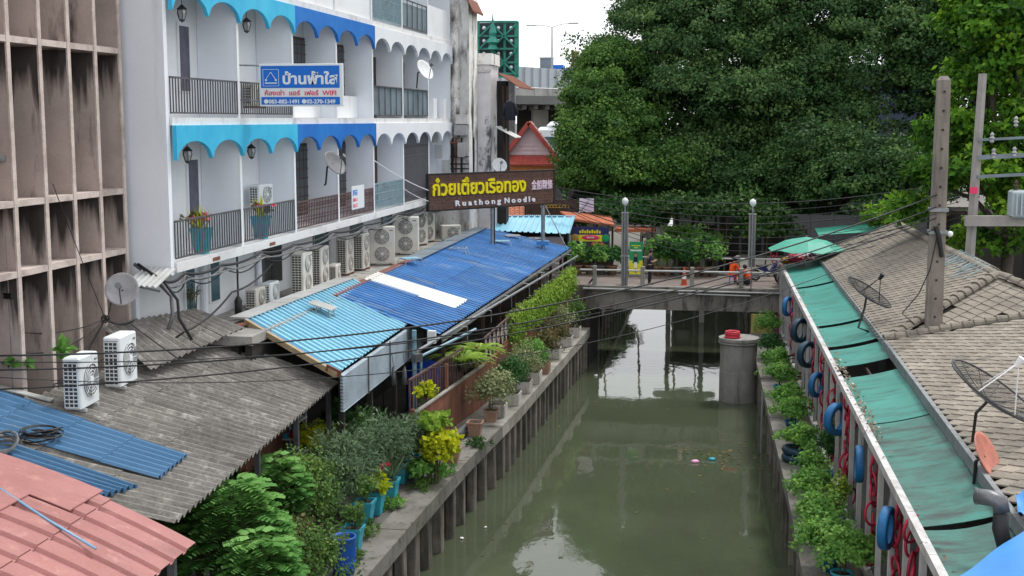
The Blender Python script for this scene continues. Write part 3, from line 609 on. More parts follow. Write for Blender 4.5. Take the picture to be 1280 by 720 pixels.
# ================================================================== LEFT: BEIGE BUILDING WITH FINS
BX = -14.92
t = thing('fin_building', 'stained beige building with deep vertical concrete fins at far left', 'building', (-16, 26, 1.84))
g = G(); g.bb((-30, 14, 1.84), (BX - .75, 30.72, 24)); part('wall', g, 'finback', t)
for i in range(8):
    y = 30.62 - 1.29 * i
    g = G(); g.bb((BX - .75, y - .05, 5.0), (BX - .015, y + .05, 24)); part('concrete_fin', g, 'fin', t)
    g = G(); g.bb((BX - .014, y - .07, 5.0), (BX + .03, y + .07, 24)); part('fin_edge', g, 'finedge', t)
for z in (8.68, 10.2, 13.7, 17.3, 20.8):
    for i in range(7):
        y1 = 30.62 - 1.29 * i - .075; y0 = y1 - 1.14
        g = G(); g.bb((BX - .74, y0, z - .07), (BX + .018, y1, z + .07)); part('sill_ledge', g, 'finedge', t)
for i in range(7):
    y0 = 30.62 - 1.29 * (i + 1) + .12; y1 = y0 + 1.05
    for z0, z1 in ((5.9, 8.2), (8.9, 9.95), (11.4, 13.5), (14.9, 17.1)):
        f_ = part('window', G().bb((BX - .745, y0, z0), (BX - .66, y1, z1)), 'brownwood', t)
        for a, b in ((y0 + .06, (y0 + y1) / 2 - .03), ((y0 + y1) / 2 + .03, y1 - .06)):
            part('pane', G().bb((BX - .66, a, z0 + .07), (BX - .65, b, z1 - .07)), 'dkglass', f_)
p0 = (BX - .63, 24.9, 6.7)
part('paper_notice', G().bb((BX - .648, 25.1, 6.9), (BX - .64, 25.5, 7.7)), 'whitecloth', t)
# concrete utility pole far left
t = thing('utility_pole', 'concrete utility pole at the left edge in front of the fins', 'utility pole', (-14.2, 25.6, 1.84))
a = YP(8, 200, 25.6)
part('shaft', G().tube([(a.x, 25.6, 1.84), (a.x, 25.6, a.z)], [.21, .19], 8), 'polec2', t)
part('metal_cap', G().cyl((a.x - .02, 25.5, a.z - .02), (a.x - .02, 25.5, a.z + .10), .17, n=8), 'steel', t)
part('clamp', G().cyl((a.x, 25.6, 8.15), (a.x, 25.6, 8.27), .24, n=10), 'black', t)

# ================================================================== LEFT: WHITE AND BLUE APARTMENT BUILDING
FX = lambda y: -13.9 + .0138 * (y - 31.15)
def fb(g, y0, y1, x0, x1, z0, z1):
    return g.hexa([(FX(y0) + x0, y0, z0), (FX(y0) + x1, y0, z0), (FX(y1) + x1, y1, z0), (FX(y1) + x0, y1, z0),
                   (FX(y0) + x0, y0, z1), (FX(y0) + x1, y0, z1), (FX(y1) + x1, y1, z1), (FX(y1) + x0, y1, z1)])
BAY = [31.15 + 4.65 * i for i in range(8)]
apt = thing('apartment_building', 'white apartment building with scalloped blue valances and railed balconies', 'building', (-14, 31.15, 1.84))
g = G(); fb(g, 31.2, 63.7, -12, -1.16, 1.84, 19.6); part('wall', g, 'white', apt)
g = G(); fb(g, 31.0, 31.2, -12, -.0, 8.0, 22); part('side_wall', g, 'whiteside', apt)
g = G(); fb(g, 31.0, 31.2, -12, -1.0, 1.9, 7.99); part('side_wall', g, 'whiteside', apt)
g = G(); fb(g, 31.21, 63.7, -12, .1, 19.6, 20.0); part('roof_slab', g, 'slabw', apt)
for z0, z1 in ((8.05, 8.3), (11.85, 12.05), (15.65, 15.87)):
    for i in range(7):
        g = G(); fb(g, BAY[i] + (.06 if i == 0 else 0), BAY[i + 1] - .008, -1.15, .07 + .004 * (i % 2), z0, z1); part('balcony_slab', g, 'slabw', apt)
for lv, (z0, z1) in enumerate(((8.3, 11.85), (12.05, 15.65), (15.87, 19.6))):
    for i in range(1, 8):
        g = G(); fb(g, BAY[i] - .07, BAY[i] + .07, -1.15, -.02, z0 + .002, z1 - .002); part('partition_wall', g, 'whiteside', apt)
        g = G(); fb(g, BAY[i] - .075, BAY[i] + .075, -.018, .05, z0 + .002, z1 - .002); part('column', g, 'white', apt)
# scalloped valances
def valance(i, z0, z1, m):
    g = G(); y0, y1 = BAY[i] + (.07 if i == 0 else .0) + .003, BAY[i + 1] - .003; N = 13; h = z1 - z0
    for a in range(2):
        ya = y0 + (y1 - y0) * a / 2; yb = y0 + (y1 - y0) * (a + 1) / 2; pr = None
        for k in range(N + 1):
            s = k / N; y = ya + (yb - ya) * s; u = abs(2 * s - 1); c = (1 - u ** 2.1) ** .62 if u < 1 else 0
            zb = z0 + h * .54 * c
            cur = (y, zb)
            if pr:
                x0, x1 = .055, .17
                g.hexa([(FX(pr[0]) + x0, pr[0], pr[1]), (FX(pr[0]) + x1, pr[0], pr[1]), (FX(y) + x1, y, zb), (FX(y) + x0, y, zb),
                        (FX(pr[0]) + x0, pr[0], z1), (FX(pr[0]) + x1, pr[0], z1), (FX(y) + x1, y, z1), (FX(y) + x0, y, z1)])
            pr = cur
    part('scalloped_valance', g, m, apt)
cols = ['cyan', 'cyan', 'royal', 'royal', 'white', 'white', 'white']
for i in range(7): valance(i, 10.95, 11.85, cols[i]); valance(i, 14.75, 15.65, cols[i])
# back wall doors and windows
def backwin(y0, y1, z0, z1, m, fm='white', nm='window', mull=0):
    f_ = part(nm, fb(G(), y0 - .07, y1 + .07, -1.16, -1.10, z0 - .03, z1 + .1), fm, apt)
    w_ = (y1 - y0) / (mull + 1)
    for k in range(mull + 1):
        part('pane', fb(G(), y0 + k * w_ + .02, y0 + (k + 1) * w_ - .02, -1.10, -1.085, z0, z1), m, f_)
def bY(px, py=200):   # where a pixel column meets the balcony back wall
    v = ray(px, py); a = -13.9 - 1.1; s = .0138; tt = (a - s * 31.15) / (v[0] - s * v[1]); return v[1] * tt
for lv, zf in enumerate((8.3, 12.05)):
    a, b = bY(229 + (0 if lv else 6)), bY(241 + (0 if lv else 6))
    backwin(a, b, zf + .75 if lv else zf + .3, zf + 2.55, 'curtain', 'white', 'door')
    backwin(BAY[1] + 1.0, BAY[1] + 1.7, zf + .3, zf + 2.5, 'curtain', 'white', 'door')
    for i in (2, 3):
        wa, wb = ((bY(368.5), bY(384)) if i == 2 else (bY(420), bY(433)))
        backwin(wa, wb, zf + .3, zf + 2.75, 'dkglass', 'brownwood', 'window', 2)
        for k in range(7):
            z = zf + .6 + k * .3; 
        g = G()
        for k in range(7): fb(g, wa - .03, wb + .03, -1.085, -1.06, zf + .6 + k * .33, zf + .63 + k * .33)
        part('window_bar', g, 'brownwood', apt)
    for wa, wb in ((bY(465.5), bY(471)), (bY(503), bY(507))): backwin(wa, wb, zf + .1, zf + 2.5, 'brownwood', 'brownwood', 'door')
for i in range(4, 7): backwin(BAY[i] + .5, BAY[i] + 1.8, 16.2, 18.4, 'dkglass')
# railings
def rail_bars(i, zf, m, y0=None, y1=None, hgt=1.1, sp=.17, mesh=False, nm='balcony_rail', ornate=False):
    y0 = BAY[i] + .09 if y0 is None else y0; y1 = BAY[i + 1] - .09 if y1 is None else y1
    g = G(); fb(g, y0, y1, .0, .05, zf + hgt - .05, zf + hgt); fb(g, y0, y1, .0, .05, zf + .1, zf + .14)
    r_ = part(nm, g, m, apt)
    n = int((y1 - y0) / sp)
    if ornate:
        fb(g := G(), y0, y1, .005, .045, zf + hgt * .62, zf + hgt * .62 + .03); part('middle_rail', g, m, r_)
    for k in range(n + 1):
        y = y0 + (y1 - y0) * k / n
        g = G(); fb(g, y - .014, y + .014, .01, .04, zf + .14, zf + hgt - .05)
        if ornate and k < n:
            ym = y + (y1 - y0) / n / 2; X = FX(ym) + .025
            g.torus((X, ym, zf + hgt * .72 + .08), .06, .012, Matrix.Rotation(R(90), 3, 'Y'), 8, 3)
            g.torus((X, ym, zf + .38), .07, .012, Matrix.Rotation(R(90), 3, 'Y'), 8, 3)
        part('baluster', g, m, r_)
for i in (0, 1): rail_bars(i, 8.3, 'railgrey'); rail_bars(i, 12.05, 'railgrey', hgt=1.05)
for i in (2, 3): rail_bars(i, 8.3, 'railbrown', ornate=True, hgt=1.0)
rail_bars(4, 8.3, 'railteal', ornate=True, hgt=1.15)
rail_bars(5, 8.3, 'railgrey', hgt=3.4, ornate=True, nm='security_grille')
for i in (4, 5):     # sheet-backed railings on the upper floor
    rail_bars(i, 12.05, 'railgrey', sp=.75, hgt=1.3)
    part('rail_panel', fb(G(), BAY[i] + .1, BAY[i + 1] - .1, -.03, -.01, 12.2, 13.3), 'flashb', apt)
for i in (2, 3): part('parapet_wall', fb(G(), BAY[i] + .09, BAY[i + 1] - .09, -.6, -.55, 12.06, 12.9), 'white', apt)
rail_bars(4, 15.87, 'railteal', sp=.14, hgt=1.5, ornate=True); rail_bars(5, 15.87, 'railgrey', sp=.75, hgt=1.3)
part('rail_panel', fb(G(), BAY[5] + .1, BAY[6] - .1, -.03, -.01, 16.0, 17.0), 'flashb', apt)
for i in (0, 1, 2, 3, 6): part('parapet_wall', fb(G(), BAY[i] + .09, BAY[i + 1] - .09, -.1, .0, 15.88, 17.3), 'white', apt)
for y in (60.5, 62.6): part('parapet_pillar', fb(G(), y - .35, y + .35, -.2, .03, 12.06, 13.0), 'white', apt)
# ground storey wall openings above the ledge
def loY(px, py=370):
    v = ray(px, py); a = -13.9 - 1.1; s = .0138; tt = (a - s * 31.15) / (v[0] - s * v[1]); return v[1] * tt
for px0, px1, za, zb, m in ((233, 244, 6.1, 7.75, 'bluglass'), (264, 275, 6.55, 7.85, 'bluglass')):
    backwin(loY(px0), loY(px1), za + .03, zb, m, 'white', 'door' if za < 6.3 else 'window')
backwin(loY(325, 340), loY(352, 330), 6.5, 7.9, 'dkglass', 'conc', 'window', 1)
for i in (3, 4, 5): backwin(BAY[i] + .6, BAY[i] + 2.2, 6.5, 7.9, 'bluglass', 'conc', 'window', 1)
for px in (253, 322): y = loY(px); part('drain_pipe', G().cyl((FX(y) - 1.02, y, 6.1), (FX(y) - 1.02, y, 8.04), .09, n=8), 'whiteside', apt)
# the ledge the condensers stand on
g = G(); fb(g, 33.0, 63.7, -1.15, 1.35, 5.85, 6.1); part('ledge', g, 'ledge', apt)
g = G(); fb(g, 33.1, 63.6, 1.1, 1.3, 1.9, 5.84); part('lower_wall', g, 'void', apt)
for y in (33.5, 37.9): part('rust_patch', fb(G(), y, y + .5, .078, .082, 8.1, 8.2), 'rust', apt)

# hanging lanterns
def lantern(loc, lab):
    x, y, z = loc; t = thing('lantern', lab, 'lantern', (x, y, z + .3), group='lanterns hanging under the valances')
    part('rod', G().cyl((x, y, z - .1), (x, y, z + .5), .012, n=5), 'blackiron', t)
    part('cap', G().lathe([(.01, 0), (.06, -.04), (.17, -.14), (.19, -.17), (.14, -.18)], (x, y, z), 6), 'blackiron', t)
    part('glass', G().lathe([(.13, -.18), (.15, -.30), (.09, -.5), (.01, -.5)], (x, y, z), 6), 'lampglass', t)
    g = G()
    for k in range(6):
        a = k * math.pi / 3; g.tube([(x + .14 * math.cos(a), y + .14 * math.sin(a), z - .18), (x + .16 * math.cos(a), y + .16 * math.sin(a), z - .3), (x + .09 * math.cos(a), y + .09 * math.sin(a), z - .52)], .013, 4)
    g.lathe([(.01, -.5), (.1, -.5), (.1, -.54), (.01, -.6)], (x, y, z), 6); part('cage', g, 'blackiron', t); t.scale = (.8,) * 3
for px, py, lab in ((234, 185, 'black lantern hanging over the lower balcony nearest the side wall'), (314, 182, 'black lantern over the lower balcony with the white condenser'),
                    (227, 8, 'black lantern hanging over the top balcony nearest the side wall'), (308, 24, 'black lantern over the top balcony behind the blue sign')):
    v = XP(px, py, -14.15); lantern((v.x, v.y, v.z), lab)

# ------------------------------------------------------------------ projecting sign of the rooms
bx0, bx1, by = YP(325, 100, 36.6).x, YP(429, 100, 36.6).x, 36.6
zt, zb = YP(325, 80, 36.6).z, YP(325, 133, 36.6).z
t = thing('hanging_sign', 'blue and white sign with a house logo projecting from the upper balcony', 'sign', ((bx0 + bx1) / 2, by, zb))
wdt = bx1 - bx0; hgt = zt - zb
g = G(); g.cbox(((bx0 + bx1) / 2, by, (zt + zb) / 2), (wdt, .12, hgt), .01); part('board', g, 'signwhite', t)
part('blue_field', G().bb((bx0 + .05, by - .066, zt - .06 - hgt * .52), (bx1 - .05 - .04, by - .061, zt - .06)), 'signblue', t)
part('blue_field', G().bb((bx0 + .05, by - .066, zb + .05), (bx1 - .09, by - .061, zb + .05 + hgt * .18)), 'signblue', t)
SR = lambda x, z, y=by - .068: Matrix.Translation((x, y, z)) @ Matrix.Rotation(R(90), 4, 'X')
zf_ = zt - .06 - hgt * .52
text('บ้านฟ้าใส', .42, 'signwhite', t, SR(bx0 + .72, zf_ + .12), .004, .014, width=wdt * .66)
text('ห้องเช่า  แอร์  เฟอร์  WIFI', .19, 'redl', t, SR(bx0 + .16, zb + hgt * .245 + .02), .004, .004, width=wdt * .86)
text('\u25cf083-882-1491 \u25cf02-270-1349', .16, 'signwhite', t, SR(bx0 + .13, zb + .085), .004, .005, width=wdt * .86)
g = G(); a, b = bx0 + .12, bx0 + .60; c_, d_ = zf_ + .06, zf_ + .54; yy = by - .07
for p, q in (((a, c_), (b, c_)), ((b, c_), (b, d_)), ((b, d_), (a, d_)), ((a, d_), (a, c_))): g.beam((p[0], yy, p[1]), (q[0], yy, q[1]), .01, .018, (0, 1, 0))
mxx = (a + b) / 2
g.beam((a + .08, yy, c_ + .17), (mxx - .0, yy, d_ - .08), .01, .06, (0, 1, 0)); g.beam((mxx, yy, d_ - .08), (b - .08, yy, c_ + .17), .01, .06, (0, 1, 0))
g.sph((a + .09, yy, c_ + .17), .035, 8, (1, .1, 1)); g.sph((b - .09, yy, c_ + .17), .035, 8, (1, .1, 1)); g.bb((a + .05, yy - .003, c_ + .07), (b - .05, yy + .003, c_ + .10))
part('house_logo', g, 'signwhite', t)
for z in (zt - .02, zb + .2):
    part('bracket_arm', G().cyl((-14.4, by + .02, z), (bx0 + .02, by + .02, z - .03), .025, n=6), 'steel', t)

# small notice on the brown railing
v0 = XP(439.5, 236, -13.6); 
t = thing('notice_board', 'small white notice with blue and red lines tied to the brown railing', 'notice', (-13.6, 47.2, 8.7))
ya, yb = 46.6, 48.2
part('board', fb(G(), ya, yb, .06, .09, 8.62, 9.5), 'signwhite', t)
MR = lambda y, z: Matrix.Translation((FX(y) + .095, y, z)) @ Matrix.Rotation(R(90), 4, 'Z') @ Matrix.Rotation(R(90), 4, 'X')
text('หอพัก', .34, 'signblue', t, MR(ya + .12, 9.16), .003, .012, width=1.36)
text('083-882-1491', .18, 'redl', t, MR(ya + .12, 8.92), .003, .006, width=1.36)
text('02-270-1349', .18, 'redl', t, MR(ya + .12, 8.70), .003, .006, width=1.36)
# ================================================================== ROOFS
def lerp(a, b, t): return Vector(a) * (1 - t) + Vector(b) * t
def sheet(HN, HF, LN, LF, u0, u1, v0, v1, pitch, amp, prof, lift=0., bulge=0., nv=2, thick=.006):
    """corrugated sheet: u runs along the eave (near->far), v down the slope"""
    HN, HF, LN, LF = map(Vector, (HN, HF, LN, LF))
    Lu = (HF - HN).length; w_ = (u1 - u0) * Lu; k = max(1, round(w_ / pitch))
    if prof == 'sine': pf = [(j / 6, math.sin(2 * math.pi * j / 6)) for j in range(6)]
    elif prof == 'ptrap': pf = [(0, 0), (.20, 0), (.28, 1), (.92, 1)]
    else: pf = [(0, 0), (.58, 0), (.66, 1), (.92, 1)]
    us = [(i + a) / k for i in range(k) for a, _ in pf] + [1.]; hs_ = [h for i in range(k) for _, h in pf] + [pf[0][1]]
    def P(u, v):
        a = HN.lerp(HF, u); b = LN.lerp(LF, u); return a.lerp(b, v)
    nrm = (HF - HN).cross(LN - HN).normalized(); nrm = nrm if nrm.z > 0 else -nrm
    g = G(); m = len(us)
    for layer in (0, 1):
        for q in range(nv + 1):
            v = v0 + (v1 - v0) * q / nv
            for uu, h in zip(us, hs_):
                u = u0 + (u1 - u0) * uu
                g.v.append(tuple(P(u, v) + nrm * (h * amp + lift + bulge * 4 * v * (1 - v) * 1.0 - layer * thick + (.012 * (q / nv) if nv else 0))))
    S = (nv + 1) * m
    for q in range(nv):
        for i in range(m - 1):
            a = q * m + i
            g.f.append((a, a + 1, a + m + 1, a + m)); g.f.append((S + a + m, S + a + m + 1, S + a + 1, S + a))
    for q in (0, nv):
        for i in range(m - 1):
            a = q * m + i; g.f.append((a, S + a, S + a + 1, a + 1) if q == 0 else (a + 1, S + a + 1, S + a, a))
    for i in (0, m - 1):
        for q in range(nv):
            a = q * m + i; g.f.append((a, a + m, S + a + m, S + a))
    return g
def roof(t, C, n, rows, pitch, amp, prof, m, over=.02, nm='roof_sheet', lift=0, bulge=0, nv=2, skip=(), jit=.006, ov=.03):
    for i in range(n):
        for r_ in range(rows):
            if (i, r_) in skip: continue
            u0, u1 = i / n, (i + 1) / n + (over / n if i < n - 1 else 0)
            v0, v1 = r_ / rows - (ov if r_ else 0), (r_ + 1) / rows
            g = sheet(*C, u0, u1, v0, v1, pitch, amp, prof, lift + (rows - r_) * .012 - .012 + .004 * (i % 2) + random.uniform(0, jit), bulge, nv)
            part(nm, g, m, t)
def pt(C, u, v): return Vector(C[0]).lerp(Vector(C[1]), u).lerp(Vector(C[2]).lerp(Vector(C[3]), u), v)
def onroof(C, px, py, dz=0):
    n = (Vector(C[1]) - Vector(C[0])).cross(Vector(C[2]) - Vector(C[0])).normalized()
    return PL(px, py, tuple(Vector(C[0]) + Vector((0, 0, dz))), tuple(n))

# --- big faded blue roof of the noodle restaurant
RB = ((-12.62, 40.9, 6.12), (-12.2, 65.6, 6.35), (-8.95, 40.6, 5.0), (-7.62, 66.4, 5.3))
t = thing('restaurant_shed', 'long open-sided shed with a faded blue metal roof beside the canal', 'shed', (-10, 53, 1.88))
roof(t, RB, 25, 2, .34, .065, 'trap', 'bluroof')
for i in range(9):
    u = (i + .3) / 9; p = pt(RB, u, .97)
    part('post', G().bb((p.x - .06, p.y - .06, 1.88), (p.x + .06, p.y + .06, p.z - .12)), 'darkwood', t)
a, b = pt(RB, 0, 1.0), pt(RB, 1, 1.0)
for k in range(8):
    p, q = a.lerp(b, k / 8), a.lerp(b, (k + .985) / 8)
    part('gutter', G().tube([p + Vector((.07, 0, -.10)), q + Vector((.07, 0, -.10))], .085, 6), 'duct', t)
g = G(); a, b = pt(RB, 0, .9), pt(RB, 1, .9); g.beam(a - Vector((0, 0, .2)), b - Vector((0, 0, .2)), .08, .14); part('beam', g, 'darkwood', t)
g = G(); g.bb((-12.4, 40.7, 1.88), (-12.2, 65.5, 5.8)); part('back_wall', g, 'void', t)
p, q = pt(RB, .0, 0), pt(RB, .42, 0); part('rusty_capping', G().beam(p + Vector((-.05, 0, .05)), q + Vector((-.05, 0, .05)), .34, .03), 'rust', t)
for k in range(4):
    p, q = pt(RB, .42 + .145 * k, 0), pt(RB, .42 + .145 * (k + 1) - .005, 0); part('ridge_flashing', G().beam(p + Vector((.0, 0, .08)), q + Vector((.0, 0, .08)), .75, .025), 'flashb', t)
# pale hanging soffit strip near the eave and brackets
a, b = pt(RB, 0.02, 1.0), pt(RB, .26, 1.0); part('torn_fascia', G().beam(a + Vector((-.05, 0, -.26)), b + Vector((-.05, 0, -.26)), .03, .2), 'flash', t)
for k in range(7):
    p = pt(RB, .08 + k * .14, 1.0); part('bracket', G().tube([p + Vector((.1, 0, -.06)), p + Vector((.42, 0, -.1)), p + Vector((.42, 0, -.55))], .018, 5), 'steel', t)
g = G(); a, b = Z(468, 565, 2.6), Z(745, 310, 4.9)
part('long_rail', G().tube([onroof(((-8.3, 40, 4.4), (-7.1, 64, 4.9), (-8.3, 40, 1), (-7.1, 64, 1)), 520, 440), onroof(((-8.3, 40, 4.4), (-7.1, 64, 4.9), (-8.3, 40, 1), (-7.1, 64, 1)), 722, 320)], .05, 6), 'steel', t)
# the bright white sheet lying on it
uw = lambda px, py: (onroof(RB, px, py).y - 40.9) / 24.8
u0_, u1_ = uw(520, 374), uw(540, 360)
g = sheet(*RB, .155, .225, -.03, .86, .34, .05, 'trap', .07, 0, 4, .004)
solo('plastic_sheet', g, 'whitesheet', 'bright white plastic sheet laid across the faded blue roof', 'roof sheet', tuple(pt(RB, .19, .4)))
# small wire stands lying on the roof
for k, (px, py, lab) in enumerate(((573, 316, 'small metal rack lying on the blue roof nearest the tall condensers'), (628, 307, 'small metal rack in the middle of the blue roof with a pale panel'),
                                   (641, 300, 'small metal rack close behind the one in the middle of the blue roof'), (671, 303, 'small metal rack near the right sign pole on the blue roof'), (513, 330, 'bent metal rack at the upper edge of the blue roof'))):
    p = onroof(RB, px, py, .1); t = thing('metal_rack', lab, 'rack', tuple(p), group='metal racks on the blue roof')
    rz = .2 * k; m_ = Matrix.Rotation(rz, 3, 'Z'); Pq = lambda x, y, z: p + m_ @ Vector((x, y, z))
    for s in (-1, 1):
        part('leg_frame', G().tube([Pq(-.45, s * .3, -.02), Pq(-.35, s * .3, .22), Pq(.35, s * .3, .22), Pq(.45, s * .3, -.10)], .018, 5), 'flash', t)
    for x in (-.35, 0, .35): part('cross_bar', G().tube([Pq(x, -.3, .22), Pq(x, .3, .22)], .015, 5), 'flash', t)
    if k in (1, 2, 4): part('top_panel', G().hexa([Pq(-.4, -.25, .24), Pq(.35, -.25, .24), Pq(.35, .2, .24), Pq(-.4, .2, .24), Pq(-.4, -.25, .26), Pq(.35, -.25, .26), Pq(.35, .2, .26), Pq(-.4, .2, .26)]), 'skyroof' if k != 2 else 'flash', t)

# --- sky blue roof with hanging cladding
RS = ((-13.35, 34.75, 6.28), (-12.95, 44.2, 6.28), (-10.02, 32.7, 5.22), (-10.12, 43.0, 5.25))
t = thing('kitchen_shed', 'shed with a clean sky blue metal roof and grey hanging cladding', 'shed', (-11.5, 38, 1.88))
roof(t, RS, 10, 1, .33, .06, 'trap', 'skyroof', nv=3, jit=.003)
for k in range(3):
    p, q = pt(RS, k / 3, 0), pt(RS, (k + .99) / 3, 0); part('ridge_flashing', G().beam(p + Vector((-.22, 0, .06 + .004 * k)), q + Vector((-.22, 0, .06 + .004 * k)), .62, .02), 'flash', t)
p, q = pt(RS, 0, 0), pt(RS, 0, 1); part('verge_flashing', G().beam(p + Vector((0, -.08, -.03)), q + Vector((0, -.08, -.03)), .1, .16), 'yellowfoam', t)
part('verge_trim', G().beam(p + Vector((0, -.02, .05)), q + Vector((0, -.02, .05)), .08, .02), 'bluroof', t)
ya, yb = 33.0, 42.9
X_ = lambda y: -10.0 - .010 * (y - 33)
nb = 12
for k in range(nb):      # horizontal ribs of the cladding, board by board
    z1 = 5.14 - k * .09; z0 = z1 - .058
    g = G(); g.hexa([(X_(ya) - .05, ya, z0), (X_(ya) + .045, ya, z0), (X_(yb) + .045, yb, z0), (X_(yb) - .05, yb, z0), (X_(ya) - .05, ya, z1), (X_(ya) - .045, ya, z1), (X_(yb) - .045, yb, z1), (X_(yb) - .03, yb, z1)])
    part('cladding_board', g, 'awn', t)
for y in (35.6, 38.2, 40.7, 42.85): part('cladding_batten', G().bb((X_(y) + .036, y - .025, 4.05), (X_(y) + .07, y + .025, 5.16)), 'railgrey', t)
for y in (33.4, 36.4, 39.4, 42.6): part('post', G().bb((X_(y) - .2, y - .07, 1.88), (X_(y) - .06, y + .07, 5.0)), 'void', t)
part('back_wall', G().bb((-13.2, 33.2, 1.88), (-13.0, 44, 5.9)), 'void', t)
part('orange_patch', G().beam(onroof(RS, 407, 459) + Vector((.05, -.1, .02)), onroof(RS, 425, 468) + Vector((.05, -.1, .02)), .03, .18), 'rust', t)
# rack on the sky roof
p = onroof(RS, 401, 392); t = thing('metal_rack', 'small pale rack standing alone on the clean sky blue roof', 'rack', tuple(p))
for s in (-1, 1): part('leg', G().tube([p + Vector((-.1, s * .25, 0)), p + Vector((-.05, s * .2, .3))], .02, 5), 'flash', t); part('leg', G().tube([p + Vector((.4, s * .25, -.08)), p + Vector((.3, s * .2, .16))], .02, 5), 'flash', t)
part('top_panel', G().hexa([p + Vector(v) for v in ((-.3, -.35, .36), (.45, -.35, .14), (.45, .35, .14), (-.3, .35, .36), (-.3, -.35, .39), (.45, -.35, .17), (.45, .35, .17), (-.3, .35, .39))]), 'flash', t)

# --- old fibre-cement roof
RA = ((-14.85, 20.4, 5.95), (-14.3, 34.3, 5.95), (-9.75, 21.5, 4.62), (-10.45, 34.2, 4.66))
t = thing('old_shed', 'open shed with a weathered grey corrugated fibre cement roof', 'shed', (-12, 28, 1.88))
roof(t, RA, 9, 3, .30, .058, 'sine', 'asb', over=.05, ov=.035, nv=1, jit=.01)
RU = ((-14.9, 29.0, 6.95), (-14.3, 33.4, 6.75), (-13.5, 28.7, 5.95), (-13.25, 34.3, 6.1))
roof(t, RU, 4, 1, .30, .05, 'sine', 'asb', over=.05, lift=.03)
for y in (24.5, 27.6, 30.8, 34.0):
    p = pt(RA, (y - 20.4) / 13.9, .93); part('post', G().bb((p.x - .06, y - .06, 1.88), (p.x + .06, y + .06, p.z - .05)), 'railgrey', t)
for v in (.08, .5, .95):
    a, b = pt(RA, .02, v), pt(RA, .99, v); part('purlin', G().beam(a - Vector((0, 0, .09)), b - Vector((0, 0, .09)), .07, .09), 'darkwood', t)
part('back_wall', G().bb((-14.7, 20.6, 1.88), (-14.5, 33, 5.6)), 'darkwood', t)
part('end_wall', G().bb((-14.4, 20.9, 1.88), (-10.4, 21.05, 4.6)), 'void', t)
# white paint splashes / loose cloths on it are wear: small rags
for px, py, lab in ((418, 0, ''),)[:0]: pass

# --- loose blue sheets on the lower left
def Ru(px, py): p = onroof(RA, px, py); return (p.y - 20.4) / 13.9, (p.x + 14.85) / 5.0
t = thing('blue_roof_sheets', 'overlapping blue corrugated sheets laid on the old grey roof', 'roof sheets', tuple(pt(RA, .15, .5)))
C2 = (tuple(pt(RA, -.04, 0)), tuple(pt(RA, .40, 0.0)), tuple(pt(RA, -.04, 1.)), tuple(pt(RA, .40, 1.)))
a = onroof(RA, 8, 495); b = onroof(RA, 234, 572); c_ = onroof(RA, 197, 602); d_ = onroof(RA, -90, 520)
a = onroof(RA, -20, 487)
CB = (tuple(d_), tuple(a), tuple(c_), tuple(b))
for i in range(1):
    for k in range(4):
        g = sheet(*CB, 0, 1, k / 4 - (.03 if k else 0), (k + 1) / 4, .30, .058, 'sine', .10 - .012 * k, 0, 1)
        part('roof_sheet', g, 'bluroof2', t)
a2 = onroof(RA, -60, 520); c2 = onroof(RA, 128, 598); b2 = onroof(RA, 190, 606)
CB2 = (tuple(onroof(RA, -150, 560)), tuple(d_), tuple(onroof(RA, 118, 628)), tuple(onroof(RA, 172, 612)))
part('roof_sheet', sheet(*CB2, 0, 1, 0, 1, .30, .058, 'sine', .075, 0, 2), 'bluroof2', t)
a, b = onroof(RA, 62, 502), onroof(RA, 0, 488)
part('mortar_strip', G().beam(onroof(RA, -20, 486) + Vector((0, 0, .12)), onroof(RA, 66, 507) + Vector((0, 0, .12)), .25, .03), 'flash', t)
# --- pink barrel roof
_l = Z(244, 682, 4.9); _h = YP(-75, 556, _l.y + .25); RP = ((_h.x, 14.6, _h.z), tuple(_h), (_l.x, 14.6, _l.z), tuple(_l))
t = thing('pink_shed', 'low shed with a curved faded pink ribbed metal roof', 'shed', (-11, 18, 1.88))
for i in range(5):
    for j in range(3):
        g = sheet(*RP, i / 5, (i + 1.01) / 5, j / 3 - (.02 if j else 0), (j + 1) / 3, .52, .06, 'ptrap', .004 * (i % 2) + .012 * (2 - j), .17, 5); part('roof_sheet', g, 'pink', t)
def barrel(u, v, lift=.11):
    HN, HF, LN, LF = map(Vector, RP); nrm = (HF - HN).cross(LN - HN).normalized(); nrm = nrm if nrm.z > 0 else -nrm
    return pt(RP, u, v) + nrm * (.17 * 4 * v * (1 - v) + lift)
for u0, u1, v0, v1 in ((.55, .86, .12, .47), (.80, 1.02, .15, .62), (.86, 1.03, -.05, .13)):
    g = G(); N = 5
    for k in range(N):
        a, b = v0 + (v1 - v0) * k / N, v0 + (v1 - v0) * (k + 1) / N
        q = [barrel(u0, a), barrel(u1, a), barrel(u1, b), barrel(u0, b)]; d = Vector((0, 0, .02)); g.hexa([x - d for x in q] + q)
    part('patch_sheet', g, 'pink', t)
for y in (16, 18.6, 21): part('post', G().bb((_l.x - .35, min(y, _l.y - .3) - .06, 1.88), (_l.x - .23, min(y, _l.y - .3) + .06, 4.85)), 'railgrey', t)
part('end_wall', G().bb((_h.x + .3, _l.y - .2, 1.88), (_l.x - .4, _l.y - .1, 4.8)), 'void', t)
g = G(); q = [barrel(.60, .0, .12), barrel(.66, .25, .12), barrel(.70, .5, .12), barrel(.73, .72, .1)]
qq = [PL(x, y, tuple(barrel(.8, .4, .1)), tuple((Vector(RP[1]) - Vector(RP[0])).cross(Vector(RP[2]) - Vector(RP[0])))) for x, y in ((-20, 598), (20, 624), (60, 650), (120, 686))]
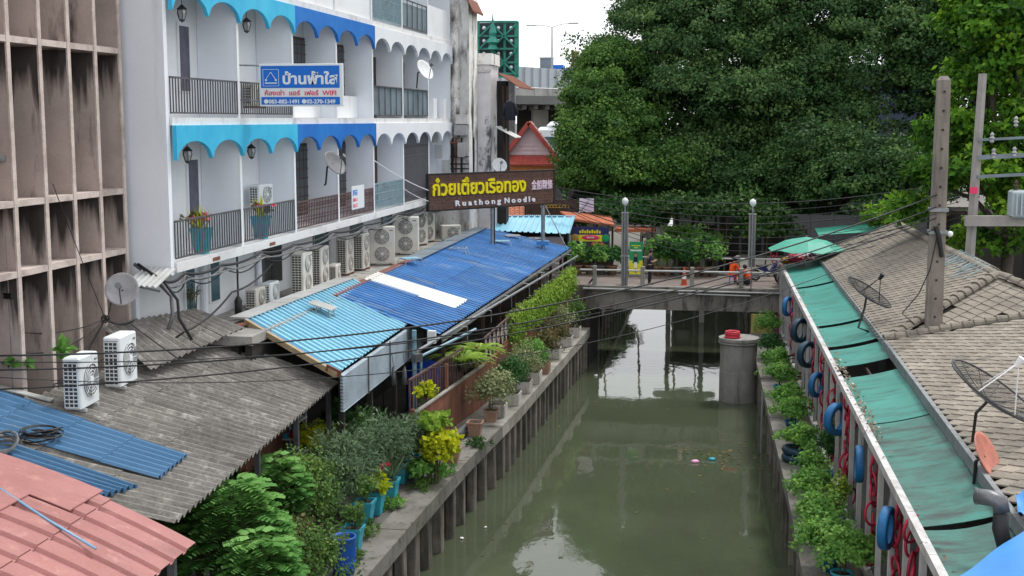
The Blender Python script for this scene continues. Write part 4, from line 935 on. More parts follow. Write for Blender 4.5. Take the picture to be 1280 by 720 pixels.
solo('plastic_pipe', G().tube(qq, .022, 6), 'pvc', 'thin pale blue plastic pipe lying across the pink roof', 'pipe', tuple(qq[0]), smooth=True)
# coil of black cable on the blue sheets
p = onroof(RA, 52, 549, .12); g = G()
for k in range(9):
    m_ = Matrix.Rotation(random.uniform(-.25, .25), 3, 'X') @ Matrix.Rotation(random.uniform(-.25, .25), 3, 'Y')
    g.torus((p.x + random.uniform(-.1, .1), p.y + random.uniform(-.08, .08), p.z + .03 + .02 * k), random.uniform(.28, .45), .016, m_, 18, 4)
solo('cable_coil', g, 'cable', 'tangled coil of black cable lying on the blue corrugated sheets', 'cable', tuple(p))
p = onroof(RA, 2, 560, .15); g = G()
for k in range(4): g.torus((p.x, p.y, p.z + .03 * k), .22 + .03 * k, .03, Matrix.Rotation(.2 * k, 3, 'X'), 14, 5)
solo('cable_coil', g, 'greycable', 'small grey cable bundle at the left edge beside the blue sheets', 'cable', tuple(p))
# strip flashing at the top of old roof
a, b = onroof(RA, 262, 436), onroof(RA, 330, 452)
solo('roof_strip', G().beam(Vector((-14.2, 33.2, 6.12)), Vector((-13.3, 34.6, 6.2)), .3, .03), 'rust', 'narrow rusty strip where the old grey roof meets the ledge', 'strip', (-13.8, 33.9, 6.1))

# ================================================================== SIGN OF THE NOODLE SHOP
p0 = YP(534, 240, 57.6); p1 = YP(693, 230, 64.0)
zt0, zb0 = YP(534, 218, 57.6).z, YP(536, 266, 57.6).z
zt1, zb1 = YP(693, 211, 64).z, YP(693, 254, 64).z
zt_, zb_ = (zt0 + zt1) / 2, (zb0 + zb1) / 2
A = Vector((p0.x, p0.y, zb_)); Bv = Vector((p1.x, p1.y, zb_)); ex = (Bv - A); WS = ex.length; ex.normalize(); ey = Vector((0, 0, 1)); ez = ex.cross(ey)
HS = zt_ - zb_
t = thing('shop_sign', 'large brown plank sign with yellow Thai lettering on poles over the blue roof', 'sign', tuple((A + Bv) / 2))
SM = lambda x, z, o=.05: Matrix((( ex.x, ey.x, ez.x, (A + ex * x + ey * z + ez * o).x), (ex.y, ey.y, ez.y, (A + ex * x + ey * z + ez * o).y), (ex.z, ey.z, ez.z, (A + ex * x + ey * z + ez * o).z), (0, 0, 0, 1)))
def sbox(x0, x1, z0, z1, o0, o1):
    q = [A + ex * x + ey * z + ez * o for z in (z0, z1) for x, o in ((x0, o1), (x1, o1), (x1, o0), (x0, o0))]; return G().hexa(q)
nb = 11
for k in range(nb): part('plank', sbox(.08, WS - .08, .06 + (HS - .12) * k / nb + .006, .06 + (HS - .12) * (k + 1) / nb - .004, -.03, .03 + random.uniform(-.004, .004)), 'signwood', t)
part('backing', sbox(.05, WS - .05, .04, HS - .04, -.08, -.031), 'black', t)
for q in ((0, WS, 0, .06), (0, WS, HS - .06, HS), (0, .08, .06, HS - .06), (WS - .08, WS, .06, HS - .06)): part('frame', sbox(*q, -.09, .06), 'black', t)
text('ก๋วยเตี๋ยวเรือทอง', .92, 'yellow', t, SM(.25, .74), .05, .020, width=WS * .72)
text('R u a t h o n g', .36, 'whitel', t, SM(WS * .20, .20), .03, .009, width=WS * .35)
text('N o o d l e', .36, 'whitel', t, SM(WS * .58, .20), .03, .009, width=WS * .25)
text('金船粿條', .5, 'pinkl', t, SM(WS * .80, .82), .03, .004, width=WS * .175)
for px, dz in ((610, 0), (680, 0)):
    s_ = (px - 534) / 159 * WS * 1.0; q = A + ex * (s_ * 1.05 if px == 610 else s_) - ez * .12
    part('pole', G().cyl((q.x, q.y, 5.4), (q.x, q.y, zb_ + HS - .1), .10 if px == 680 else .085, n=8), 'steel', t)
    part('base_plate', G().bb((q.x - .3, q.y - .25, 5.75), (q.x + .3, q.y + .25, 5.95)), 'bluroof', t)
q = A + ex * (.52 * WS) - ez * .12; part('pole', G().cyl((q.x, q.y, 5.4), (q.x, q.y, zb_), .03, n=6), 'black', t)
q = A + ex * (.92 * WS) - ez * .1; part('stay_rod', G().cyl(tuple(q + Vector((0, 0, .1))), (q.x + 1.3, q.y - .4, 5.5), .025, n=5), 'steel', t)

# ================================================================== AIR CONDENSERS
def louvre_side(g, gd, x, y0, y1, z0, z1, n):
    pass
def make_ac(w_, h_, d_, fans, m, nm='air_conditioner', coil='side'):
    """front (fans) faces +X local, coil side faces -Y local; origin at the base centre"""
    t = thing(nm, 'x', 'air conditioner', (0, 0, 0))
    part('casing', G().cbox((0, 0, h_ / 2 + .06), (d_, w_, h_), .025), m, t, local=True)
    for s in (-1, 1): part('foot', G().bb((-d_ / 2 - .02, s * w_ * .32 - .04, 0), (d_ / 2 + .04, s * w_ * .32 + .04, .058)), 'rust' if m == 'ac' else 'flash', t, local=True)
    for k in range(fans):
        zc = h_ / 2 + .06 if fans == 1 else .06 + h_ * (.27 + .46 * k); r = min(w_ * .38, h_ / fans * .40); x = d_ / 2; yc = .06 * w_ if fans == 1 else 0
        f_ = part('fan', G().lathe([(r, 0), (r, .012), (r * .97, .018), (.001, .018)], (x + .0, yc, zc), 20, Matrix.Rotation(R(90), 3, 'Y')), 'acgrille', t, local=True)
        g = G()
        for q in (1., .8, .6, .4): g.torus((x + .025, yc, zc), r * q, .008, Matrix.Rotation(R(90), 3, 'Y'), 18, 3)
        for a in range(8): g.beam((x + .025, yc, zc), (x + .025, yc + r * math.cos(a * math.pi / 4), zc + r * math.sin(a * math.pi / 4)), .01, .01)
        part('guard_ring', g, m, f_, local=True)
        part('hub', G().lathe([(r * .25, 0), (r * .25, .035), (.001, .04)], (x, yc, zc), 10, Matrix.Rotation(R(90), 3, 'Y')), m, f_, local=True)
    # coil face with slats
    part('coil', G().bb((-d_ * .40, -w_ / 2 - .012, .12), (d_ * .36, -w_ / 2 + .004, h_ - .02)), 'acdark', t, local=True)
    n = max(5, int(h_ / .09)); g = G()
    for k in range(n + 1): z = .12 + (h_ - .16) * k / n; g.beam((-d_ * .41, -w_ / 2 - .018, z), (d_ * .37, -w_ / 2 - .018, z), .018, .02)
    for k in range(4): x = -d_ * .4 + d_ * .76 * k / 3; g.beam((x, -w_ / 2 - .02, .12), (x, -w_ / 2 - .02, h_ - .03), .014, .014, (0, 1, 0))
    part('grille', g, m, t, local=True, kind='stuff')
    part('badge', G().bb((d_ / 2, w_ * .28, h_ - .10), (d_ / 2 + .006, w_ * .42, h_ - .06)), 'acgrille', t, local=True)
    return t
proto = {'big': make_ac(.95, 1.38, .42, 2, 'ac'), 'small': make_ac(.85, .62, .36, 1, 'ac'), 'white': make_ac(.9, 1.05, .36, 1, 'acw'), 'mid': make_ac(.85, .62, .34, 1, 'acw')}
used = set()
def ac(kind, loc, rz, label, sc=1.0, group='air conditioners on the ledge'):
    if kind in used: o = copy_tree(proto[kind], loc, rz, label, sc)
    else:
        used.add(kind); o = proto[kind]; o.location = loc; o.rotation_euler = (0, 0, rz); o.scale = (sc,) * 3; o['label'] = label
    o['group'] = group; return o
LZ = 6.1
def onledge(px, py): p = Z(px, py, LZ); return (p.x, p.y, LZ)
ac('small', onledge(320, 386), .0, 'small condenser on the ledge closest to the teal window, fan at right')
ac('mid', onledge(338, 378), .0, 'small white condenser just behind the closest small one on the ledge', group='air conditioners on the ledge')
ac('big', onledge(378, 370), 0, 'tall two fan condenser, first of the tall ones from the near end', 1.05)
ac('big', onledge(400, 358), 0, 'tall two fan condenser, second tall one behind the first')
ac('small', onledge(418, 352), .1, 'small condenser tucked between the tall ones on the ledge', .95)
ac('big', onledge(432, 343), 0, 'tall two fan condenser just beyond the small tucked one')
ac('big', onledge(452, 337), 0, 'tall two fan condenser below the white railing notice', 1.0)
ac('big', onledge(478, 331), R(-75), 'tall narrow condenser showing its side grille left of the front facing one', 1.1)
ac('big', onledge(508, 318), R(-82), 'tall condenser facing the viewer with both round fans in full view', 1.16)
ac('big', onledge(522, 307), R(-25), 'tall condenser right behind the one facing the viewer', 1.1)
ac('big', onledge(532, 303), R(-20), 'farthest tall condenser beside the left end of the brown sign', 1.1)
ac('small', onledge(563, 301), R(-60), 'lone small condenser under the brown sign at the end of the ledge', 1.15)
p = onroof(RA, 103, 512); ac('white', (p.x, p.y, p.z + .03), R(4), 'white condenser on the old grey roof, left of the pair', 1.08, 'white condensers on the old grey roof')
p = onroof(RA, 152, 484); ac('white', (p.x, p.y, p.z + .03), R(4), 'white condenser on the old grey roof, right of the pair by the opening', 1.12, 'white condensers on the old grey roof')
v = XP(327, 258, -14.5); ac('mid', (v.x, v.y, v.z), R(-10), 'white condenser mounted on the lower balcony wall behind the red flowers', 1.05, 'condensers on the balconies')
v = XP(318, 135, -14.4); ac('small', (v.x, v.y, 12.35), R(-5), 'condenser behind the top balcony railing beside the blue sign', 1.1, 'condensers on the balconies')
p = onroof(RA, 176, 512)

# ================================================================== DISHES
def make_dish(name, loc, target_dir, r, depth, m, label, solid=True, arm=True, pole=None, ribs=12, lnbm='duct'):
    t = thing(name, label, 'satellite dish', tuple(loc)); d = Vector(target_dir).normalized()
    q = d.to_track_quat('Z', 'Y').to_matrix(); n = 7; c = Vector(loc)
    prof = [(max(.001, r * i / n), depth * (i / n) ** 2) for i in range(n + 1)]
    if solid:
        g = G().lathe(prof + [(r * 1.01, depth - .012)] + [(a, b - .02) for a, b in prof[::-1]], c, 28, q); part('reflector', g, m, t, True)
    else:
        g = G()
        for k in range(ribs):
            a = 2 * math.pi * k / ribs; g.tube([c + q @ Vector((x * math.cos(a), x * math.sin(a), z)) for x, z in prof], .011, 4)
        part('rib_frame', g, m, t)
        part('rim', G().torus(c + q @ Vector((0, 0, depth)), r, .022, q, 40, 5), m, t)
        g = G()
        for i in range(1, 22):
            x = r * i / 22; g.torus(c + q @ Vector((0, 0, depth * (x / r) ** 2)), x, .0045, q, 40, 3)
        for k in range(96):
            a = 2 * math.pi * k / 96; s0 = 2 if k % 4 == 0 else 4
            g.tube([c + q @ Vector((x * math.cos(a), x * math.sin(a), z)) for x, z in prof[s0::2]] + [c + q @ Vector((r * math.cos(a), r * math.sin(a), depth))], .0035, 3, cap=False)
        part('wire_mesh', g, m, t, kind='stuff')
    f = c + q @ Vector((0, 0, r * .95))
    if arm:
        if solid: part('feed_arm', G().tube([c + q @ Vector((0, -r * .9, depth * .8)), f], .018, 5), lnbm, t)
        else:
            for a in (.5, 2.6, 4.7): part('feed_arm', G().tube([c + q @ Vector((r * .55 * math.cos(a), r * .55 * math.sin(a), depth * .3)), f], .013, 4), lnbm, t)
        part('receiver', G().tube([f - d * .08, f + d * .12], [.05, .08], 8), lnbm, t)
    if pole: part('mount_pole', G().tube([Vector(pp) for pp in pole], .035, 6), 'black', t)
    return t
# direction helpers: the dish faces mostly along these vectors
v = YP(153, 362, 28.6); make_dish('satellite_dish', v, (.25, -1, .35), .40, .09, 'dishgrey', 'grey round satellite dish on the beige fin building', pole=[v, v + Vector((-.1, .3, -.3)), v + Vector((-.5, .35, -.3))])
v = YP(417, 205, 43.6); make_dish('satellite_dish', v + Vector((0, 0, 0)), (1, -.4, .7), .48, .09, 'dishdark', 'grey satellite dish mounted over the brown balcony railing', pole=[v, v + Vector((-.25, .05, -.1)), v + Vector((-.3, .0, -.7)), (FX(v.y), v.y, v.z - .75)])
v = YP(530, 88, 57.5); make_dish('satellite_dish', v, (1, -.45, .6), .50, .09, 'dishwhite', 'white satellite dish above the top balcony railing of the building', pole=[v, v + Vector((-.3, .05, -.1)), v + Vector((-.35, 0, -.8))])
v = YP(572, 204, 69.0) + Vector((1.9, 0, 0)); v = YP(624, 207, 66.2); make_dish('satellite_dish', v, (.5, -1, .5), .40, .08, 'dishwhite', 'white satellite dish peeping over the top edge of the brown sign', pole=[v, v + Vector((-.3, .2, -.3))])

# ================================================================== BALCONY POTS
def square_pot(t, c, w0, w1, h, m, nm='pot'):
    x, y, z = c; g = G()
    rg = lambda w, zz: [(x - w, y - w, zz), (x + w, y - w, zz), (x + w, y + w, zz), (x - w, y + w, zz)]
    ls = [rg(w0, z), rg(w1, z + h * .88), rg(w1 * 1.09, z + h * .88), rg(w1 * 1.11, z + h), rg(w1 * .95, z + h), rg(w1 * .93, z + h * .9)]
    for r_ in ls: g.v += r_
    for k in range(5):
        for i in range(4): j = (i + 1) % 4; g.f.append((k * 4 + i, k * 4 + j, k * 4 + 4 + j, k * 4 + 4 + i))
    g.f.append((3, 2, 1, 0)); part(nm, g, m, t)
    part('soil', G().bb((x - w1 * .93, y - w1 * .93, z + h * .84), (x + w1 * .93, y + w1 * .93, z + h * .9)), 'soil', t)
def plant(nm, label, loc, pot, fol, group=None, stem=True):
    """pot = (kind, material, size, height); fol = list of (mesh factory, material...)"""
    t = thing(nm, label, 'potted plant' if pot else 'shrub', loc, group=group); x, y, z = loc; top = z
    if pot:
        k, m, wd_, h_ = pot; top = z + h_ * .88
        if k == 'sq': square_pot(t, loc, wd_ * .34, wd_ * .5, h_, m)
        elif k == 'round':
            part('pot', G().lathe([(.001, 0), (wd_ * .34, 0), (wd_ * .5, h_ * .85), (wd_ * .55, h_ * .86), (wd_ * .55, h_), (wd_ * .47, h_), (wd_ * .44, h_ * .8)], loc, 16), m, t, True)
            part('soil', G().cyl((x, y, z + h_ * .7), (x, y, z + h_ * .84), wd_ * .45, n=12), 'soil', t)
        elif k == 'box':
            part('trough', G().cbox((x, y, z + h_ / 2), (wd_ * .8, wd_ * 1.25, h_), .02), m, t); part('soil', G().bb((x - wd_ * .36, y - wd_ * .58, z + h_ - .02), (x + wd_ * .36, y + wd_ * .58, z + h_ + .012)), 'soil', t)
    if stem:
        g = G()
        for k in range(4):
            a = random.uniform(0, 6.3); g.tube([(x + .05 * math.cos(a), y + .05 * math.sin(a), top - .05), (x + .12 * math.cos(a), y + .12 * math.sin(a), top + fol[0][1] * .8)], [.016, .007], 4)
        part('stem', g, 'stem', t, kind=None)
    for f_ in fol:
        kind, hh, rr, n, leaf, m = f_[:6]
        if kind == 'bush': me = bushmesh('foliage', (0, 0, top - z + hh * .55), (rr, rr, hh * .58), n, leaf, m, f_[6] if len(f_) > 6 else .34)
        elif kind == 'frond': me = frondmesh('foliage', [((0, 0, top - z + .1 * random.random()), 6.283 * k / n + random.uniform(-.2, .2), random.uniform(.7, 1.1), random.uniform(.3, .9)) for k in range(n)], m, length=rr, leaflets=12, ll=leaf, arch=.5, up0=hh / rr)
        elif kind == 'spike':
            a = rng.random(n) * 6.283; e = .5 + .9 * rng.random(n); T = np.c_[np.cos(a) * np.cos(e), np.sin(a) * np.cos(e), np.sin(e)]
            me = leaf_mesh('foliage', np.tile([0, 0, top - z], (n, 1)) + rng.normal(size=(n, 3)) * .03, np.cross(T, np.c_[-np.sin(a), np.cos(a), a * 0]), T, hh * (.7 + .5 * rng.random(n)), np.full(n, leaf), rng.random(n), m, .1)
        part('foliage', me, m, t)
    return t
for px, py, lab in ((236, 0, 'turquoise pot with red flowers behind the nearest lower balcony railing'), (300, 0, 'turquoise pot with red flowers beside the white balcony condenser')):
    y = 33.6 if px == 236 else 38.15
    x = FX(y) - .28
    t = plant('flower_pot', lab, (x, y, 8.3), ('sq', 'potteal', .46, .72), [('spike', .7, .3, 26, .03, 'lf_yellow'), ('bush', .5, .38, 240, .09, 'lf_red')], group='flower pots on the lower balcony', stem=False)
    part('petals', bushmesh('petals', (0.05, 0, 1.0), (.42, .55, .16), 60, .07, 'flower', .5), 'flower', t)

# ================================================================== CANAL-SIDE PLANTS, LEFT BANK
def onbank(px, py, z=1.9): p = Z(px, py, z); return (p.x, p.y, z)
rowp = [(430, 716, 'barrel'), (441, 690, 0), (456, 655, 0), (469, 642, 0), (487, 627, 0), (500, 603, 0), (514, 596, 0), (527, 585, 0)]
labs = ['tall royal blue barrel with a bush at the near end of the pot row', 'turquoise pot next to the blue barrel', 'turquoise pot, second after the blue barrel', 'turquoise pot with yellow leaves in the row',
        'slim turquoise pot in the middle of the row', 'large turquoise pot under the grey green oleander', 'turquoise pot beyond the large one', 'farthest turquoise pot beside the yellow croton']
for k, (px, py, bl) in enumerate(rowp):
    x, y, z = onbank(px, py, 1.9); h = .62
    if bl == 'barrel':
        t = thing('plant_barrel', labs[k], 'barrel', (x, y, z), group='pots along the left bank')
        part('barrel', G().lathe([(.001, 0), (.24, 0), (.27, .2), (.28, .55), (.27, .8), (.29, .82), (.29, .86), (.25, .86), (.24, .75)], (x, y, z), 20), 'barrel', t, True)
        part('band', G().torus((x, y, z + .3), .277, .012, None, 20, 4), 'barrel', t); part('soil', G().cyl((x, y, z + .6), (x, y, z + .76), .24, n=12), 'soil', t)
        continue
    fol = {1: [('bush', .6, .4, 500, .10, 'lf_bush')], 2: [('bush', .7, .42, 500, .10, 'lf_bush')], 3: [('bush', .5, .35, 260, .16, 'lf_yellow')], 4: [('spike', .9, .3, 60, .025, 'lf_oleander')],
           5: [('bush', 1.1, .5, 800, .14, 'lf_oleander', .16)], 6: [('bush', 1.3, .6, 1000, .14, 'lf_oleander', .16)], 7: [('bush', 1.0, .5, 800, .13, 'lf_oleander', .2)]}[k]
    plant('planter_pot', labs[k], (x, y, z), ('sq', 'potteal', .46, h), fol, 'pots along the left bank')
# big shrubs
def shrub(nm, label, px, py, zc, r, n, leaf, m, wd=.34, zb=1.9, cat='shrub', cl=None):
    if nm in ('olive_bush', 'oleander'): r = tuple(q * 1.28 for q in r); n = int(n * 1.7); cl = int(cl * 1.5); zc += .12
    p = Z(px, py, zc); p.x -= .42 if nm in ('olive_bush', 'oleander') else 0; t = thing(nm, label, cat, (p.x, p.y, zb)); g = G()
    for k in range(5):
        a = random.uniform(0, 6.3); g.tube([(p.x + .1 * math.cos(a), p.y + .1 * math.sin(a), zb), (p.x + r[0] * .3 * math.cos(a), p.y + r[1] * .3 * math.sin(a), zc - r[2] * .2), (p.x + r[0] * .6 * math.cos(a + .3), p.y + r[1] * .6 * math.sin(a + .3), zc + r[2] * .3)], [.035, .02, .008], 5)
    part('stem', g, 'stem', t); part('foliage', bushmesh('foliage', (0, 0, zc - zb), r, n, leaf, m, wd, clump=cl), m, t); return t
shrub('olive_bush', 'dense olive green bush filling the gap between ferns and the pot row', 405, 622, 2.75, (.85, 1.15, .95), 9000, .075, 'lf_bush', .4, cl=150)
shrub('olive_bush', 'low bronze tinged bush at the bottom edge between ferny tree and barrel', 372, 700, 2.5, (.7, .8, .7), 4500, .08, 'lf_red', .45, cl=90)
shrub('olive_bush', 'dark bush spilling over beside the blue barrel at the bottom edge', 405, 700, 2.55, (.6, .7, .75), 4000, .075, 'lf_bush', .4, cl=80)
shrub('yellow_shrub', 'bushy plant with yellow fruit beside the shelf under the grey roof', 395, 548, 3.0, (.7, .9, .45), 2600, .10, 'lf_yellow', .3, cl=60)
shrub('oleander', 'tall grey green oleander with a red bloom behind the pots', 440, 590, 2.9, (.75, 1.0, .95), 4200, .16, 'lf_oleander', .14, cl=110)
shrub('oleander', 'wispy grey green oleander in front of the light blue pole', 500, 560, 2.8, (.8, 1.2, .85), 4200, .15, 'lf_oleander', .14, cl=110)
shrub('oleander', 'dark leafy shrub under the hanging cladding', 470, 545, 3.0, (.6, .8, .6), 1800, .14, 'lf_low', .22, cl=50)
shrub('croton', 'bright yellow croton beside the last turquoise pot', 543, 562, 2.85, (.62, .75, .72), 1400, .16, 'lf_yellow', .34, cl=40)
shrub('croton', 'lime green leafy plant growing on top of the yellow croton', 540, 526, 3.55, (.5, .45, .2), 300, .2, 'lf_lime', .4, cl=14)
shrub('low_greens', 'dark green low foliage at the foot of the yellow croton', 530, 586, 2.3, (.45, .55, .35), 700, .14, 'lf_green', .35, cl=30)
p = Z(444, 545, 2.9)
g = G(); g.sph((0, 0, 0), .11, 8)
for k, (px, py, zz) in enumerate(((481, 583, 3.0), (457, 548, 3.3))):
    p = Z(px, py, zz); t = solo('red_bloom', bushmesh('bloom', (0, 0, 0), (.10, .10, .08), 30, .08, 'flower', .5), 'flower', ['small red bloom on the oleander above the turquoise pots', 'tiny red bloom further back on the oleander'][k], 'flower', tuple(p))
for k, (px, py, m, lab) in enumerate(((566, 592, 'lf_green', 'low weeds on the coping in front of the empty looking clay pot'), (470, 668, 'lf_bush', 'grassy weeds on the bank just beyond the blue barrel pots'), (500, 634, 'lf_green', 'small weeds at the foot of the large turquoise pot'), (540, 607, 'lf_bush', 'tuft of weeds spilling from the foot of the yellow croton'), (605, 556, 'lf_low', 'sparse moss and weeds between the two clay pots'), (452, 700, 'lf_bush', 'tuft of weeds on the coping nearest the bottom edge'))):
    p = Z(px, py, 1.95); t = thing('weed_tuft', lab, 'weeds', (p.x - .25, p.y, 1.9), group='weeds on the left bank'); part('blades', bushmesh('blades', (0, 0, .1), (.3, .5, .16), 500, .10, m, .2), m, t)
# fern-like small trees bottom left
def fern_tree(label, px, py, zc, r, nf, length, ll, m='lf_fern', tiers=4):
    p = Z(px, py, zc); t = thing('ferny_tree', label, 'small tree', (p.x, p.y, 1.88)); bs = []; g = G()
    for k in range(nf):
        tr = random.random(); rr = (tr ** .5) * r; a = random.uniform(0, 6.283)
        bs.append(((rr * .75 * math.cos(a), rr * .75 * math.sin(a), zc - 1.88 + (1 - tr) * .75 * r - tr * .35 * r + random.uniform(-.28, .28)), a + random.uniform(-.5, .5), random.uniform(.7, 1.15), .35 + .5 * (1 - tr) + random.uniform(-.15, .2)))
        if k % 5 == 0: g.tube([(p.x, p.y, 1.88), (p.x + bs[-1][0][0] * .4, p.y + bs[-1][0][1] * .4, zc - .3 * r), (p.x + bs[-1][0][0], p.y + bs[-1][0][1], 1.88 + bs[-1][0][2])], [.035, .025, .01], 4)
    part('stem', g, 'stem', t); part('foliage', frondmesh('foliage', bs, m, length=length * .6, leaflets=5, ll=ll * 1.25, wd=.36, arch=.35, up0=.3), m, t); return t
fern_tree('fresh green ferny tree with layered fronds at the bottom edge beside the pink roof', 292, 670, 3.4, 1.35, 430, .75, .17)
fern_tree('ferny tree with drooping fronds peeking above the pink roof corner', 248, 660, 3.2, .8, 200, .65, .16)
fern_tree('small ferny tree with broad layered leaves close to the grey roof edge', 348, 608, 3.4, .65, 200, .55, .17)
fern_tree('lowest fresh ferny tree touching the bottom edge', 325, 716, 3.05, .8, 220, .6, .16)
shrub('low_greens', 'dark shrub in the shade under the grey roof edge', 262, 612, 2.7, (.9, 1.0, .6), 2200, .17, 'lf_dark', .3, cl=60)
shrub('low_greens', 'broad leaved plant beside the wooden plank under the grey roof', 240, 620, 3.0, (.6, .7, .55), 500, .32, 'lf_low', .2, cl=30)
# potted plants on the coping beyond the row
def cop(px, py): return onbank(px, py, 1.9)
plant('clay_pot', 'empty looking clay pot standing on the coping beside the drain pipe', cop(566, 578), ('sq', 'terra', .44, .46), [('spike', .12, .1, 12, .02, 'lf_low')], 'clay pots on the coping', stem=False)
plant('clay_pot', 'clay pot without a plant next to the variegated bush', cop(594, 545), ('sq', 'terra', .46, .48), [('spike', .08, .1, 6, .02, 'lf_low')], 'clay pots on the coping', stem=False)
plant('variegated_bush', 'pale variegated bush in a clay pot on the coping', cop(614, 527), ('sq', 'terra', .44, .42), [('bush', 1.35, .75, 2200, .095, 'lf_pale', .4)])
for px, py, lab, m in ((628, 520, 'first pale trough, empty end by the mossy coping', None), (646, 505, 'pale trough with a dark green shrub', 'lf_dark'), (660, 490, 'pale trough with a tall variegated shrub', 'lf_pale'), (672, 478, 'pale trough with a small green shrub behind the variegated one', 'lf_green'),
                    (683, 466, 'pale brown trough with a bronze shrub, nearer one', 'lf_red'), (697, 447, 'pale trough with a bronze shrub, farther one', 'lf_red'), (712, 432, 'pale trough with a yellow green shrub near the bridge', 'lf_pale'), (722, 420, 'last pale trough with green shrub at the bridge corner', 'lf_bush')):
    c = cop(px, py); c = (c[0] - .12, c[1], c[2])
    plant('trough_planter', lab, c, ('box', 'planter' if px != 683 else 'terra', .62, .45), [('bush', 1.35 if m else .1, .66, 2600 if m else 20, .075, m or 'lf_low', .4)], 'trough planters on the left coping', stem=bool(m))

# ------------------------------------------------------------------ brown fence along the bank
FEN = [(36.8, -8.95), (44, -8.15), (52, -7.6), (61.5, -7.0)]
fx = lambda y: float(np.interp(y, [a for a, b in FEN], [b for a, b in FEN]))
t = thing('plank_fence', 'red brown plank fence between the shed and the canal coping', 'fence', (-8, 45, 1.88))
y = 36.9; k = 0
while y < 61.4:
    d = .24; top = 3.15 + (.25 if y > 46 else 0) + (y - 37) * .02 + random.uniform(-.02, .02)
    g = G(); g.hexa([(fx(y) - .02, y + .006, 1.88), (fx(y) + .02, y + .006, 1.88), (fx(y + d) + .02, y + d - .006, 1.88), (fx(y + d) - .02, y + d - .006, 1.88), (fx(y) - .02, y + .006, top), (fx(y) + .02, y + .006, top), (fx(y + d) + .02, y + d - .006, top), (fx(y + d) - .02, y + d - .006, top)])
    part('plank', g, 'plank', t); y += d; k += 1
for y in (37.0, 40.2, 43.5, 46.6, 50, 54, 58, 61.3): part('fence_post', G().bb((fx(y) - .12, y - .06, 1.88), (fx(y) - .022, y + .06, 4.1 if y > 39 else 3.3)), 'plank', t)
a, b = Vector((fx(40.3) + .0, 40.3, 3.28)), Vector((fx(61), 61, 3.9)); 
part('cap_rail', G().beam((fx(37), 37, 3.2), (fx(44), 44, 3.34), .12, .05), 'copinglight', t); part('cap_rail', G().beam((fx(44.02), 44.02, 3.34), (fx(61.4), 61.4, 3.93), .12, .05), 'plank', t)
# dark slatted upper fence and diamond lattice
t = thing('lattice_fence', 'dark upper fence with pale diamond lattice above the brown planks', 'fence', (-8.1, 44, 3.3))
y = 37.0
while y < 42.2:
    part('slat', G().bb((fx(y) - .20, y, 3.2), (fx(y) - .16, y + .10, 4.15)), 'railbrown', t); y += .26
y = 44.6
for k in range(10):
    yc = y + k * .62; X = fx(yc) - .02; z0 = 3.42 + k * .03; g = G()
    g.beam((X, yc - .26, z0 + .4), (X, yc, z0 + .82), .03, .045); g.beam((X, yc, z0 + .82), (X, yc + .26, z0 + .4), .03, .045)
    g.beam((X, yc - .26, z0 + .4), (X, yc, z0), .03, .045); g.beam((X, yc, z0), (X, yc + .26, z0 + .4), .03, .045)
    g.beam((X, yc - .13, z0 + .42), (X, yc, z0 + .62), .03, .04); g.beam((X, yc, z0 + .62), (X, yc + .13, z0 + .42), .03, .04); g.beam((X, yc - .13, z0 + .42), (X, yc, z0 + .22), .03, .04); g.beam((X, yc, z0 + .22), (X, yc + .13, z0 + .42), .03, .04)
    part('lattice_diamond', g, 'lattice', t)
part('top_rail', G().beam((fx(37) - .18, 37, 4.18), (fx(42.3) - .18, 42.3, 4.25), .06, .07), 'railbrown', t)
part('top_rail', G().beam((fx(44.3), 44.3, 4.27), (fx(51), 51, 4.6), .06, .06), 'railbrown', t)
# row of lime hanging plants
names = ['nearest', 'second', 'third', 'fourth', 'fifth', 'sixth', 'seventh', 'eighth', 'ninth', 'tenth', 'eleventh', 'twelfth', 'thirteenth', 'fourteenth', 'fifteenth', 'sixteenth', 'seventeenth', 'last']
for k in range(18):
    y = 48.2 + k * .76; x = fx(y) + .12; z = 4.55 + k * .02 + random.uniform(-.05, .05)
    t = thing('hanging_plant', f'{names[k]} lime green hanging plant counted from the lattice toward the bridge', 'hanging plant', (x, y, z), group='hanging plants along the fence top')
    part('hook', G().tube([(x, y, z + .15), (x - .12, y, z + .12)], .012, 4), 'steel', t)
    part('basket', G().lathe([(.001, -.25), (.10, -.22), (.13, -.02), (.14, 0)], (x, y, z - .1), 10), 'stem', t)
    n = 420; P = np.c_[rng.normal(size=n) * .15, np.clip(rng.normal(size=n) * .13, -.26, .26), -rng.random(n) ** .8 * 1.15 + .12]; P[:, 0] = np.clip(P[:, 0], -.3, .34)
    o_ = P * np.array([1, 1, 0]); me = leaf_mesh('foliage', P, o_ * 3 + np.array([.3, -.2, .5]) + rng.normal(size=(n, 3)) * .3, np.tile([0, 0, -1.], (n, 1)) + rng.normal(size=(n, 3)) * .5, .10 + .08 * rng.random(n), .03 + .02 * rng.random(n), .55 + .5 * P[:, 2] + rng.normal(size=n) * .2 + .1, 'lf_lime')
    part('foliage', me, 'lf_lime', t)
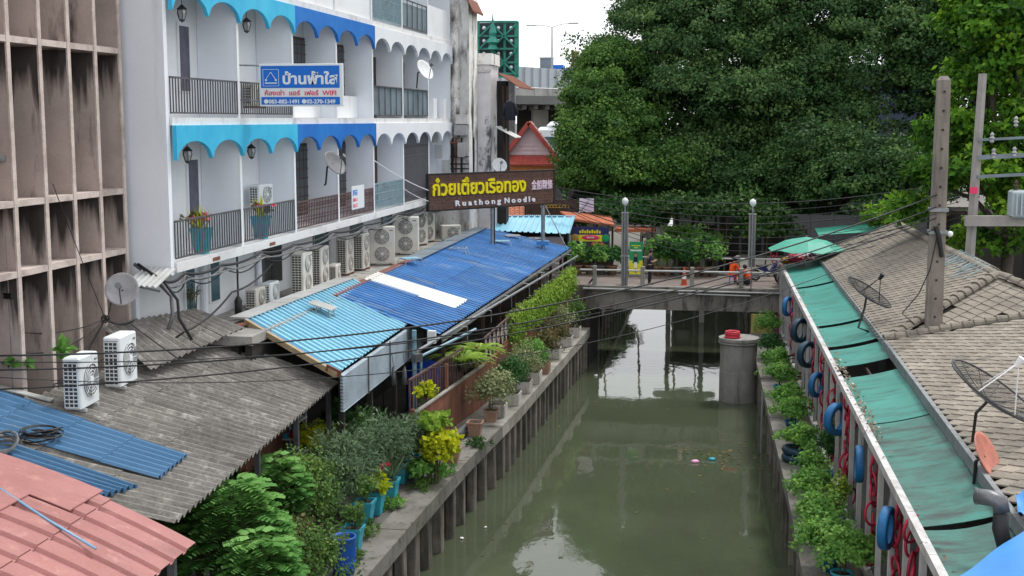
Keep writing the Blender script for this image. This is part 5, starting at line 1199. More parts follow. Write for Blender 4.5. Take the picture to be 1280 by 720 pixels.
# arching ferns over the fence
for px, py, zz, lab in ((578, 452, 4.25, 'bright arching fern sitting on the fence, nearer one'), (598, 440, 4.45, 'bright arching fern sitting on the fence, upper farther one')):
    p = XP(px, py, fx(42.8) + .05) if False else PL(px, py, (fx(43), 43, 4), (1, -.12, 0))
    t = thing('arching_fern', lab, 'fern', tuple(p), group='arching ferns on the fence'); x, y, z = p
    part('pot', G().lathe([(.001, -.3), (.13, -.3), (.2, 0), (.16, 0)], (x, y, z - .02), 12), 'soil', t)
    part('foliage', frondmesh('foliage', [((0, 0, 0), 6.283 * q / 22 + random.uniform(-.15, .15), random.uniform(.75, 1.15), random.uniform(.3, .95)) for q in range(22)], 'lf_lime', length=1.15, leaflets=18, ll=.17, wd=.22, arch=.7, up0=.75), 'lf_lime', t)
# basket plant on the light blue pole
p = Z(527, 490, 3.9); t = thing('hanging_plant', 'yellow and red leaved plant hanging on the light blue pole', 'hanging plant', tuple(p))
part('basket', G().lathe([(.001, -.35), (.12, -.33), (.17, -.1), (.18, -.08)], tuple(p), 12), 'stem', t)
part('foliage', bushmesh('foliage', (0, 0, 0), (.34, .36, .36), 520, .12, 'lf_yellow', .3), 'lf_yellow', t)
part('red_leaves', bushmesh('red_leaves', (.1, .05, 0), (.34, .34, .3), 120, .12, 'lf_red', .35), 'lf_red', t)
# light blue pole with bracket
t = thing('pole', 'light blue pipe pole at the corner of the sky blue roof', 'pole', (-9.62, 39.9, 1.88))
q = Z(519, 545, 1.9); x0, y0 = q.x, q.y
part('shaft', G().cyl((x0, y0, 1.9), (x0, y0, 5.35), .075, n=10), 'bluepole', t); part('shaft', G().cyl((x0 + .2, y0 + .05, 1.9), (x0 + .2, y0 + .05, 4.6), .045, n=8), 'bluepole', t)
part('clamp', G().cyl((x0 + .08, y0, 4.35), (x0 + .08, y0, 4.6), .19, n=8), 'duct', t)
part('meter_box', G().bb((x0 + .45, y0 - .1, 4.95), (x0 + .7, y0 + .1, 5.35)), 'whitecloth', t)
part('diagonal_brace', G().cyl((x0 + .1, y0, 4.45), (x0 + 1.5, y0 + 2.6, 5.0), .05, n=6), 'bluepole', t)
# fallen grey drain pipe
a, b = onbank(556, 553, 2.0), onbank(587, 532, 2.1)
solo('drain_pipe', G().cyl(Z(550, 562, 2.0), Z(590, 528, 2.15), .13, n=12), 'duct', 'fat grey drain pipe lying at the foot of the fence', 'pipe', tuple(Z(550, 562, 2.0)), smooth=True)

# ------------------------------------------------------------------ things in the shade under the roofs
t = thing('shelf', 'white metal shelf with bottles and bowls under the grey roof', 'shelf', tuple(Z(355, 590, 1.9)))
x, y, z = Z(352, 590, 1.9)
for dx, dy in ((0, 0), (.5, 0), (0, .8), (.5, .8)): part('upright', G().bb((x + dx - .02, y + dy - .02, z), (x + dx + .02, y + dy + .02, z + 2.2)), 'whitecloth', t)
for k, zz in enumerate((.45, .95, 1.45, 2.0)): part('shelf_board', G().bb((x - .03, y - .03, z + zz), (x + .53, y + .83, z + zz + .04)), 'whitecloth', t)
for k, (dx, dy, zz, m, h) in enumerate(((.1, .1, .99, 'cushion', .12), (.3, .15, .99, 'redring', .2), (.2, .5, .99, 'tankblue', .16), (.1, .2, 1.49, 'black', .25), (.35, .2, 1.49, 'whitecloth', .22), (.2, .6, 1.49, 'black', .22), (.25, .3, 2.04, 'whitecloth', .3), (.2, .2, .49, 'cushion', .3), (.3, .5, .49, 'cushion', .3))):
    solo('container', G().cyl((x + dx, y + dy, z + zz), (x + dx, y + dy, z + zz + h), .10, .08, n=10), m, ['blue bowl at the front of the middle shelf board', 'red tub on the middle shelf board', 'deep blue tub at the back of the middle board', 'black pot on the upper shelf board near the front', 'white pot on the upper shelf board', 'black pot at the back of the upper board', 'white box standing on top of the shelf', 'blue pail low on the shelf in front', 'blue pail low on the shelf at the back'][k], 'container', (x + dx, y + dy, z + zz), 'containers on the shelf', smooth=False)
def table(label, p, L, Wd, Hh, mt, ml, rz=0):
    t = thing('table', label, 'table', p, rz)
    part('table_top', G().cbox((0, 0, Hh), (Wd, L, .05), .01), mt, t, local=True)
    for sx in (-1, 1):
        for sy in (-1, 1): part('leg', G().bb((sx * (Wd / 2 - .06) - .02, sy * (L / 2 - .06) - .02, 0), (sx * (Wd / 2 - .06) + .02, sy * (L / 2 - .06) + .02, Hh - .02)), ml, t, local=True)
    return t
q = Z(402, 565, 1.9); table('pale green table under the grey roof beside the yellow shrub', (q.x, q.y, 1.9), 1.2, .7, .85, 'umb', 'whitecloth')
q = Z(430, 548, 1.9); table('low grey table in front of the brown partition', (q.x - .6, q.y, 1.9), 1.2, .6, .6, 'flash', 'black')
t = thing('partition', 'brown plank partition in the shade under the grey cladding', 'partition', (-12.2, 33.5, 1.9))
for k in range(14): part('plank', G().bb((-12.3, 31.0 + k * .28, 1.9), (-12.25, 31.27 + k * .28, 4.3)), 'plank', t)
q = Z(432, 560, 2.0); plant('clay_pot', 'large round clay pot with a leafy plant in front of the partition', (q.x - .2, q.y, 1.9), ('round', 'terra', .7, .8), [('bush', .7, .45, 500, .17, 'lf_dark', .3)])
q = Z(475, 505, 2.6); 
t = thing('blue_crate', 'bright blue plastic crate on the counter under the sky blue roof', 'crate', (q.x - .6, q.y, 3.35))
x, y, z = q.x - .6, q.y, 3.35
part('tray', G().cbox((x, y, z), (.9, .9, .25), .03), 'cushion', t); part('rim', G().cbox((x, y, z + .14), (.96, .96, .04), .01), 'cushion', t)
q = (x, y); table('dark counter carrying the bright blue crate', (x, y, 1.9), 2.2, 1.0, 1.3, 'void', 'void')
q = Z(466, 520, 3.0); t = thing('wall_fan', 'round white fan among the plants under the sky blue roof', 'fan', tuple(q))
part('cage', G().torus(tuple(q), .24, .03, Matrix.Rotation(R(90), 3, 'Y') @ Matrix.Rotation(.5, 3, 'X'), 20, 6), 'whitel', t); part('hub', G().sph(tuple(q), .09, 8), 'whitel', t)
part('stand', G().cyl(tuple(q), (q.x, q.y, 1.9), .02, n=5), 'whitel', t)
q = Z(547, 480, 3.0); t = thing('water_tank', 'deep blue plastic tank behind the dark slatted fence', 'tank', (q.x - .5, q.y + .5, 1.9))
part('body', G().lathe([(.001, 0), (.62, 0), (.66, .4), (.64, 1.5), (.55, 1.7), (.001, 1.72)], (q.x - .6, q.y + .6, 1.9), 18), 'tankblue', t, True); part('lid', G().cyl((q.x - .6, q.y + .6, 3.6), (q.x - .6, q.y + .6, 3.7), .3, n=12), 'tankblue', t)
for k, (px, py, zz, m, lab) in enumerate(((492, 470, 4.1, 'duct', 'grey cloth hanging under the blue cladding edge'), (506, 470, 4.2, 'duct', 'looped grey strap hanging beside the light blue pole'), (640, 404, 3.9, 'dishwhite', 'white bag hanging on the fence below the hanging plants'))):
    q = Z(px, py, zz) if k < 2 else PL(675, 415, (fx(52), 52, 4), (1, -.06, 0)); t = thing('hanging_bundle', lab, 'bundle', tuple(q))
    g = G(); g.lathe([(.02, .3), (.05, .2), (.08, 0), (.09, -.25), (.02, -.3)], tuple(q), 8); g.v = [(v[0] + random.uniform(-.02, .02), v[1] + random.uniform(-.02, .02), v[2]) for v in g.v]; part('cloth', g, m, t, True)
    part('string', G().cyl(tuple(q + Vector((0, 0, .3))), tuple(q + Vector((-.05, 0, .7))), .008, n=4), 'cable', t)
# dining tables inside the restaurant
for k in range(6):
    y = 44 + k * 3.2; table(['nearest dining table inside the restaurant shed', 'second dining table inside the restaurant shed', 'third dining table inside the restaurant shed', 'fourth dining table inside the restaurant shed', 'fifth dining table inside the restaurant shed', 'farthest dining table inside the restaurant shed'][k], (-9.6, y, 1.9), 1.6, .8, .75, 'darkwood', 'black')
q = PL(655, 400, (-8.4, 46, 3), (1, -.08, 0))
for k, (px, py, m, lab) in enumerate(((634, 418, 'maroon', 'dark red bundle of cloth hanging in the shade of the restaurant shed'), (660, 398, 'navy', 'dark blue cloth hanging in the shade of the restaurant shed'))):
    q = PL(px, py, (-8.6, 46, 3), (1, -.08, 0)); t = thing('hanging_cloth', lab, 'cloth', tuple(q)); g = G().box(tuple(q), (.08, .5, .7)); g.v = [(v[0] + random.uniform(-.04, .04), v[1] + random.uniform(-.08, .08), v[2]) for v in g.v]; part('cloth', g, m, t)
    part('line', G().cyl(tuple(q + Vector((0, -.5, .36))), tuple(q + Vector((0, .5, .36))), .01, n=4), 'cable', t)
# clutter where the side wall meets the ledge
t = thing('small_awning', 'small white corrugated awning where the side wall meets the grey roof', 'awning', tuple(YP(200, 345, 30.9)))
v = YP(168, 352, 30.2); C_ = (tuple(YP(160, 330, 30.9)), tuple(YP(196, 318, 30.9) + Vector((.2, .1, -.2))), tuple(YP(168, 356, 30.0)), tuple(YP(214, 347, 30.2)))
part('roof_sheet', sheet((-14.55, 30.9, 8.25), (-13.75, 31.0, 8.2), (-14.6, 29.7, 7.9), (-13.75, 29.8, 7.85), 0, 1, 0, 1, .13, .025, 'sine'), 'flash', t)
part('bracket', G().cyl((-14.2, 30.9, 7.6), (-14.2, 29.8, 7.85), .03, n=5), 'steel', t)
t = thing('wall_duct', 'bent dark pipe bundle running down the white side wall', 'pipes', (-14.3, 30.6, 6))
part('pipe', G().tube([YP(168, 330, 30.7), YP(195, 350, 30.6), YP(214, 370, 30.6), YP(216, 395, 30.6), YP(210, 412, 30.4)], .05, 7), 'duct', t, True)
part('pipe', G().tube([YP(172, 330, 30.5), YP(205, 352, 30.45), YP(222, 375, 30.45), YP(224, 398, 30.4), YP(240, 425, 30.4)], .04, 7), 'cable', t, True)
for k, (px, py) in enumerate(((228, 398), (236, 405), (243, 408))):
    q = Z(px, py, 6.15); plant('dry_plant', ['dried climbing plant stem nearest the grey roof', 'dried climbing plant stem in the middle of the clump', 'dried climbing plant stem nearest the teal door'][k], (q.x, q.y, 6.1), ('round', 'terra', .35, .35), [('bush', 1.1, .22, 160, .08, 'lf_red', .2)], 'dried plants at the corner of the ledge')
v = XP(298, 384, -14.0)
t = thing('hanging_weight', 'black cylinder hanging on a cable in front of the ground storey wall', 'cable end', (v.x, v.y, v.z))
part('body', G().lathe([(.001, -.3), (.11, -.3), (.12, .2), (.05, .32), (.001, .33)], tuple(v), 10), 'cable', t, True); part('cord', G().cyl(tuple(v + Vector((0, 0, .3))), (v.x, v.y, 8.1), .03, n=5), 'cable', t)
for k, (px, py) in enumerate(((82, 440), (24, 455))):
    q = onroof(RA, px + 14, 480); v = YP(px, py, 25.6)
    t = thing('wall_sapling', ['green sapling growing out of the fin building beside the white condensers', 'small sapling growing at the left edge in front of the fins'][k], 'sapling', (v.x, v.y, 6.0))
    part('stem', G().tube([(v.x + .1, v.y, 6.0), (v.x + .05, v.y, v.z - .4), (v.x, v.y, v.z)], [.02, .015, .008], 5), 'stem', t); part('foliage', bushmesh('foliage', (0, 0, v.z - 6.0), (.30, .3, .24), 46, .2, 'lf_green', .36, .1), 'lf_green', t)
# ================================================================== RIGHT: TILED HOUSE
EZ = 5.5
def tile_mesh():
    s = .255; h = .028     # diamond tile, corner down the slope (local x up-slope, y along the eave)
    g = G(); r_ = s * 1.02
    pts = [(-r_, 0), (0, -r_), (r_, 0), (0, r_)]
    g.v = [(x, y, (-.0 if x > 0 else .012) + .0) for x, y in pts] + [(x * .97, y * .97, h + (0 if x > 0 else .014)) for x, y in pts]
    g.f = [(3, 2, 1, 0), (4, 5, 6, 7)] + [(i, (i + 1) % 4, 4 + (i + 1) % 4, 4 + i) for i in range(4)]
    return g
TM = tile_mesh(); tile_me = mkmesh('roof_tile', TM, 'tile')
house = thing('tiled_house', 'low house roofed with grey diamond cement tiles on the right bank', 'house', (8, 35, 1.88))
Ex = lambda y: 4.82 + .0065 * (60 - y)      # eave line
tiles = []
def plane_tiles(org, up, al, nu, na, clip):
    up = Vector(up).normalized(); al = Vector(al).normalized(); nr = up.cross(al).normalized(); nr = nr if nr.z > 0 else -nr
    d = .255
    for i in range(nu):
        for j in range(na):
            a = (j * 2 + (i % 2)) * d; u = i * d; p = Vector(org) + up * u + al * a
            if not clip(p): continue
            m = Matrix((( up.x, al.x, nr.x, p.x), (up.y, al.y, nr.y, p.y), (up.z, al.z, nr.z, p.z), (0, 0, 0, 1)))
            m = m @ Matrix.Rotation(.055 + random.uniform(-.012, .012), 4, 'Y') @ Matrix.Rotation(random.uniform(-.02, .02), 4, 'Z') @ Matrix.Translation((0, 0, .02 + random.uniform(0, .006)))
            tiles.append((((p - Vector((0, 0, H))).length), m))
# roof A (far): eave Y 38.4..63.5, ridge X~8.5 z 7
RX, RZ = 8.55, 7.05
eA0, eA1 = Vector((Ex(38.5), 38.5, EZ)), Vector((Ex(63.3), 63.3, EZ)); rA0, rA1 = Vector((8.75, 42.2, RZ)), Vector((8.35, 62.6, RZ))
upA = Vector((RX - eA0.x, 0, RZ - EZ)); alA = (eA1 - eA0)
def clipA(p):
    if p.y > 63.4 - .1 or p.z > RZ + .03: return False
    t_ = (p.z - EZ) / (RZ - EZ); return p.y > 38.5 + 3.7 * t_ - .05
plane_tiles(eA0 + Vector((.12, 0, .03)), upA, alA, 17, 60, clipA)
# hip end facing the camera
hip_up = Vector((0, 3.7, RZ - EZ - .1)); 
def clipH(p):
    t_ = (p.z - EZ) / (RZ - EZ); xl = 4.96 + (8.75 - 4.96) * t_; xr = 12.6 - (12.6 - 8.75) * t_
    return xl + .15 < p.x < xr - .15 and t_ < .98 and p.z > EZ + max(0, (p.x - 4.96)) * .2 - .1
plane_tiles(Vector((4.96, 38.45, EZ + .03)), hip_up, (1, 0, 0), 17, 17, clipH)
# roof B (near): pitch 11 degrees, Y from 38.3 down to 14
BZ = lambda x: EZ + .2 * (x - 4.96)
def clipB(p): return 14 < p.y < 38.25 and p.x < 12.5
plane_tiles(Vector((5.06, 38.0, EZ + .05)), (1, 0, .2), (.0065, -1, 0), 31, 48, clipB)
tiles.sort(key=lambda a: a[0])
# only the tiles in view count as the nearest ones
def infrustum(p):
    v = np.array(p) - _C; k = v @ _d; x = 640 + 1600 * (v @ _r) / k; y = 360 - 1600 * (v @ _u) / k
    return 1000 < x < 1290 and 0 < y < 730
vis = [a for a in tiles if infrustum(a[1].translation)]; hid = [a for a in tiles if not infrustum(a[1].translation)]
iv = WM[house].inverted()
for d_, m in vis[:298]:
    o = bpy.data.objects.new('roof_tile', tile_me); COL.objects.link(o); o.parent = house; o.matrix_local = iv @ m; WM[o] = WM[house]
V = np.array(TM.v); Ff = np.array([list(f) for f in TM.f])
rest = vis[298:] + hid; n = len(rest)
VV = np.concatenate([(np.array((iv @ m).to_3x3()) @ V.T).T + np.array((iv @ m).translation) for _, m in rest]); FF = np.concatenate([Ff + 8 * i for i in range(n)])
me = bpy.data.meshes.new('farther_tiles'); me.from_pydata(VV.tolist(), [], FF.tolist()); me.materials.append(M['tile']); part('farther_tiles', me, None, house, kind='stuff')
# roof base and walls
def slabq(q, d=.06, m='tileunder', nm='roof_deck'):
    q = [Vector(x) for x in q]; g = G(); g.hexa([x - Vector((0, 0, d)) for x in q] + q); part(nm, g, m, house)
slabq([eA0, (12.6, 38.5, EZ), rA0 + Vector((.01, 0, 0)), rA0])
slabq([eA0, rA0, rA1, eA1])
slabq([rA0, (12.4, 38.5, EZ), (12.2, 63.3, EZ), rA1], m='tile', nm='back_slope')
slabq([(4.96, 14, EZ), (12.6, 14, BZ(12.6)), (12.6, 38.4, BZ(12.6)), (4.96, 38.4, EZ)])
part('house_wall', G().bb((5.6, 14, 1.88), (12.2, 63, 5.2)), 'greywall', house)
part('gable_wall', G().add([(5.2, 63.2, 5.2), (12, 63.2, 5.2), (8.4, 63.2, 6.85), (5.2, 63.0, 5.2), (12, 63.0, 5.2), (8.4, 63.0, 6.85)], [(0, 1, 2), (5, 4, 3), (0, 3, 4, 1), (1, 4, 5, 2), (2, 5, 3, 0)]), 'greywall', house)
def caps(a, b, n, r=.14, nm='ridge_tile'):
    a, b = Vector(a), Vector(b); d = (b - a); L = d.length / n; d.normalize(); s = d.cross(Vector((0, 0, 1))).normalized(); u = s.cross(d)
    for k in range(n):
        p0, p1 = a + d * L * k, a + d * L * (k + 1.12); vs = []; N = 6
        for p, rr, lift in ((p0, r * 1.16, .02), (p1, r * .92, 0)):
            for q in range(N + 1): t_ = math.pi * q / N; vs.append(p + s * rr * math.cos(t_) + u * (rr * math.sin(t_) * .9 + lift))
            for q in range(N + 1): t_ = math.pi * q / N; vs.append(p + s * rr * .85 * math.cos(t_) + u * (rr * .75 * math.sin(t_) * .9 + lift - .01))
        M1 = N + 1; fs = []
        for q in range(N): fs += [(q, q + 1, 2 * M1 + q + 1, 2 * M1 + q), (q + 1, q, M1 + q, M1 + q + 1)]
        part(nm, G().add(vs, fs), 'cap', house)
caps(eA0 + Vector((.05, 0, .06)), rA0 + Vector((0, 0, .06)), 15, .16); caps((12.5, 38.5, EZ + .06), rA0 + Vector((.1, 0, .06)), 14, .16); caps(rA1 + Vector((0, 0, .04)), rA0 + Vector((0, .1, .04)), 40, .15)
caps((4.9, 38.3, EZ + .10), (12.4, 38.3, BZ(12.4) + .10), 24, .15)
part('verge_board', G().beam(eA1 + Vector((0, .06, .03)), rA1 + Vector((0, .75, .03)), .16, .1), 'cap', house)
for k in range(10):
    ya, yb = 38.6 + k * 2.48, 38.6 + (k + 1) * 2.48 - .02; part('fascia_board', G().beam((Ex(ya) - .05, ya, EZ - .04), (Ex(yb) - .05, yb, EZ - .04), .05, .2), 'fascia', house)
for k in range(10):
    ya, yb = 14 + k * 2.43, 14 + (k + 1) * 2.43 - .02; part('fascia_board', G().beam((4.90, ya, EZ - .02), (4.90, yb, EZ - .02), .10, .26), 'fascia', house)
# weathered rods lying along the ridge
t = thing('rod_bundle', 'bundle of pale bluish rods lying along the far tiled ridge', 'rods', tuple(rA0 + Vector((-.3, 2, 0))))
for k in range(12):
    yy = 43.5 + k * .45 + random.uniform(-.1, .1); b0 = Vector((8.72 - random.uniform(.5, 1.1), yy + random.uniform(-.4, .4), 0)); b0.z = RZ - .41 * (8.65 - b0.x) + .12
    part('rod', G().cyl(b0, (8.78, yy, RZ + .24), .02, n=5), 'railteal', t)

# ---- teal awning, its frame, gutter beam, posts
aw = thing('awning', 'long green sheet awning with white posts leaning off the tiled house', 'awning', (4, 40, 1.88))
GX = lambda y: 3.10 + .0105 * (60 - y); GZ = 5.02; HZ = 5.38
def awsheet(y0, y1, m, x1off=0., sag=.03, lift=0):
    N = 6; Kk = 14; g = G()
    top = []
    for layer in (0, -.012):
        for i in range(N + 1):
            for j in range(Kk + 1):
                v = i / N; y = y0 + (y1 - y0) * j / Kk; x = GX(y) + .06 + (Ex(y) - .03 + x1off - GX(y)) * v
                z = GZ + (HZ - GZ) * v - sag * math.sin(math.pi * v) + .008 * math.sin(j * 2.4) + lift + layer + .02 * math.sin(j * .5 + y0)
                g.v.append((x, y, z))
    m1 = Kk + 1; S = (N + 1) * m1
    for i in range(N):
        for j in range(Kk):
            a = i * m1 + j; g.f.append((a, a + 1, a + m1 + 1, a + m1)); g.f.append((S + a + m1, S + a + m1 + 1, S + a + 1, S + a))
    part('awning_sheet', g, m, aw, smooth=True)
def yat(px, py): return Z(px, py, GZ + .02).y
cuts = [(62.6, yat(997.6, 359)), (yat(999, 362), yat(1023.6, 408)), (yat(1025, 411), yat(1032.8, 435) + .1), (yat(1034, 438), yat(1046, 458)), (yat(1056, 472), yat(1091, 529)), (yat(1092.5, 531), yat(1158, 658)), (yat(1160, 661), 16.0)]
for k, (a, b) in enumerate(cuts): awsheet(b, a, 'teal' if k < 5 else 'tealdirty', lift=.006 * (k % 2), sag=.04 if k < 6 else .10)
ys = [16 + k * 2.3 for k in range(21)]
for a, b in zip(ys[:-1], ys[1:]): part('gutter_board', G().beam((GX(a), a, GZ - .02), (GX(b - .02), b - .02, GZ - .02), .14, .18), 'gutter', aw)
k = 0; y = 18.0
while y < 61.8:
    x = GX(y) + .01; part('post', G().bb((x - .05, y - .10, 2.12), (x + .05, y + .10, GZ - .12)), 'postw', aw); y += 1.75; k += 1
part('sill_beam', G().beam((GX(16), 16, 2.05), (GX(61.9), 61.9, 2.05), .16, .13), 'gutter', aw)
part('batten', G().beam((GX(16) + .9, 16, 5.0), (GX(61.9) + .9, 61.9, 5.0), .05, .07), 'darkwood', aw)
for k, y in enumerate((60.8, 61.6)): part('corner_post', G().bb((GX(y) - .12, y - .05, 1.9), (GX(y) - .02, y + .05, GZ)), 'postw', aw)
g = G()    # leaves caught along the gutter
n = 260; yy = np.where(rng.random(n) < .75, 28 + 9.5 * rng.random(n), 18 + 42 * rng.random(n)); P = np.c_[[GX(v) + .12 for v in yy], yy, np.full(n, GZ + .12)] + rng.normal(size=(n, 3)) * np.array([.07, .1, .02])
me = leaf_mesh('gutter_leaf_litter', P, np.tile([0, 0, 1.], (n, 1)) + rng.normal(size=(n, 3)) * .6, rng.normal(size=(n, 3)), .07 + .08 * rng.random(n), .02 + .03 * rng.random(n), rng.random(n), 'lf_dry')
o = bpy.data.objects.new('gutter_leaf_litter', me); COL.objects.link(o); o['kind'] = 'stuff'; o['label'] = 'pale dry leaves caught along the awning gutter'; o['category'] = 'dry leaves'
g = G(); g.bb((5.0, 16, 1.9), (5.1, 61, 5.1)); solo('veranda_backdrop', g, 'void', 'near-black sheet standing in for the shade at the back of the veranda under the green awning', 'wall', (5.05, 38, 1.9))  # dark sheet added in place of the shaded veranda interior
# blue tarpaulin bottom right
def clothgrid(c00, c10, c01, c11, n, f, m, nm, label, cat):
    g = G()
    for lay in (0, -.012):
        for i in range(n + 1):
            for j in range(n + 1):
                u, v = i / n, j / n; p = Vector(c00).lerp(Vector(c10), u).lerp(Vector(c01).lerp(Vector(c11), u), v); g.v.append((p.x, p.y, p.z + f(u, v) + lay))
    m1 = n + 1; S = m1 * m1
    for i in range(n):
        for j in range(n):
            a = i * m1 + j; g.f.append((a, a + m1, a + m1 + 1, a + 1)); g.f.append((S + a + 1, S + a + m1 + 1, S + a + m1, S + a))
    c = tuple((Vector(c00) + Vector(c11)) / 2); return solo(nm, g, m, label, cat, c, smooth=True)
a = Z(1196, 722, 5.3); b = Z(1290, 668, 5.75); c_ = Z(1290, 560, 5.62)
clothgrid((3.6, 15.5, 5.2), (6.6, 15.5, 5.95), tuple(Z(1196, 722, 5.28)), tuple(Z(1290, 655, 5.78)), 10, lambda u, v: .02 * math.sin(u * 9) * math.sin(v * 5), 'tarp', 'tarpaulin', 'bright blue tarpaulin sheet over the near end of the green awning', 'tarpaulin')
clothgrid(tuple(Z(1272, 640, 5.8)), tuple(Z(1300, 655, 5.9)), tuple(Z(1270, 618, 5.8)), tuple(Z(1300, 600, 5.9)), 6, lambda u, v: .03 * math.sin(u * 9 + v * 4), 'tarp', 'tarpaulin', 'small fold of blue tarpaulin lying on the tile edge at the right border', 'tarpaulin')
c0 = Z(1262, 348, 4.9)
clothgrid((13.2, 46, 5.6), (16.5, 46, 6.6), (12.8, 50, 5.7), (16.5, 50, 6.9), 6, lambda u, v: .05 * math.sin(u * 7), 'tarp', 'tarpaulin', 'blue tarpaulin roof behind the far ridge at the right border', 'tarpaulin')

# ---- tyres and rings hanging between the posts
def tyre(label, c, R_, r, m, rot, group='blue tyres hanging on the veranda', cat='tyre', nm='tyre', hang=True):
    t = thing(nm, label, cat, tuple(c), group=group); c = Vector(c)
    prof = []
    g = G(); n = 26; q = rot; k = 10; vs = []
    ring = [(R_ - r * .95, .55 * r), (R_ - r * .5, r * .72), (R_ - .02, r * .70), (R_, r * .45), (R_, -r * .45), (R_ - .02, -r * .70), (R_ - r * .5, -r * .72), (R_ - r * .95, -.55 * r), (R_ - r * .85, -.3 * r), (R_ - r * .5, 0), (R_ - r * .85, .3 * r)]
    for i in range(n):
        a = 2 * math.pi * i / n
        for x, z in ring: vs.append(c + q @ Vector((x * math.cos(a), x * math.sin(a), z)))
    k = len(ring); g.add(vs, [(i * k + j, ((i + 1) % n) * k + j, ((i + 1) % n) * k + (j + 1) % k, i * k + (j + 1) % k) for i in range(n) for j in range(k)])
    part('casing', g, m, t, True)
    part('bead', G().torus(c + q @ Vector((0, 0, r * .56)), R_ - r * .93, .012, q, 22, 4), 'tyredark', t)
    if hang: part('wire', G().tube([c + Vector((0, 0, R_ - r)), (c.x + .06, c.y, c.z + R_ + .3), (GX(c.y), c.y, GZ - .1)], .012, 4), 'steel', t)
    return t
RYm = Matrix.Rotation(R(90), 3, 'Y')
def pxX(px, py, X): return XP(px, py, X)
for px, py, m, yaw, lab, rr in ((985, 383, 'tyreblue', .5, 'blue tyre hung on the veranda nearest the bridge', .42), (1000, 413, 'tyredark', .7, 'dark blue tyre, second from the bridge', .46), (1010, 443, 'tyredark', .8, 'dark blue tyre, third from the bridge', .46),
                                (1021, 481, 'tyreblue', .6, 'thin bright blue tyre, fourth from the bridge', .40), (1046, 524, 'tyreblue', .75, 'fat bright blue tyre showing its hollow middle on the veranda', .44),
                                (1074, 580, 'tyreblue', 0.05, 'blue tyre seen edge on between two white posts', .42), (1108, 660, 'tyreblue', .35, 'big blue tyre nearest the viewer hanging from a wire', .42)):
    X = 3.0 + .0105 * 0; c = PL(px, py, (GX(40) - .14, 40, 3), (1, .0105, 0)); c = Vector((GX(c.y) - .16, c.y, c.z))
    c = PL(px, py, (GX(c.y) - .17, c.y, c.z), (1, .0105, 0))
    tyre(lab, c, rr, .13 if rr < .43 else .16, m, Matrix.Rotation(-yaw, 3, 'Z') @ RYm)
# red ring chains: columns of rings, each chain a thing
def ringchain(label, px, py0, py1, n):
    a = PL(px, py0, (GX(40) + .02, 40, 3), (1, .0105, 0)); t = thing('ring_chain', label, 'ring chain', (a.x, a.y, 2.1), group='red ring chains on the veranda')
    z0, z1 = 2.45, 4.8
    for col in range(2):
        for k in range(n):
            z = z1 - (z1 - z0) * (k + .5 * col) / (n - .5) ; yy = a.y + col * .22 + random.uniform(-.05, .05); q = Matrix.Rotation(random.uniform(-.9, .2), 3, 'Z') @ RYm @ Matrix.Rotation(random.uniform(-.2, .2), 3, 'Y')
            part('ring', G().torus((GX(yy) + .03 + col * .05, yy, z), .25, .030, q, 18, 6), 'redring', t, True)
for px, lab in ((966, 'red ring chain at the veranda corner nearest the bridge'), (976, 'red ring chain second from the bridge corner'), (992, 'red ring chain behind the dark blue tyres'), (1018, 'red ring chain just past the third tyre'),
                (1030, 'red ring chain beside the thin bright blue tyre'), (1042, 'red ring chain left of the fat blue tyre'), (1058, 'red ring chain right of the fat blue tyre'), (1064, 'red ring chain next to the edge on blue tyre'),
                (1092, 'red ring chain between the edge on tyre and the nearest tyre'), (1122, 'red ring chain just right of the nearest blue tyre'), (1140, 'red ring chain at the near end in the shade')):
    yb = (px - 900) * 3.4 / 3.4; ringchain(lab, px, 360 + (px - 966) * 1.75, 0, 4)
# hose coils lying by the plants
for px, py, lab, m in ((1002, 478, 'dark red hose coil behind the potted shrubs', 'maroon'), (992, 455, 'smaller dark red hose coil further toward the bridge', 'maroon')):
    p = Z(px, py, 2.3); g = G()
    for k in range(6): g.torus((p.x, p.y, p.z + random.uniform(-.1, .1)), .25 + .03 * k, .028, Matrix.Rotation(random.uniform(-.5, .5) + .8, 3, 'X') @ Matrix.Rotation(random.uniform(-.3, .3), 3, 'Y'), 18, 4)
    solo('hose_coil', g, m, lab, 'hose', tuple(p), group='dark red hose coils', smooth=True)

# ---- plants on the right bank
rp = [(957, 425, 1.0, .55, 'lf_green', 'potted shrub in front of the mural wall, farthest of the right bank row', 'round', 'potblue'), (958, 447, .8, .5, 'lf_dark', 'round darker shrub in a pale pot near the mural', 'round', 'planter'),
      (967, 468, .8, .55, 'lf_green', 'leafy green shrub, third from the mural wall', 'round', 'potblue'), (972, 490, .8, .58, 'lf_green', 'leafy green shrub, fourth from the mural wall beside the hose coil', 'round', 'potteal'),
      (981, 515, .75, .55, 'lf_green', 'leafy green shrub, fifth from the mural wall', 'round', 'potblue'), (987, 535, .75, .6, 'lf_green', 'leafy green shrub just beyond the tyre planter', 'round', 'potblue')]
for px, py, hh, rr, m, lab, kd, pm in rp:
    p = Z(px, py, 2.0); p.x += .1; plant('potted_shrub', lab, (p.x, p.y, 1.9), (kd, pm, .5, .35), [('bush', hh, rr, 2600, .085, m, .42)], 'potted shrubs on the right bank')
p = Z(997, 574, 1.95); t = thing('tyre_planter', 'bright green shrub growing out of two stacked dark blue tyres', 'planter', (p.x, p.y, 1.88))
x, y = p.x, p.y
for k in range(2): part('tyre', G().torus((x, y, 2.02 + .23 * k), .36, .125, None, 28, 8, .95), 'tyredark', t, True)
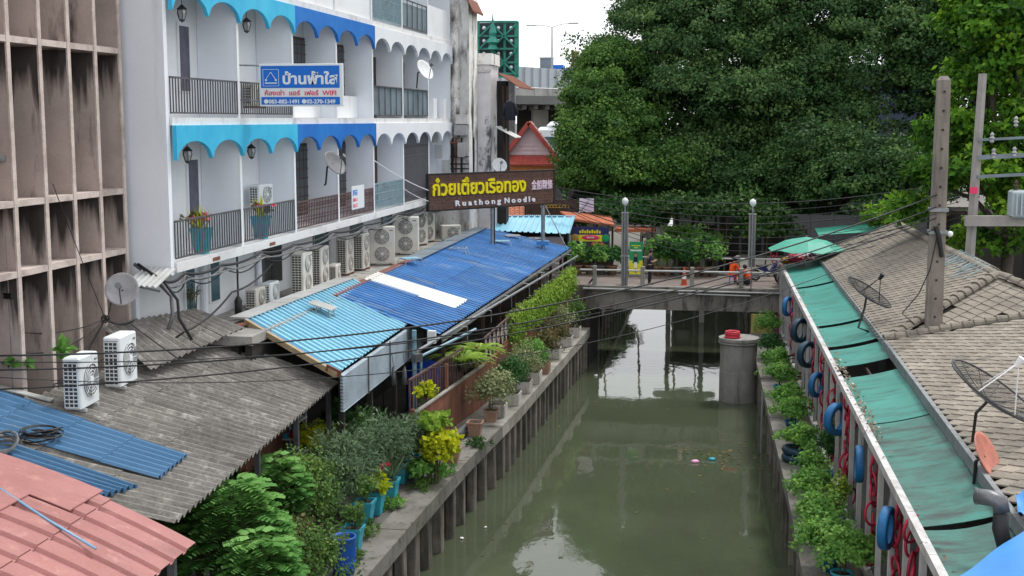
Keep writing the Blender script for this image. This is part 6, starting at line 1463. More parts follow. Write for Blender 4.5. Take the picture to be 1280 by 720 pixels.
part('soil', G().cyl((x, y, 2.1), (x, y, 2.3), .28, n=12), 'soil', t); part('foliage', bushmesh('foliage', (0, 0, .78), (.52, .55, .42), 2600, .10, 'lf_green', .36), 'lf_green', t)
rp = [(1012, 612, .95, .42, 'lf_green', 'thin stemmed shrub next after the tyre planter toward the viewer', 'round', 'potblue', 500), (1034, 600, 1.5, .35, 'lf_dark', 'tall leggy plant leaning on the white sill beam', 'round', 'potblue', 420),
      (1014, 640, .9, .55, 'lf_green', 'wide green shrub in a blue pot midway along the near bank', 'round', 'potteal', 1000), (1026, 672, .9, .6, 'lf_green', 'wide green shrub in a pale blue pot, third from the bottom edge', 'round', 'potteal', 1100),
      (1036, 708, .9, .62, 'lf_green', 'wide green shrub with lime tips, second from the bottom edge', 'round', 'potblue', 1200), (1052, 728, .95, .6, 'lf_green', 'green shrub cut by the bottom edge beside the white posts', 'round', 'potteal', 1100),
      (1044, 660, 1.25, .3, 'lf_lime', 'climbing lime green vine reaching up to the sill beam', 'round', 'potblue', 260)]
for px, py, hh, rr, m, lab, kd, pm, n in rp:
    p = Z(px, py, 2.0); plant('potted_shrub', lab, (p.x, p.y, 1.9), (kd, pm, .46, .34), [('bush', hh, rr, int(n * 2.4), .085, m, .42)], 'potted shrubs on the right bank')
p = Z(945, 478, 1.3); plant('wall_weed', 'small weed growing out of the right canal wall by the pier', (1.78, p.y, 1.45), None, [('bush', .3, .22, 90, .1, 'lf_green', .45)])
# ---- dishes and duct on the roof
def roofpt(px, py): return PL(px, py, (4.96, 30, EZ + .08), (-.2, 0, 1))
v = YP(1050, 372, 42.0); v = PL(1053, 372, (5.2, 43, 6.0), (.5, 0, 1)) if False else YP(1083, 371, 41.5)
make_dish('mesh_dish', v, (.50, -.15, .80), .80, .17, 'mesh', 'dark mesh satellite dish at the far tiled roof beside the awning', False, True, [v, v + Vector((-.05, -.05, -.35)), v + Vector((-.25, -.3, -.95)), v + Vector((.1, -.1, -1.1))], lnbm='black')
v = YP(1236, 500, 26.2)
make_dish('mesh_dish', v, (.50, -.15, .80), 1.0, .22, 'mesh', 'large dark mesh satellite dish with white receiver at the right border', False, True, [v, v + Vector((-.25, -.1, -.25)), v + Vector((-.30, -.1, -.9)), v + Vector((.2, -.1, -1.1))], lnbm='whitel')
v = YP(1231, 570, 24.2)
make_dish('satellite_dish', v, (.75, -.38, .45), .46, .07, 'dishorange', 'faded orange satellite dish beside the grey roof duct', True, False, [v, v + Vector((-.15, 0, -.1)), v + Vector((-.18, 0, -.75)), v + Vector((.35, -.1, -.95))])
t = thing('roof_duct', 'grey elbow duct with a black lower end dropping through the green awning', 'duct', tuple(YP(1245, 640, 20.4)))
a, b, c_ = YP(1220, 620, 20.6), YP(1250, 624, 20.4), YP(1250, 660, 20.35)
part('elbow', G().tube([a, a.lerp(b, .6), b + Vector((0, 0, -.04)), YP(1252, 640, 20.38)], [.13, .13, .14, .13], 12), 'duct', t, True); part('lower_end', G().tube([YP(1252, 641, 20.38), c_, YP(1258, 690, 20.2)], .125, 12), 'cable', t, True)
part('rim', G().torus(tuple(a), .13, .015, Matrix.Rotation(R(90), 3, 'Y'), 16, 4), 'steel', t)
# ---- green umbrella and colourful pile by the bridge end
p = Z(1008, 300, 6.4); t = thing('umbrella', 'faded green market umbrella beyond the end of the bridge', 'umbrella', (p.x, p.y, 3.9)); ux, uy = p.x, p.y
g = G(); N = 8; R0 = 1.75
apex = (ux, uy, 6.55); rim = [(ux + R0 * math.cos(2 * math.pi * k / 16), uy + R0 * math.sin(2 * math.pi * k / 16), 6.0 - (.09 if k % 2 else 0)) for k in range(16)]
mid = [(ux + R0 * .55 * math.cos(2 * math.pi * k / 16), uy + R0 * .55 * math.sin(2 * math.pi * k / 16), 6.38 - (.03 if k % 2 else 0)) for k in range(16)]
g.v = [apex] + mid + rim; g.f = [(0, 1 + k, 1 + (k + 1) % 16) for k in range(16)] + [(1 + k, 17 + k, 17 + (k + 1) % 16, 1 + (k + 1) % 16) for k in range(16)]
k0 = len(g.v); g.v += [(a, b, c - .02) for a, b, c in g.v]; g.f += [tuple(i + k0 for i in f[::-1]) for f in g.f]; part('canopy', g, 'umb', t)
part('pole', G().cyl((ux, uy, 1.9), (ux, uy, 6.6), .03, n=6), 'steel', t)
for k in range(8): a = 2 * math.pi * k / 8; part('rib', G().cyl((ux, uy, 6.35), (ux + R0 * math.cos(a), uy + R0 * math.sin(a), 5.98), .012, n=4), 'steel', t)
p = Z(1040, 303, 6.1); clothgrid((5.2, 68, 6.0), (8.6, 68, 6.35), (5.2, 71, 6.15), (8.6, 71, 6.5), 6, lambda u, v: .03 * math.sin(6 * u), 'umb', 'canopy_sheet', 'flat green canopy sheet behind the umbrella and the tiled roof', 'canopy')
t = thing('cloth_pile', 'heap of red and patterned cloths at the corner where awning meets bridge', 'cloths', (3.6, 63, 5.0))
for k, (dx, dy, dz, m, r_) in enumerate(((0, 0, .25, 'brightred', .33), (-.45, .2, .1, 'gold', .22), (.35, .3, .3, 'pinkl', .26), (.75, .1, .2, 'maroon', .25), (-.1, .4, .5, 'redring', .2), (.5, .5, .45, 'signwhite', .2), (1.0, .4, .3, 'navy', .25))):
    g = G().sph((3.75 + dx, 63 + dy, 5.1 + dz), r_, 10, (1.2, 1, .7)); g.v = [(v[0] + random.uniform(-.05, .05), v[1] + random.uniform(-.05, .05), v[2] + random.uniform(-.05, .05)) for v in g.v]; part('cloth', g, m, t)
part('stall_table', G().bb((3.0, 62.5, 3.94), (5.2, 63.8, 4.95)), 'void', t)

# ================================================================== PEOPLE
def skin_obj(nm, verts, edges, radii, m, t, root=0, sub=2):
    me = bpy.data.meshes.new(nm); iv_ = WM[t].inverted(); me.from_pydata([tuple(iv_ @ Vector(v)) for v in verts], edges, [])
    o = bpy.data.objects.new(nm, me); COL.objects.link(o)
    md = o.modifiers.new('skin', 'SKIN'); o.modifiers.new('sub', 'SUBSURF').levels = sub
    for i, r_ in enumerate(radii):
        sv = me.skin_vertices[0].data[i]; sv.radius = (r_, r_) if not isinstance(r_, tuple) else r_; sv.use_root = (i == root)
    bpy.context.view_layer.update()
    m2 = bpy.data.meshes.new_from_object(o.evaluated_get(bpy.context.evaluated_depsgraph_get())); bpy.data.objects.remove(o)
    m2.materials.clear(); m2.materials.append(M[m]); m2.polygons.foreach_set('use_smooth', [True] * len(m2.polygons)); return part(nm, m2, m, t)
def person(label, base, yaw, J, top_m, bot_m, hat=None, hair='hair', sleeves='short', robe=False, shoe='black'):
    """J: joints in metres, body frame x = right, y = forward, z up"""
    t = thing('person', label, 'person', base); Mx = Matrix.Translation(base) @ Matrix.Rotation(yaw, 4, 'Z')
    W_ = lambda p: tuple(Mx @ Vector(p)); names_ = [k_ for k_ in J if k_ in ('pelvis', 'waist', 'chest', 'neck', 'head', 'crown') or k_[-1] in 'LR']; idx = {k: i for i, k in enumerate(names_)}
    E_ = [('pelvis', 'waist'), ('waist', 'chest'), ('chest', 'neck'), ('neck', 'head'), ('head', 'crown')]
    for s in 'LR': E_ += [('chest', 'sh' + s), ('sh' + s, 'el' + s), ('el' + s, 'wr' + s), ('wr' + s, 'palm' + s), ('pelvis', 'hip' + s), ('hip' + s, 'kn' + s), ('kn' + s, 'an' + s), ('an' + s, 'toe' + s)]
    rad = dict(pelvis=.135, waist=.125, chest=.15, neck=.055, head=.088, crown=.075)
    for s in 'LR': rad.update({'sh' + s: .062, 'el' + s: .042, 'wr' + s: .028, 'palm' + s: .036, 'hip' + s: .088, 'kn' + s: .058, 'an' + s: .038, 'toe' + s: .035})
    vs = [W_(J[k]) for k in names_]; es = [(idx[a], idx[b]) for a, b in E_]; rd = [rad[k] for k in names_]
    for s in 'LR':     # five fingers each, rooted in the palm
        a = Vector(J['wr' + s]); b = Vector(J['palm' + s]); d = (b - a).normalized(); side = d.cross(Vector((0, 0, 1))); side = side.normalized() if side.length > .1 else Vector((1, 0, 0)); dn = Vector((0, 0, -1))
        for q in range(5):
            o_ = side * (-.03 + .016 * q); L_f = (.055, .075, .082, .075, .06)[q]
            if q == 0: p1 = b - d * .02 - side * .05 + dn * .01; p2 = p1 + d * .04 - side * .01
            else: p1 = b + o_ + d * L_f * .55; p2 = b + o_ + d * L_f * .9 + dn * .025
            k0 = len(vs); vs += [W_(p1), W_(p2)]; es += [(idx['palm' + s], k0), (k0, k0 + 1)]; rd += [.010, .008]
    skin_obj('body', vs, es, rd, 'skin', t, idx['pelvis'])
    def cloth(nm, keys, ed, rr, m):
        ii = {k: i for i, k in enumerate(keys)}; skin_obj(nm, [W_(J[k] if k in J else k) for k in keys], [(ii[a], ii[b]) for a, b in ed], rr, m, t, 0)
    J = dict(J)
    for s in 'LR': J['se' + s] = tuple(Vector(J['sh' + s]).lerp(Vector(J['el' + s]), .75 if sleeves == 'short' else .99)); J['sm' + s] = tuple(Vector(J['el' + s]).lerp(Vector(J['wr' + s]), .85))
    ks = ['pelvis', 'waist', 'chest', 'shL', 'seL', 'shR', 'seR']; ed = [('pelvis', 'waist'), ('waist', 'chest'), ('chest', 'shL'), ('shL', 'seL'), ('chest', 'shR'), ('shR', 'seR')]; rr = [.162, .158, .182, .082, .066, .082, .066]
    if sleeves == 'long': ks += ['smL', 'smR']; ed += [('seL', 'smL'), ('seR', 'smR')]; rr += [.052, .052]
    cloth('shirt', ks, ed, rr, top_m)
    cloth('trousers', ['pelvis', 'hipL', 'knL', 'anL', 'hipR', 'knR', 'anR'], [('pelvis', 'hipL'), ('hipL', 'knL'), ('knL', 'anL'), ('pelvis', 'hipR'), ('hipR', 'knR'), ('knR', 'anR')], [.150, .108, .078, .062, .108, .078, .062], bot_m)
    hd = Vector(J['head']).lerp(Vector(J['crown']), .5); f = Vector(J.get('face', (0, 1, 0))).normalized()
    q = f.to_track_quat('Y', 'Z').to_matrix(); hp = lambda x, y, z: Mx @ (hd + q @ Vector((x, y, z)))
    g = G()
    for a_, b_ in ((.0, .02), ):
        g.sph((0, 0, 0), .112, 14, (.92, 1.02, 1.08)); g.v = [tuple(hp(v[0], v[1] - .018, v[2] + .035)) for v in g.v if True]
    part('hair', g, hair, t, True)
    for sx in (-1, 1):
        part('eye', G().sph(tuple(hp(sx * .033, .092, .01)), .010, 6), 'black', t); part('ear', G().sph(tuple(hp(sx * .098, .0, -.005)), .022, 6), 'skin', t)
    part('nose', G().sph(tuple(hp(0, .104, -.015)), .014, 6), 'skin', t); part('mouth', G().sph(tuple(hp(0, .092, -.045)), .016, 6, ), 'maroon', t)
    for s in 'LR':
        p, q2 = Vector(J['an' + s]), Vector(J['toe' + s]); part('shoe', G().tube([W_(p + Vector((0, -.04, -.035))), W_(p.lerp(q2, .6) + Vector((0, 0, -.01))), W_(q2)], [.052, .05, .038], 8), shoe, t, True)
    if hat:
        g = G(); g.lathe([(.001, .13), (.09, .12), (.12, .05), (.13, .03), (.24, .0), (.235, -.01), (.12, .02)], (0, 0, 0), 16); g.v = [tuple(hp(v[0], v[1], v[2] + .05)) for v in g.v]; part('hat', g, hat, t, True)
    return t
std = dict(pelvis=(0, 0, .92), waist=(0, .01, 1.08), chest=(0, .0, 1.30), neck=(0, .03, 1.47), head=(0, .07, 1.56), crown=(0, .085, 1.64), face=(0, 1, -.45),
           shL=(-.19, 0, 1.40), elL=(-.24, .06, 1.13), wrL=(-.08, .27, 1.19), palmL=(-.02, .31, 1.22), shR=(.19, 0, 1.40), elR=(.24, .04, 1.12), wrR=(.09, .26, 1.17), palmR=(.03, .31, 1.20),
           hipL=(-.10, 0, .86), knL=(-.11, .03, .48), anL=(-.11, -.01, .09), toeL=(-.13, .16, .035), hipR=(.10, 0, .86), knR=(.11, .02, .48), anR=(.11, -.01, .09), toeR=(.13, .16, .035))
p = Z(811, 357, 3.94); pm = person('standing person in navy shirt and dark trousers looking at something in their hands', (p.x, 62.95, 3.935), R(-75), std, 'navy', 'darkcloth')
sit = dict(pelvis=(0, 0, .50), waist=(0, .03, .66), chest=(0, .10, .88), neck=(0, .16, 1.05), head=(0, .21, 1.13), crown=(0, .23, 1.20), face=(0, 1, -.3),
           shL=(-.19, .10, .97), elL=(-.27, .20, .72), wrL=(-.14, .42, .66), palmL=(-.09, .48, .65), shR=(.19, .10, .97), elR=(.27, .20, .72), wrR=(.14, .42, .66), palmR=(.09, .48, .65),
           hipL=(-.10, .03, .48), knL=(-.17, .42, .50), anL=(-.16, .36, .09), toeL=(-.18, .54, .035), hipR=(.10, .03, .48), knR=(.17, .42, .50), anR=(.16, .36, .09), toeR=(.18, .54, .035))
p = Z(914, 346, 3.94); person('person in orange clothes and grey hat sitting on the bridge beside the lamp post', (p.x, 63.9, 3.935), R(-50), dict(sit), 'orange', 'orange', hat='greywall', sleeves='long')
t = thing('stool', 'low plastic stool under the orange dressed person in the hat', 'stool', (p.x, 63.9, 3.935)); x = p.x
part('seat', G().cyl((x, 63.9, 4.26), (x, 63.9, 4.31), .17, n=12), 'tankblue', t)
for a in range(4): part('leg', G().cyl((x + .13 * math.cos(a * 1.57 + .8), 63.9 + .13 * math.sin(a * 1.57 + .8), 4.26), (x + .17 * math.cos(a * 1.57 + .8), 63.9 + .17 * math.sin(a * 1.57 + .8), 3.94), .02, n=5), 'tankblue', t)
low = {k: (v if k == 'face' else (v[0], v[1], v[2] - .30 if k not in ('anL', 'anR', 'toeL', 'toeR', 'knL', 'knR') else v[2])) for k, v in sit.items() if len(k) <= 6}
p2 = Z(934, 348, 3.94); person('person in an orange vest crouching low on the bridge right beside the lamp post', (p2.x, 63.4, 3.935), R(60), low, 'orange', 'darkcloth', sleeves='short')
# hanging clothes are in the far part
# motorbikes
def motorbike(label, base, yaw):
    t = thing('motorbike', label, 'motorbike', base, yaw, 'motorbikes parked at the bridge end')
    for x in (-.62, .62):
        w_ = part('wheel', G().torus((x, 0, .30), .24, .05, Matrix.Rotation(R(90), 3, 'X'), 20, 6), 'black', t, True, True)
        part('rim', G().torus((x, 0, .30), .17, .012, Matrix.Rotation(R(90), 3, 'X'), 16, 4), 'steel', w_, local=True)
    part('body', G().add([(-.5, -.1, .62), (-.5, .1, .62), (-.1, -.12, .45), (-.1, .12, .45), (.1, -.1, .34), (.1, .1, .34), (.42, -.12, .55), (.42, .12, .55), (.5, -.08, .88), (.5, .08, .88), (.36, -.1, .8), (.36, .1, .8), (.12, -.1, .46), (.12, .1, .46), (-.1, -.12, .72), (-.1, .12, .72)],
        [(0, 2, 14), (1, 15, 3), (2, 4, 12, 14), (3, 15, 13, 5), (4, 6, 10, 12), (5, 13, 11, 7), (6, 8, 10), (7, 11, 9), (0, 14, 15, 1), (14, 12, 13, 15), (12, 10, 11, 13), (10, 8, 9, 11), (8, 6, 7, 9), (6, 4, 5, 7), (4, 2, 3, 5), (2, 0, 1, 3)]), 'bannavy', t, local=True)
    part('seat', G().cbox((-.28, 0, .77), (.62, .24, .10), .03), 'black', t, local=True)
    part('fork', G().cyl((.62, 0, .3), (.46, 0, .98), .03, n=6), 'steel', t, local=True); part('handlebar', G().tube([(.38, -.3, 1.04), (.46, -.1, .98), (.46, .1, .98), (.38, .3, 1.04)], .018, 6), 'black', t, local=True)
    part('headlight', G().sph((.55, 0, .88), .08, 8), 'lampglass', t, local=True); part('exhaust', G().cyl((-.1, -.14, .25), (-.75, -.17, .38), .045, n=8), 'steel', t, local=True)
    for s in (-1, 1): part('mirror', G().sph((.42, s * .26, 1.18), .05, 6, (.4, 1, .7)), 'black', t, local=True)
p = Z(957, 345, 3.94); motorbike('dark motorbike behind the lamp post, nearer the orange dressed people', (p.x, 65.3, 3.935), R(20))
p = Z(980, 346, 3.94); motorbike('dark motorbike parked close to the cloth pile', (p.x, 65.0, 3.935), R(50))
p = Z(960, 345, 3.94); t = thing('bicycle_bag', 'dark grey sack heaped beside the motorbikes', 'sack', (p.x + .6, 64.2, 3.93)); part('sack', G().sph((p.x + .7, 64.2, 4.2), .35, 10, (1.2, .8, .8)), 'greywall', t, True); part('tie', G().cyl((p.x + .7, 64.2, 4.4), (p.x + .75, 64.2, 4.55), .05, n=6), 'cable', t)
# green banner
x0, x1 = YP(786.5, 340, 66.3).x, YP(803, 340, 66.3).x; z0, z1 = 3.95, YP(790, 302, 66.3).z
t = thing('banner_stand', 'green and yellow roll up banner showing a small standing figure on the bridge', 'banner', ((x0 + x1) / 2, 66.3, 3.94)); wdt = x1 - x0; hh = z1 - z0
bn = lambda a, b, c, d, o=.0: G().bb((x0 + wdt * a, 66.28 - o, z0 + hh * c), (x0 + wdt * b, 66.30 - o, z0 + hh * d))
part('upper_field', bn(0, 1, .45, 1), 'bangreen', t); part('lower_field', bn(0, 1, .03, .449), 'banyellow', t)
part('green_wave', bn(.25, .75, .36, .449, .006), 'bangreen', t)
for k, (a, b, c, d, m) in enumerate(((.15, .85, .87, .90, 'banyellow'), (.35, .65, .81, .84, 'banyellow'), (.06, .94, .72, .765, 'whitel'))): 
    n = 7
    for q in range(n): part('print_mark', bn(a + (b - a) * q / n, a + (b - a) * (q + .8) / n, c, d, .008), m, t)
g = G(); c = ((x0 + x1) / 2, 66.26); sc_ = hh / 3.2
g.sph((c[0] - .02, c[1], z0 + hh * .60), .09, 8, (1, .3, 1.2)); part('printed_face', g, 'skin', t)
part('printed_hair', G().sph((c[0] - .02, c[1] + .01, z0 + hh * .625), .105, 8, (1, .2, 1.1)), 'black', t)
part('printed_shirt', bn(.33, .62, .40, .55, .012), 'navy', t); part('printed_skirt', bn(.38, .58, .22, .40, .012), 'whitel', t); part('printed_legs', bn(.42, .55, .08, .22, .012), 'skin', t)
part('base', G().bb((x0 - .03, 66.15, 3.94), (x1 + .03, 66.45, 4.02)), 'steel', t)
# traffic cone
p = Z(855, 357, 3.94); t = thing('traffic_cone', 'red and white traffic cone standing on the bridge', 'traffic cone', (p.x, 62.6, 3.93)); x = p.x
part('base', G().cbox((x, 62.6, 3.96), (.36, .36, .05), .01), 'conered', t)
for a, b, m in ((0, .3, 'conered'), (.301, .45, 'whitel'), (.451, .6, 'conered'), (.601, .72, 'whitel'), (.721, .85, 'conered')):
    part('cone_band', G().cyl((x, 62.6, 3.985 + a), (x, 62.6, 3.985 + b), .15 - .13 * a, .15 - .13 * b, 12), m, t)
# row of potted plants behind the bridge deck
xs = [722, 737, 751, 765, 822, 834, 846, 858, 870, 882, 892]
for k, px in enumerate(xs):
    p = YP(px, 338, 66.6); hh = 1.5 if px > 800 else 1.0
    plant('bridge_plant', ['broad leaved bush at the left bridge end under the yellow banner', 'broad leaved bush second from the left bridge end', 'broad leaved bush third from the left bridge end', 'broad leaved bush just left of the green banner', 'potted shrub immediately right of the green banner and person', 'potted shrub in a red clay pot behind the person', 'potted shrub in a grey pot on the far side of the bridge',
                           'potted shrub right of the grey pot on the far side', 'potted shrub behind the traffic cone', 'potted shrub right of the traffic cone', 'last potted shrub before the open railing'][k], (p.x, 66.6, 3.93),
          ('round', ['terra', 'terra', 'conc', 'terra'][k % 4], .55, .5), [('bush', hh, .72, 900, .2, 'lf_dark' if k % 2 else 'lf_green', .38)], 'plants on the far side of the bridge')
# ================================================================== FAR LEFT: OLD STAINED BLOCKS
xa = YP(598, 150, 66).x
t = thing('stained_building', 'old white building with black mould streaks behind the apartment building', 'building', (-13, 66, 1.84))
A0, A1 = FX(63.8) - .3, YP(586, 150, 64).x
part('wall', G().bb((-26, 63.9, 1.84), (A1, 66.4, 24)), 'oldwall', t)
part('corner_pillar', G().bb((A1 - .42, 63.78, 1.84), (A1 + .05, 63.89, 24)), 'oldlight', t)
part('rusty_eave', G().hexa([(A1 - .2, 63.6, 18.3), (A1 + .3, 63.6, 17.3), (A1 + .3, 66.5, 17.3), (A1 - .2, 66.5, 18.3), (A1 - .2, 63.6, 18.4), (A1 + .3, 63.6, 17.4), (A1 + .3, 66.5, 17.4), (A1 - .2, 66.5, 18.4)]), 'rust', t)
def wallbox(px0, px1, py0, py1, Y, d, m, nm, lab=None):
    a, b = YP(px0, py1, Y), YP(px1, py0, Y); return part(nm, G().bb((a.x, Y - d, a.z), (b.x, Y - .0, b.z)), m, t, label=lab)
wallbox(571, 586, 143, 155, 63.77, .35, 'oldlight', 'vent_box'); wallbox(570, 585, 156, 169, 63.77, .45, 'dishgrey', 'meter_cabinet'); wallbox(574, 582, 178, 196, 63.77, .4, 'flash', 'white_tank')
wallbox(545, 553, 181, 198, 63.2, .3, 'flash', 'junction_box'); wallbox(554, 562, 200, 216, 63.3, .3, 'flash', 'junction_box'); wallbox(541, 548, 165, 178, 63.2, .25, 'flash', 'junction_box')
for k, px in enumerate((566, 570, 577, 592)): a, b = YP(px, 172, 63.6), YP(px, 216, 63.6); part('wall_pipe', G().cyl(a, b, .05, n=5), 'rust' if k == 1 else 'cable', t)
for py in (196, 205, 211): a, b = YP(563, py, 63.5), YP(586, py, 63.5); part('bracket', G().cyl(a, b, .04, n=5), 'black', t)
a, b = YP(563, 178, 63.6), YP(578, 179, 63.6); part('arm', G().cyl(a, b, .06, n=6), 'rust', t)
B0, B1 = A1 - .6, YP(613, 150, 66.5).x; zt = YP(610, 66, 66).z
t = thing('stained_annex', 'lower flaking annex wall beside the old mouldy building', 'building', (B0, 67, 1.84))
part('wall', G().bb((B0, 66.5, 1.84), (B1, 69, zt - .6)), 'oldwall2', t); part('parapet', G().bb((B0 - .02, 66.42, zt - .58), (B1 + .08, 69, zt)), 'oldwall', t)
part('string_course', G().bb((B0, 66.43, YP(610, 88, 66).z - .06), (B1 + .04, 66.49, YP(610, 88, 66).z + .06)), 'oldlight', t)
q0, q1 = YP(624, 92, 66.5), YP(652, 110, 66.5)
part('lean_to_roof', sheet((q0.x, 66, q0.z), (q0.x, 71, q0.z), (q1.x, 66, q1.z), (q1.x, 71, q1.z), 0, 1, 0, 1, .25, .04, 'sine'), 'rust', t)
q0, q1 = YP(622, 158, 66.5), YP(648, 172, 66.5)
part('lower_awning', sheet((q0.x, 65.5, q0.z), (q0.x, 67.5, q0.z), (q1.x, 65.5, q1.z), (q1.x, 67.5, q1.z), 0, 1, 0, 1, .25, .03, 'sine'), 'flash', t)
for px in (629, 634): a, b = YP(px, 108, 66.6), YP(px + 2, 215, 66.6); part('balcony_post', G().cyl(a, b, .06, n=6), 'darkwood', t)
part('balcony_shade', G().bb((B1 + .01, 68.5, 6), (B1 + .5, 69.4, YP(630, 100, 67).z)), 'void', t)  # near-black box standing in for the shade on the balcony
for k, (px, lab, w_) in enumerate(((637.5, 'dark shirt hanging out to dry beside the flaking annex', .42),)):
    v = YP(px, 140, 65.6); t2 = thing('hanging_shirt', lab, 'shirt', tuple(v)); 
    g = G(); x, y, z = v
    g.lathe([(.10, .55), (.26, .46), (.27, .2), (.28, -.1), (.30, -.42), (.28, -.43)], (x, y, z), 12); g.v = [(a, y + (b - y) * .35, c) for a, b, c in g.v]; part('torso', g, 'darkcloth', t2, True)
    for s in (-1, 1): part('sleeve', G().tube([(x + s * .22, y, z + .42), (x + s * .34, y, z + .1), (x + s * .36, y, z - .2)], [.09, .08, .07], 6), 'darkcloth', t2, True)
    part('hanger', G().tube([(x - .2, y, z + .5), (x, y, z + .62), (x, y, z + .8), (x + .05, y, z + .9)], .015, 4), 'steel', t2)
# green-trussed billboard
t = thing('billboard', 'back of a dark billboard with a green steel truss frame above the annex', 'billboard', (-19, 110, 12)); Y0 = 110.
a, b = YP(596, 96, Y0), YP(646, 28, Y0)
part('panel', G().bb((a.x, Y0, a.z), (b.x, Y0 + .3, b.z)), 'darkpanel', t)
def fr(px0, py0, px1, py1, w_=.22, dy=0): p, q = YP(px0, py0, Y0 - .4 - dy), YP(px1, py1, Y0 - .4 - dy); part('truss_bar', G().beam(p, q, w_, w_), 'greentruss', t)
for px in (598, 615, 631, 646): fr(px, 27, px, 97, .2 if px != 646 else .35)
for py in (27, 45, 61, 78, 92, 96): fr(597, py, 647, py, .16, .23)
for c_ in (((615, 30), (645, 60)), ((645, 30), (615, 60)), ((615, 62), (645, 94)), ((645, 62), (615, 94)), ((600, 45), (615, 30)), ((600, 60), (615, 45))): fr(*c_[0], *c_[1], .12, .45)
for px in (605, 623, 639):
    for py in (35, 51, 67, 84): p = YP(px, py, Y0 - .6); part('lamp', G().sph(tuple(p), .16, 6), 'globe', t)
for px in (604, 640): p = YP(px, 97, Y0 + .4); part('support_leg', G().bb((p.x - .25, Y0 + .3, 1.8), (p.x + .25, Y0 + .8, p.z)), 'railgrey', t)
part('green_finial', G().lathe([(.5, 0), (.3, .4), (.55, .6), (.25, 1.1), (.35, 1.4), (.1, 2.2), (.02, 3.0)], tuple(YP(616, 62, Y0 - 1.2)), 8), 'lf_pale' if False else 'greentruss', t)
# Thai pavilion
Yg = 84.
t = thing('gabled_pavilion', 'small pavilion with steep red tiled gable and lilac tympanum behind the brown sign', 'pavilion', tuple(YP(662, 210, Yg)))
L0, Ap, R0_ = YP(629, 196, Yg), YP(661, 153, Yg), YP(695, 196, Yg)
g = G(); q = [L0, R0_, Ap]; g.add([(v.x, Yg + .4, v.z) for v in q] + [(v.x, Yg + .6, v.z) for v in q], [(0, 1, 2), (5, 4, 3), (0, 3, 4, 1), (1, 4, 5, 2), (2, 5, 3, 0)]); part('tympanum', g, 'gable', t)
for k in range(7):
    z = L0.z + (Ap.z - L0.z) * (k + .5) / 8; f_ = 1 - (k + .5) / 8; part('clapboard', G().bb((Ap.x - (Ap.x - L0.x) * f_ + .1, Yg + .36, z - .01), (Ap.x + (R0_.x - Ap.x) * f_ - .1, Yg + .398, z + .12)), 'gable', t)
for E0 in (L0, R0_):
    d = (Vector(E0) - Vector(Ap)); n = 8
    for k in range(n):
        a, b = Vector(Ap) + d * (k / n), Vector(Ap) + d * ((k + 1.06) / n)
        g = G(); g.hexa([(a.x, Yg, a.z - .05), (b.x, Yg, b.z - .05), (b.x, Yg + 1.2, b.z - .05), (a.x, Yg + 1.2, a.z - .05), (a.x, Yg, a.z + .08), (b.x, Yg, b.z + .14), (b.x, Yg + 1.2, b.z + .14), (a.x, Yg + 1.2, a.z + .08)]); part('tile_course', g, 'redroof', t)
    part('barge_board', G().beam(Vector(Ap) + Vector((0, -.06, -.02)), Vector(E0) + d * .12 + Vector((0, -.06, -.02)), .1, .28), 'redroof', t)
z0, z1 = YP(640, 205, Yg).z, YP(640, 196, Yg).z
for k in range(22):
    xa_, xb_ = L0.x + (R0_.x - L0.x) * k / 22, L0.x + (R0_.x - L0.x) * (k + .9) / 22
    part('roof_tile', G().hexa([(xa_, Yg - 1.0, z0 - .05), (xb_, Yg - 1.0, z0 - .05), (xb_, Yg + .3, z1), (xa_, Yg + .3, z1), (xa_, Yg - 1.0, z0 + .05), (xb_, Yg - 1.0, z0 + .05), (xb_, Yg + .3, z1 + .1), (xa_, Yg + .3, z1 + .1)]), 'redroof', t)
part('timber_eave', G().bb((L0.x - .1, Yg - .8, z0 - .55), (R0_.x + .1, Yg - .6, z0 - .06)), 'ochre', t)
part('lower_wall', G().bb((L0.x + .3, Yg - .4, 2), (R0_.x - .3, Yg + 6, z0 - .1)), 'void', t)
# white coach behind
Yb = 120; a, b = YP(673, 172, Yb), YP(742, 150, Yb)
t = thing('coach', 'white coach roof showing above the pavilion under the viaduct', 'coach', tuple(a)); 
part('body', G().cbox(((a.x + b.x) / 2, Yb, a.z - .6), (b.x - a.x, 2.5, 3.2), .3), 'buswhite', t)
part('roof_pod', G().cbox(((a.x + b.x) / 2 + .3, Yb, a.z + 1.1), (b.x - a.x - 1.2, 2.2, .8), .35), 'buswhite', t)
part('window_band', G().bb((a.x + .3, Yb - 1.27, a.z - .9), (b.x - .2, Yb - 1.251, a.z + .1)), 'bluglass', t)
for k in range(4): x = a.x + .8 + k * 1.3; part('roof_vent', G().cyl((x, Yb - 1.11, a.z + 1.1), (x, Yb - 1.14, a.z + 1.1), .08, n=8), 'acgrille', t)
for x in (a.x + 1, b.x - 1): part('wheel', G().torus((x, Yb - 1.2, a.z - 2.2), .35, .14, Matrix.Rotation(R(90), 3, 'X'), 16, 6), 'black', t)
part('stand_ground', G().bb((a.x - 2, Yb - 3, 1.7), (b.x + 2, Yb + 3, a.z - 2.7)), 'dirt', t)
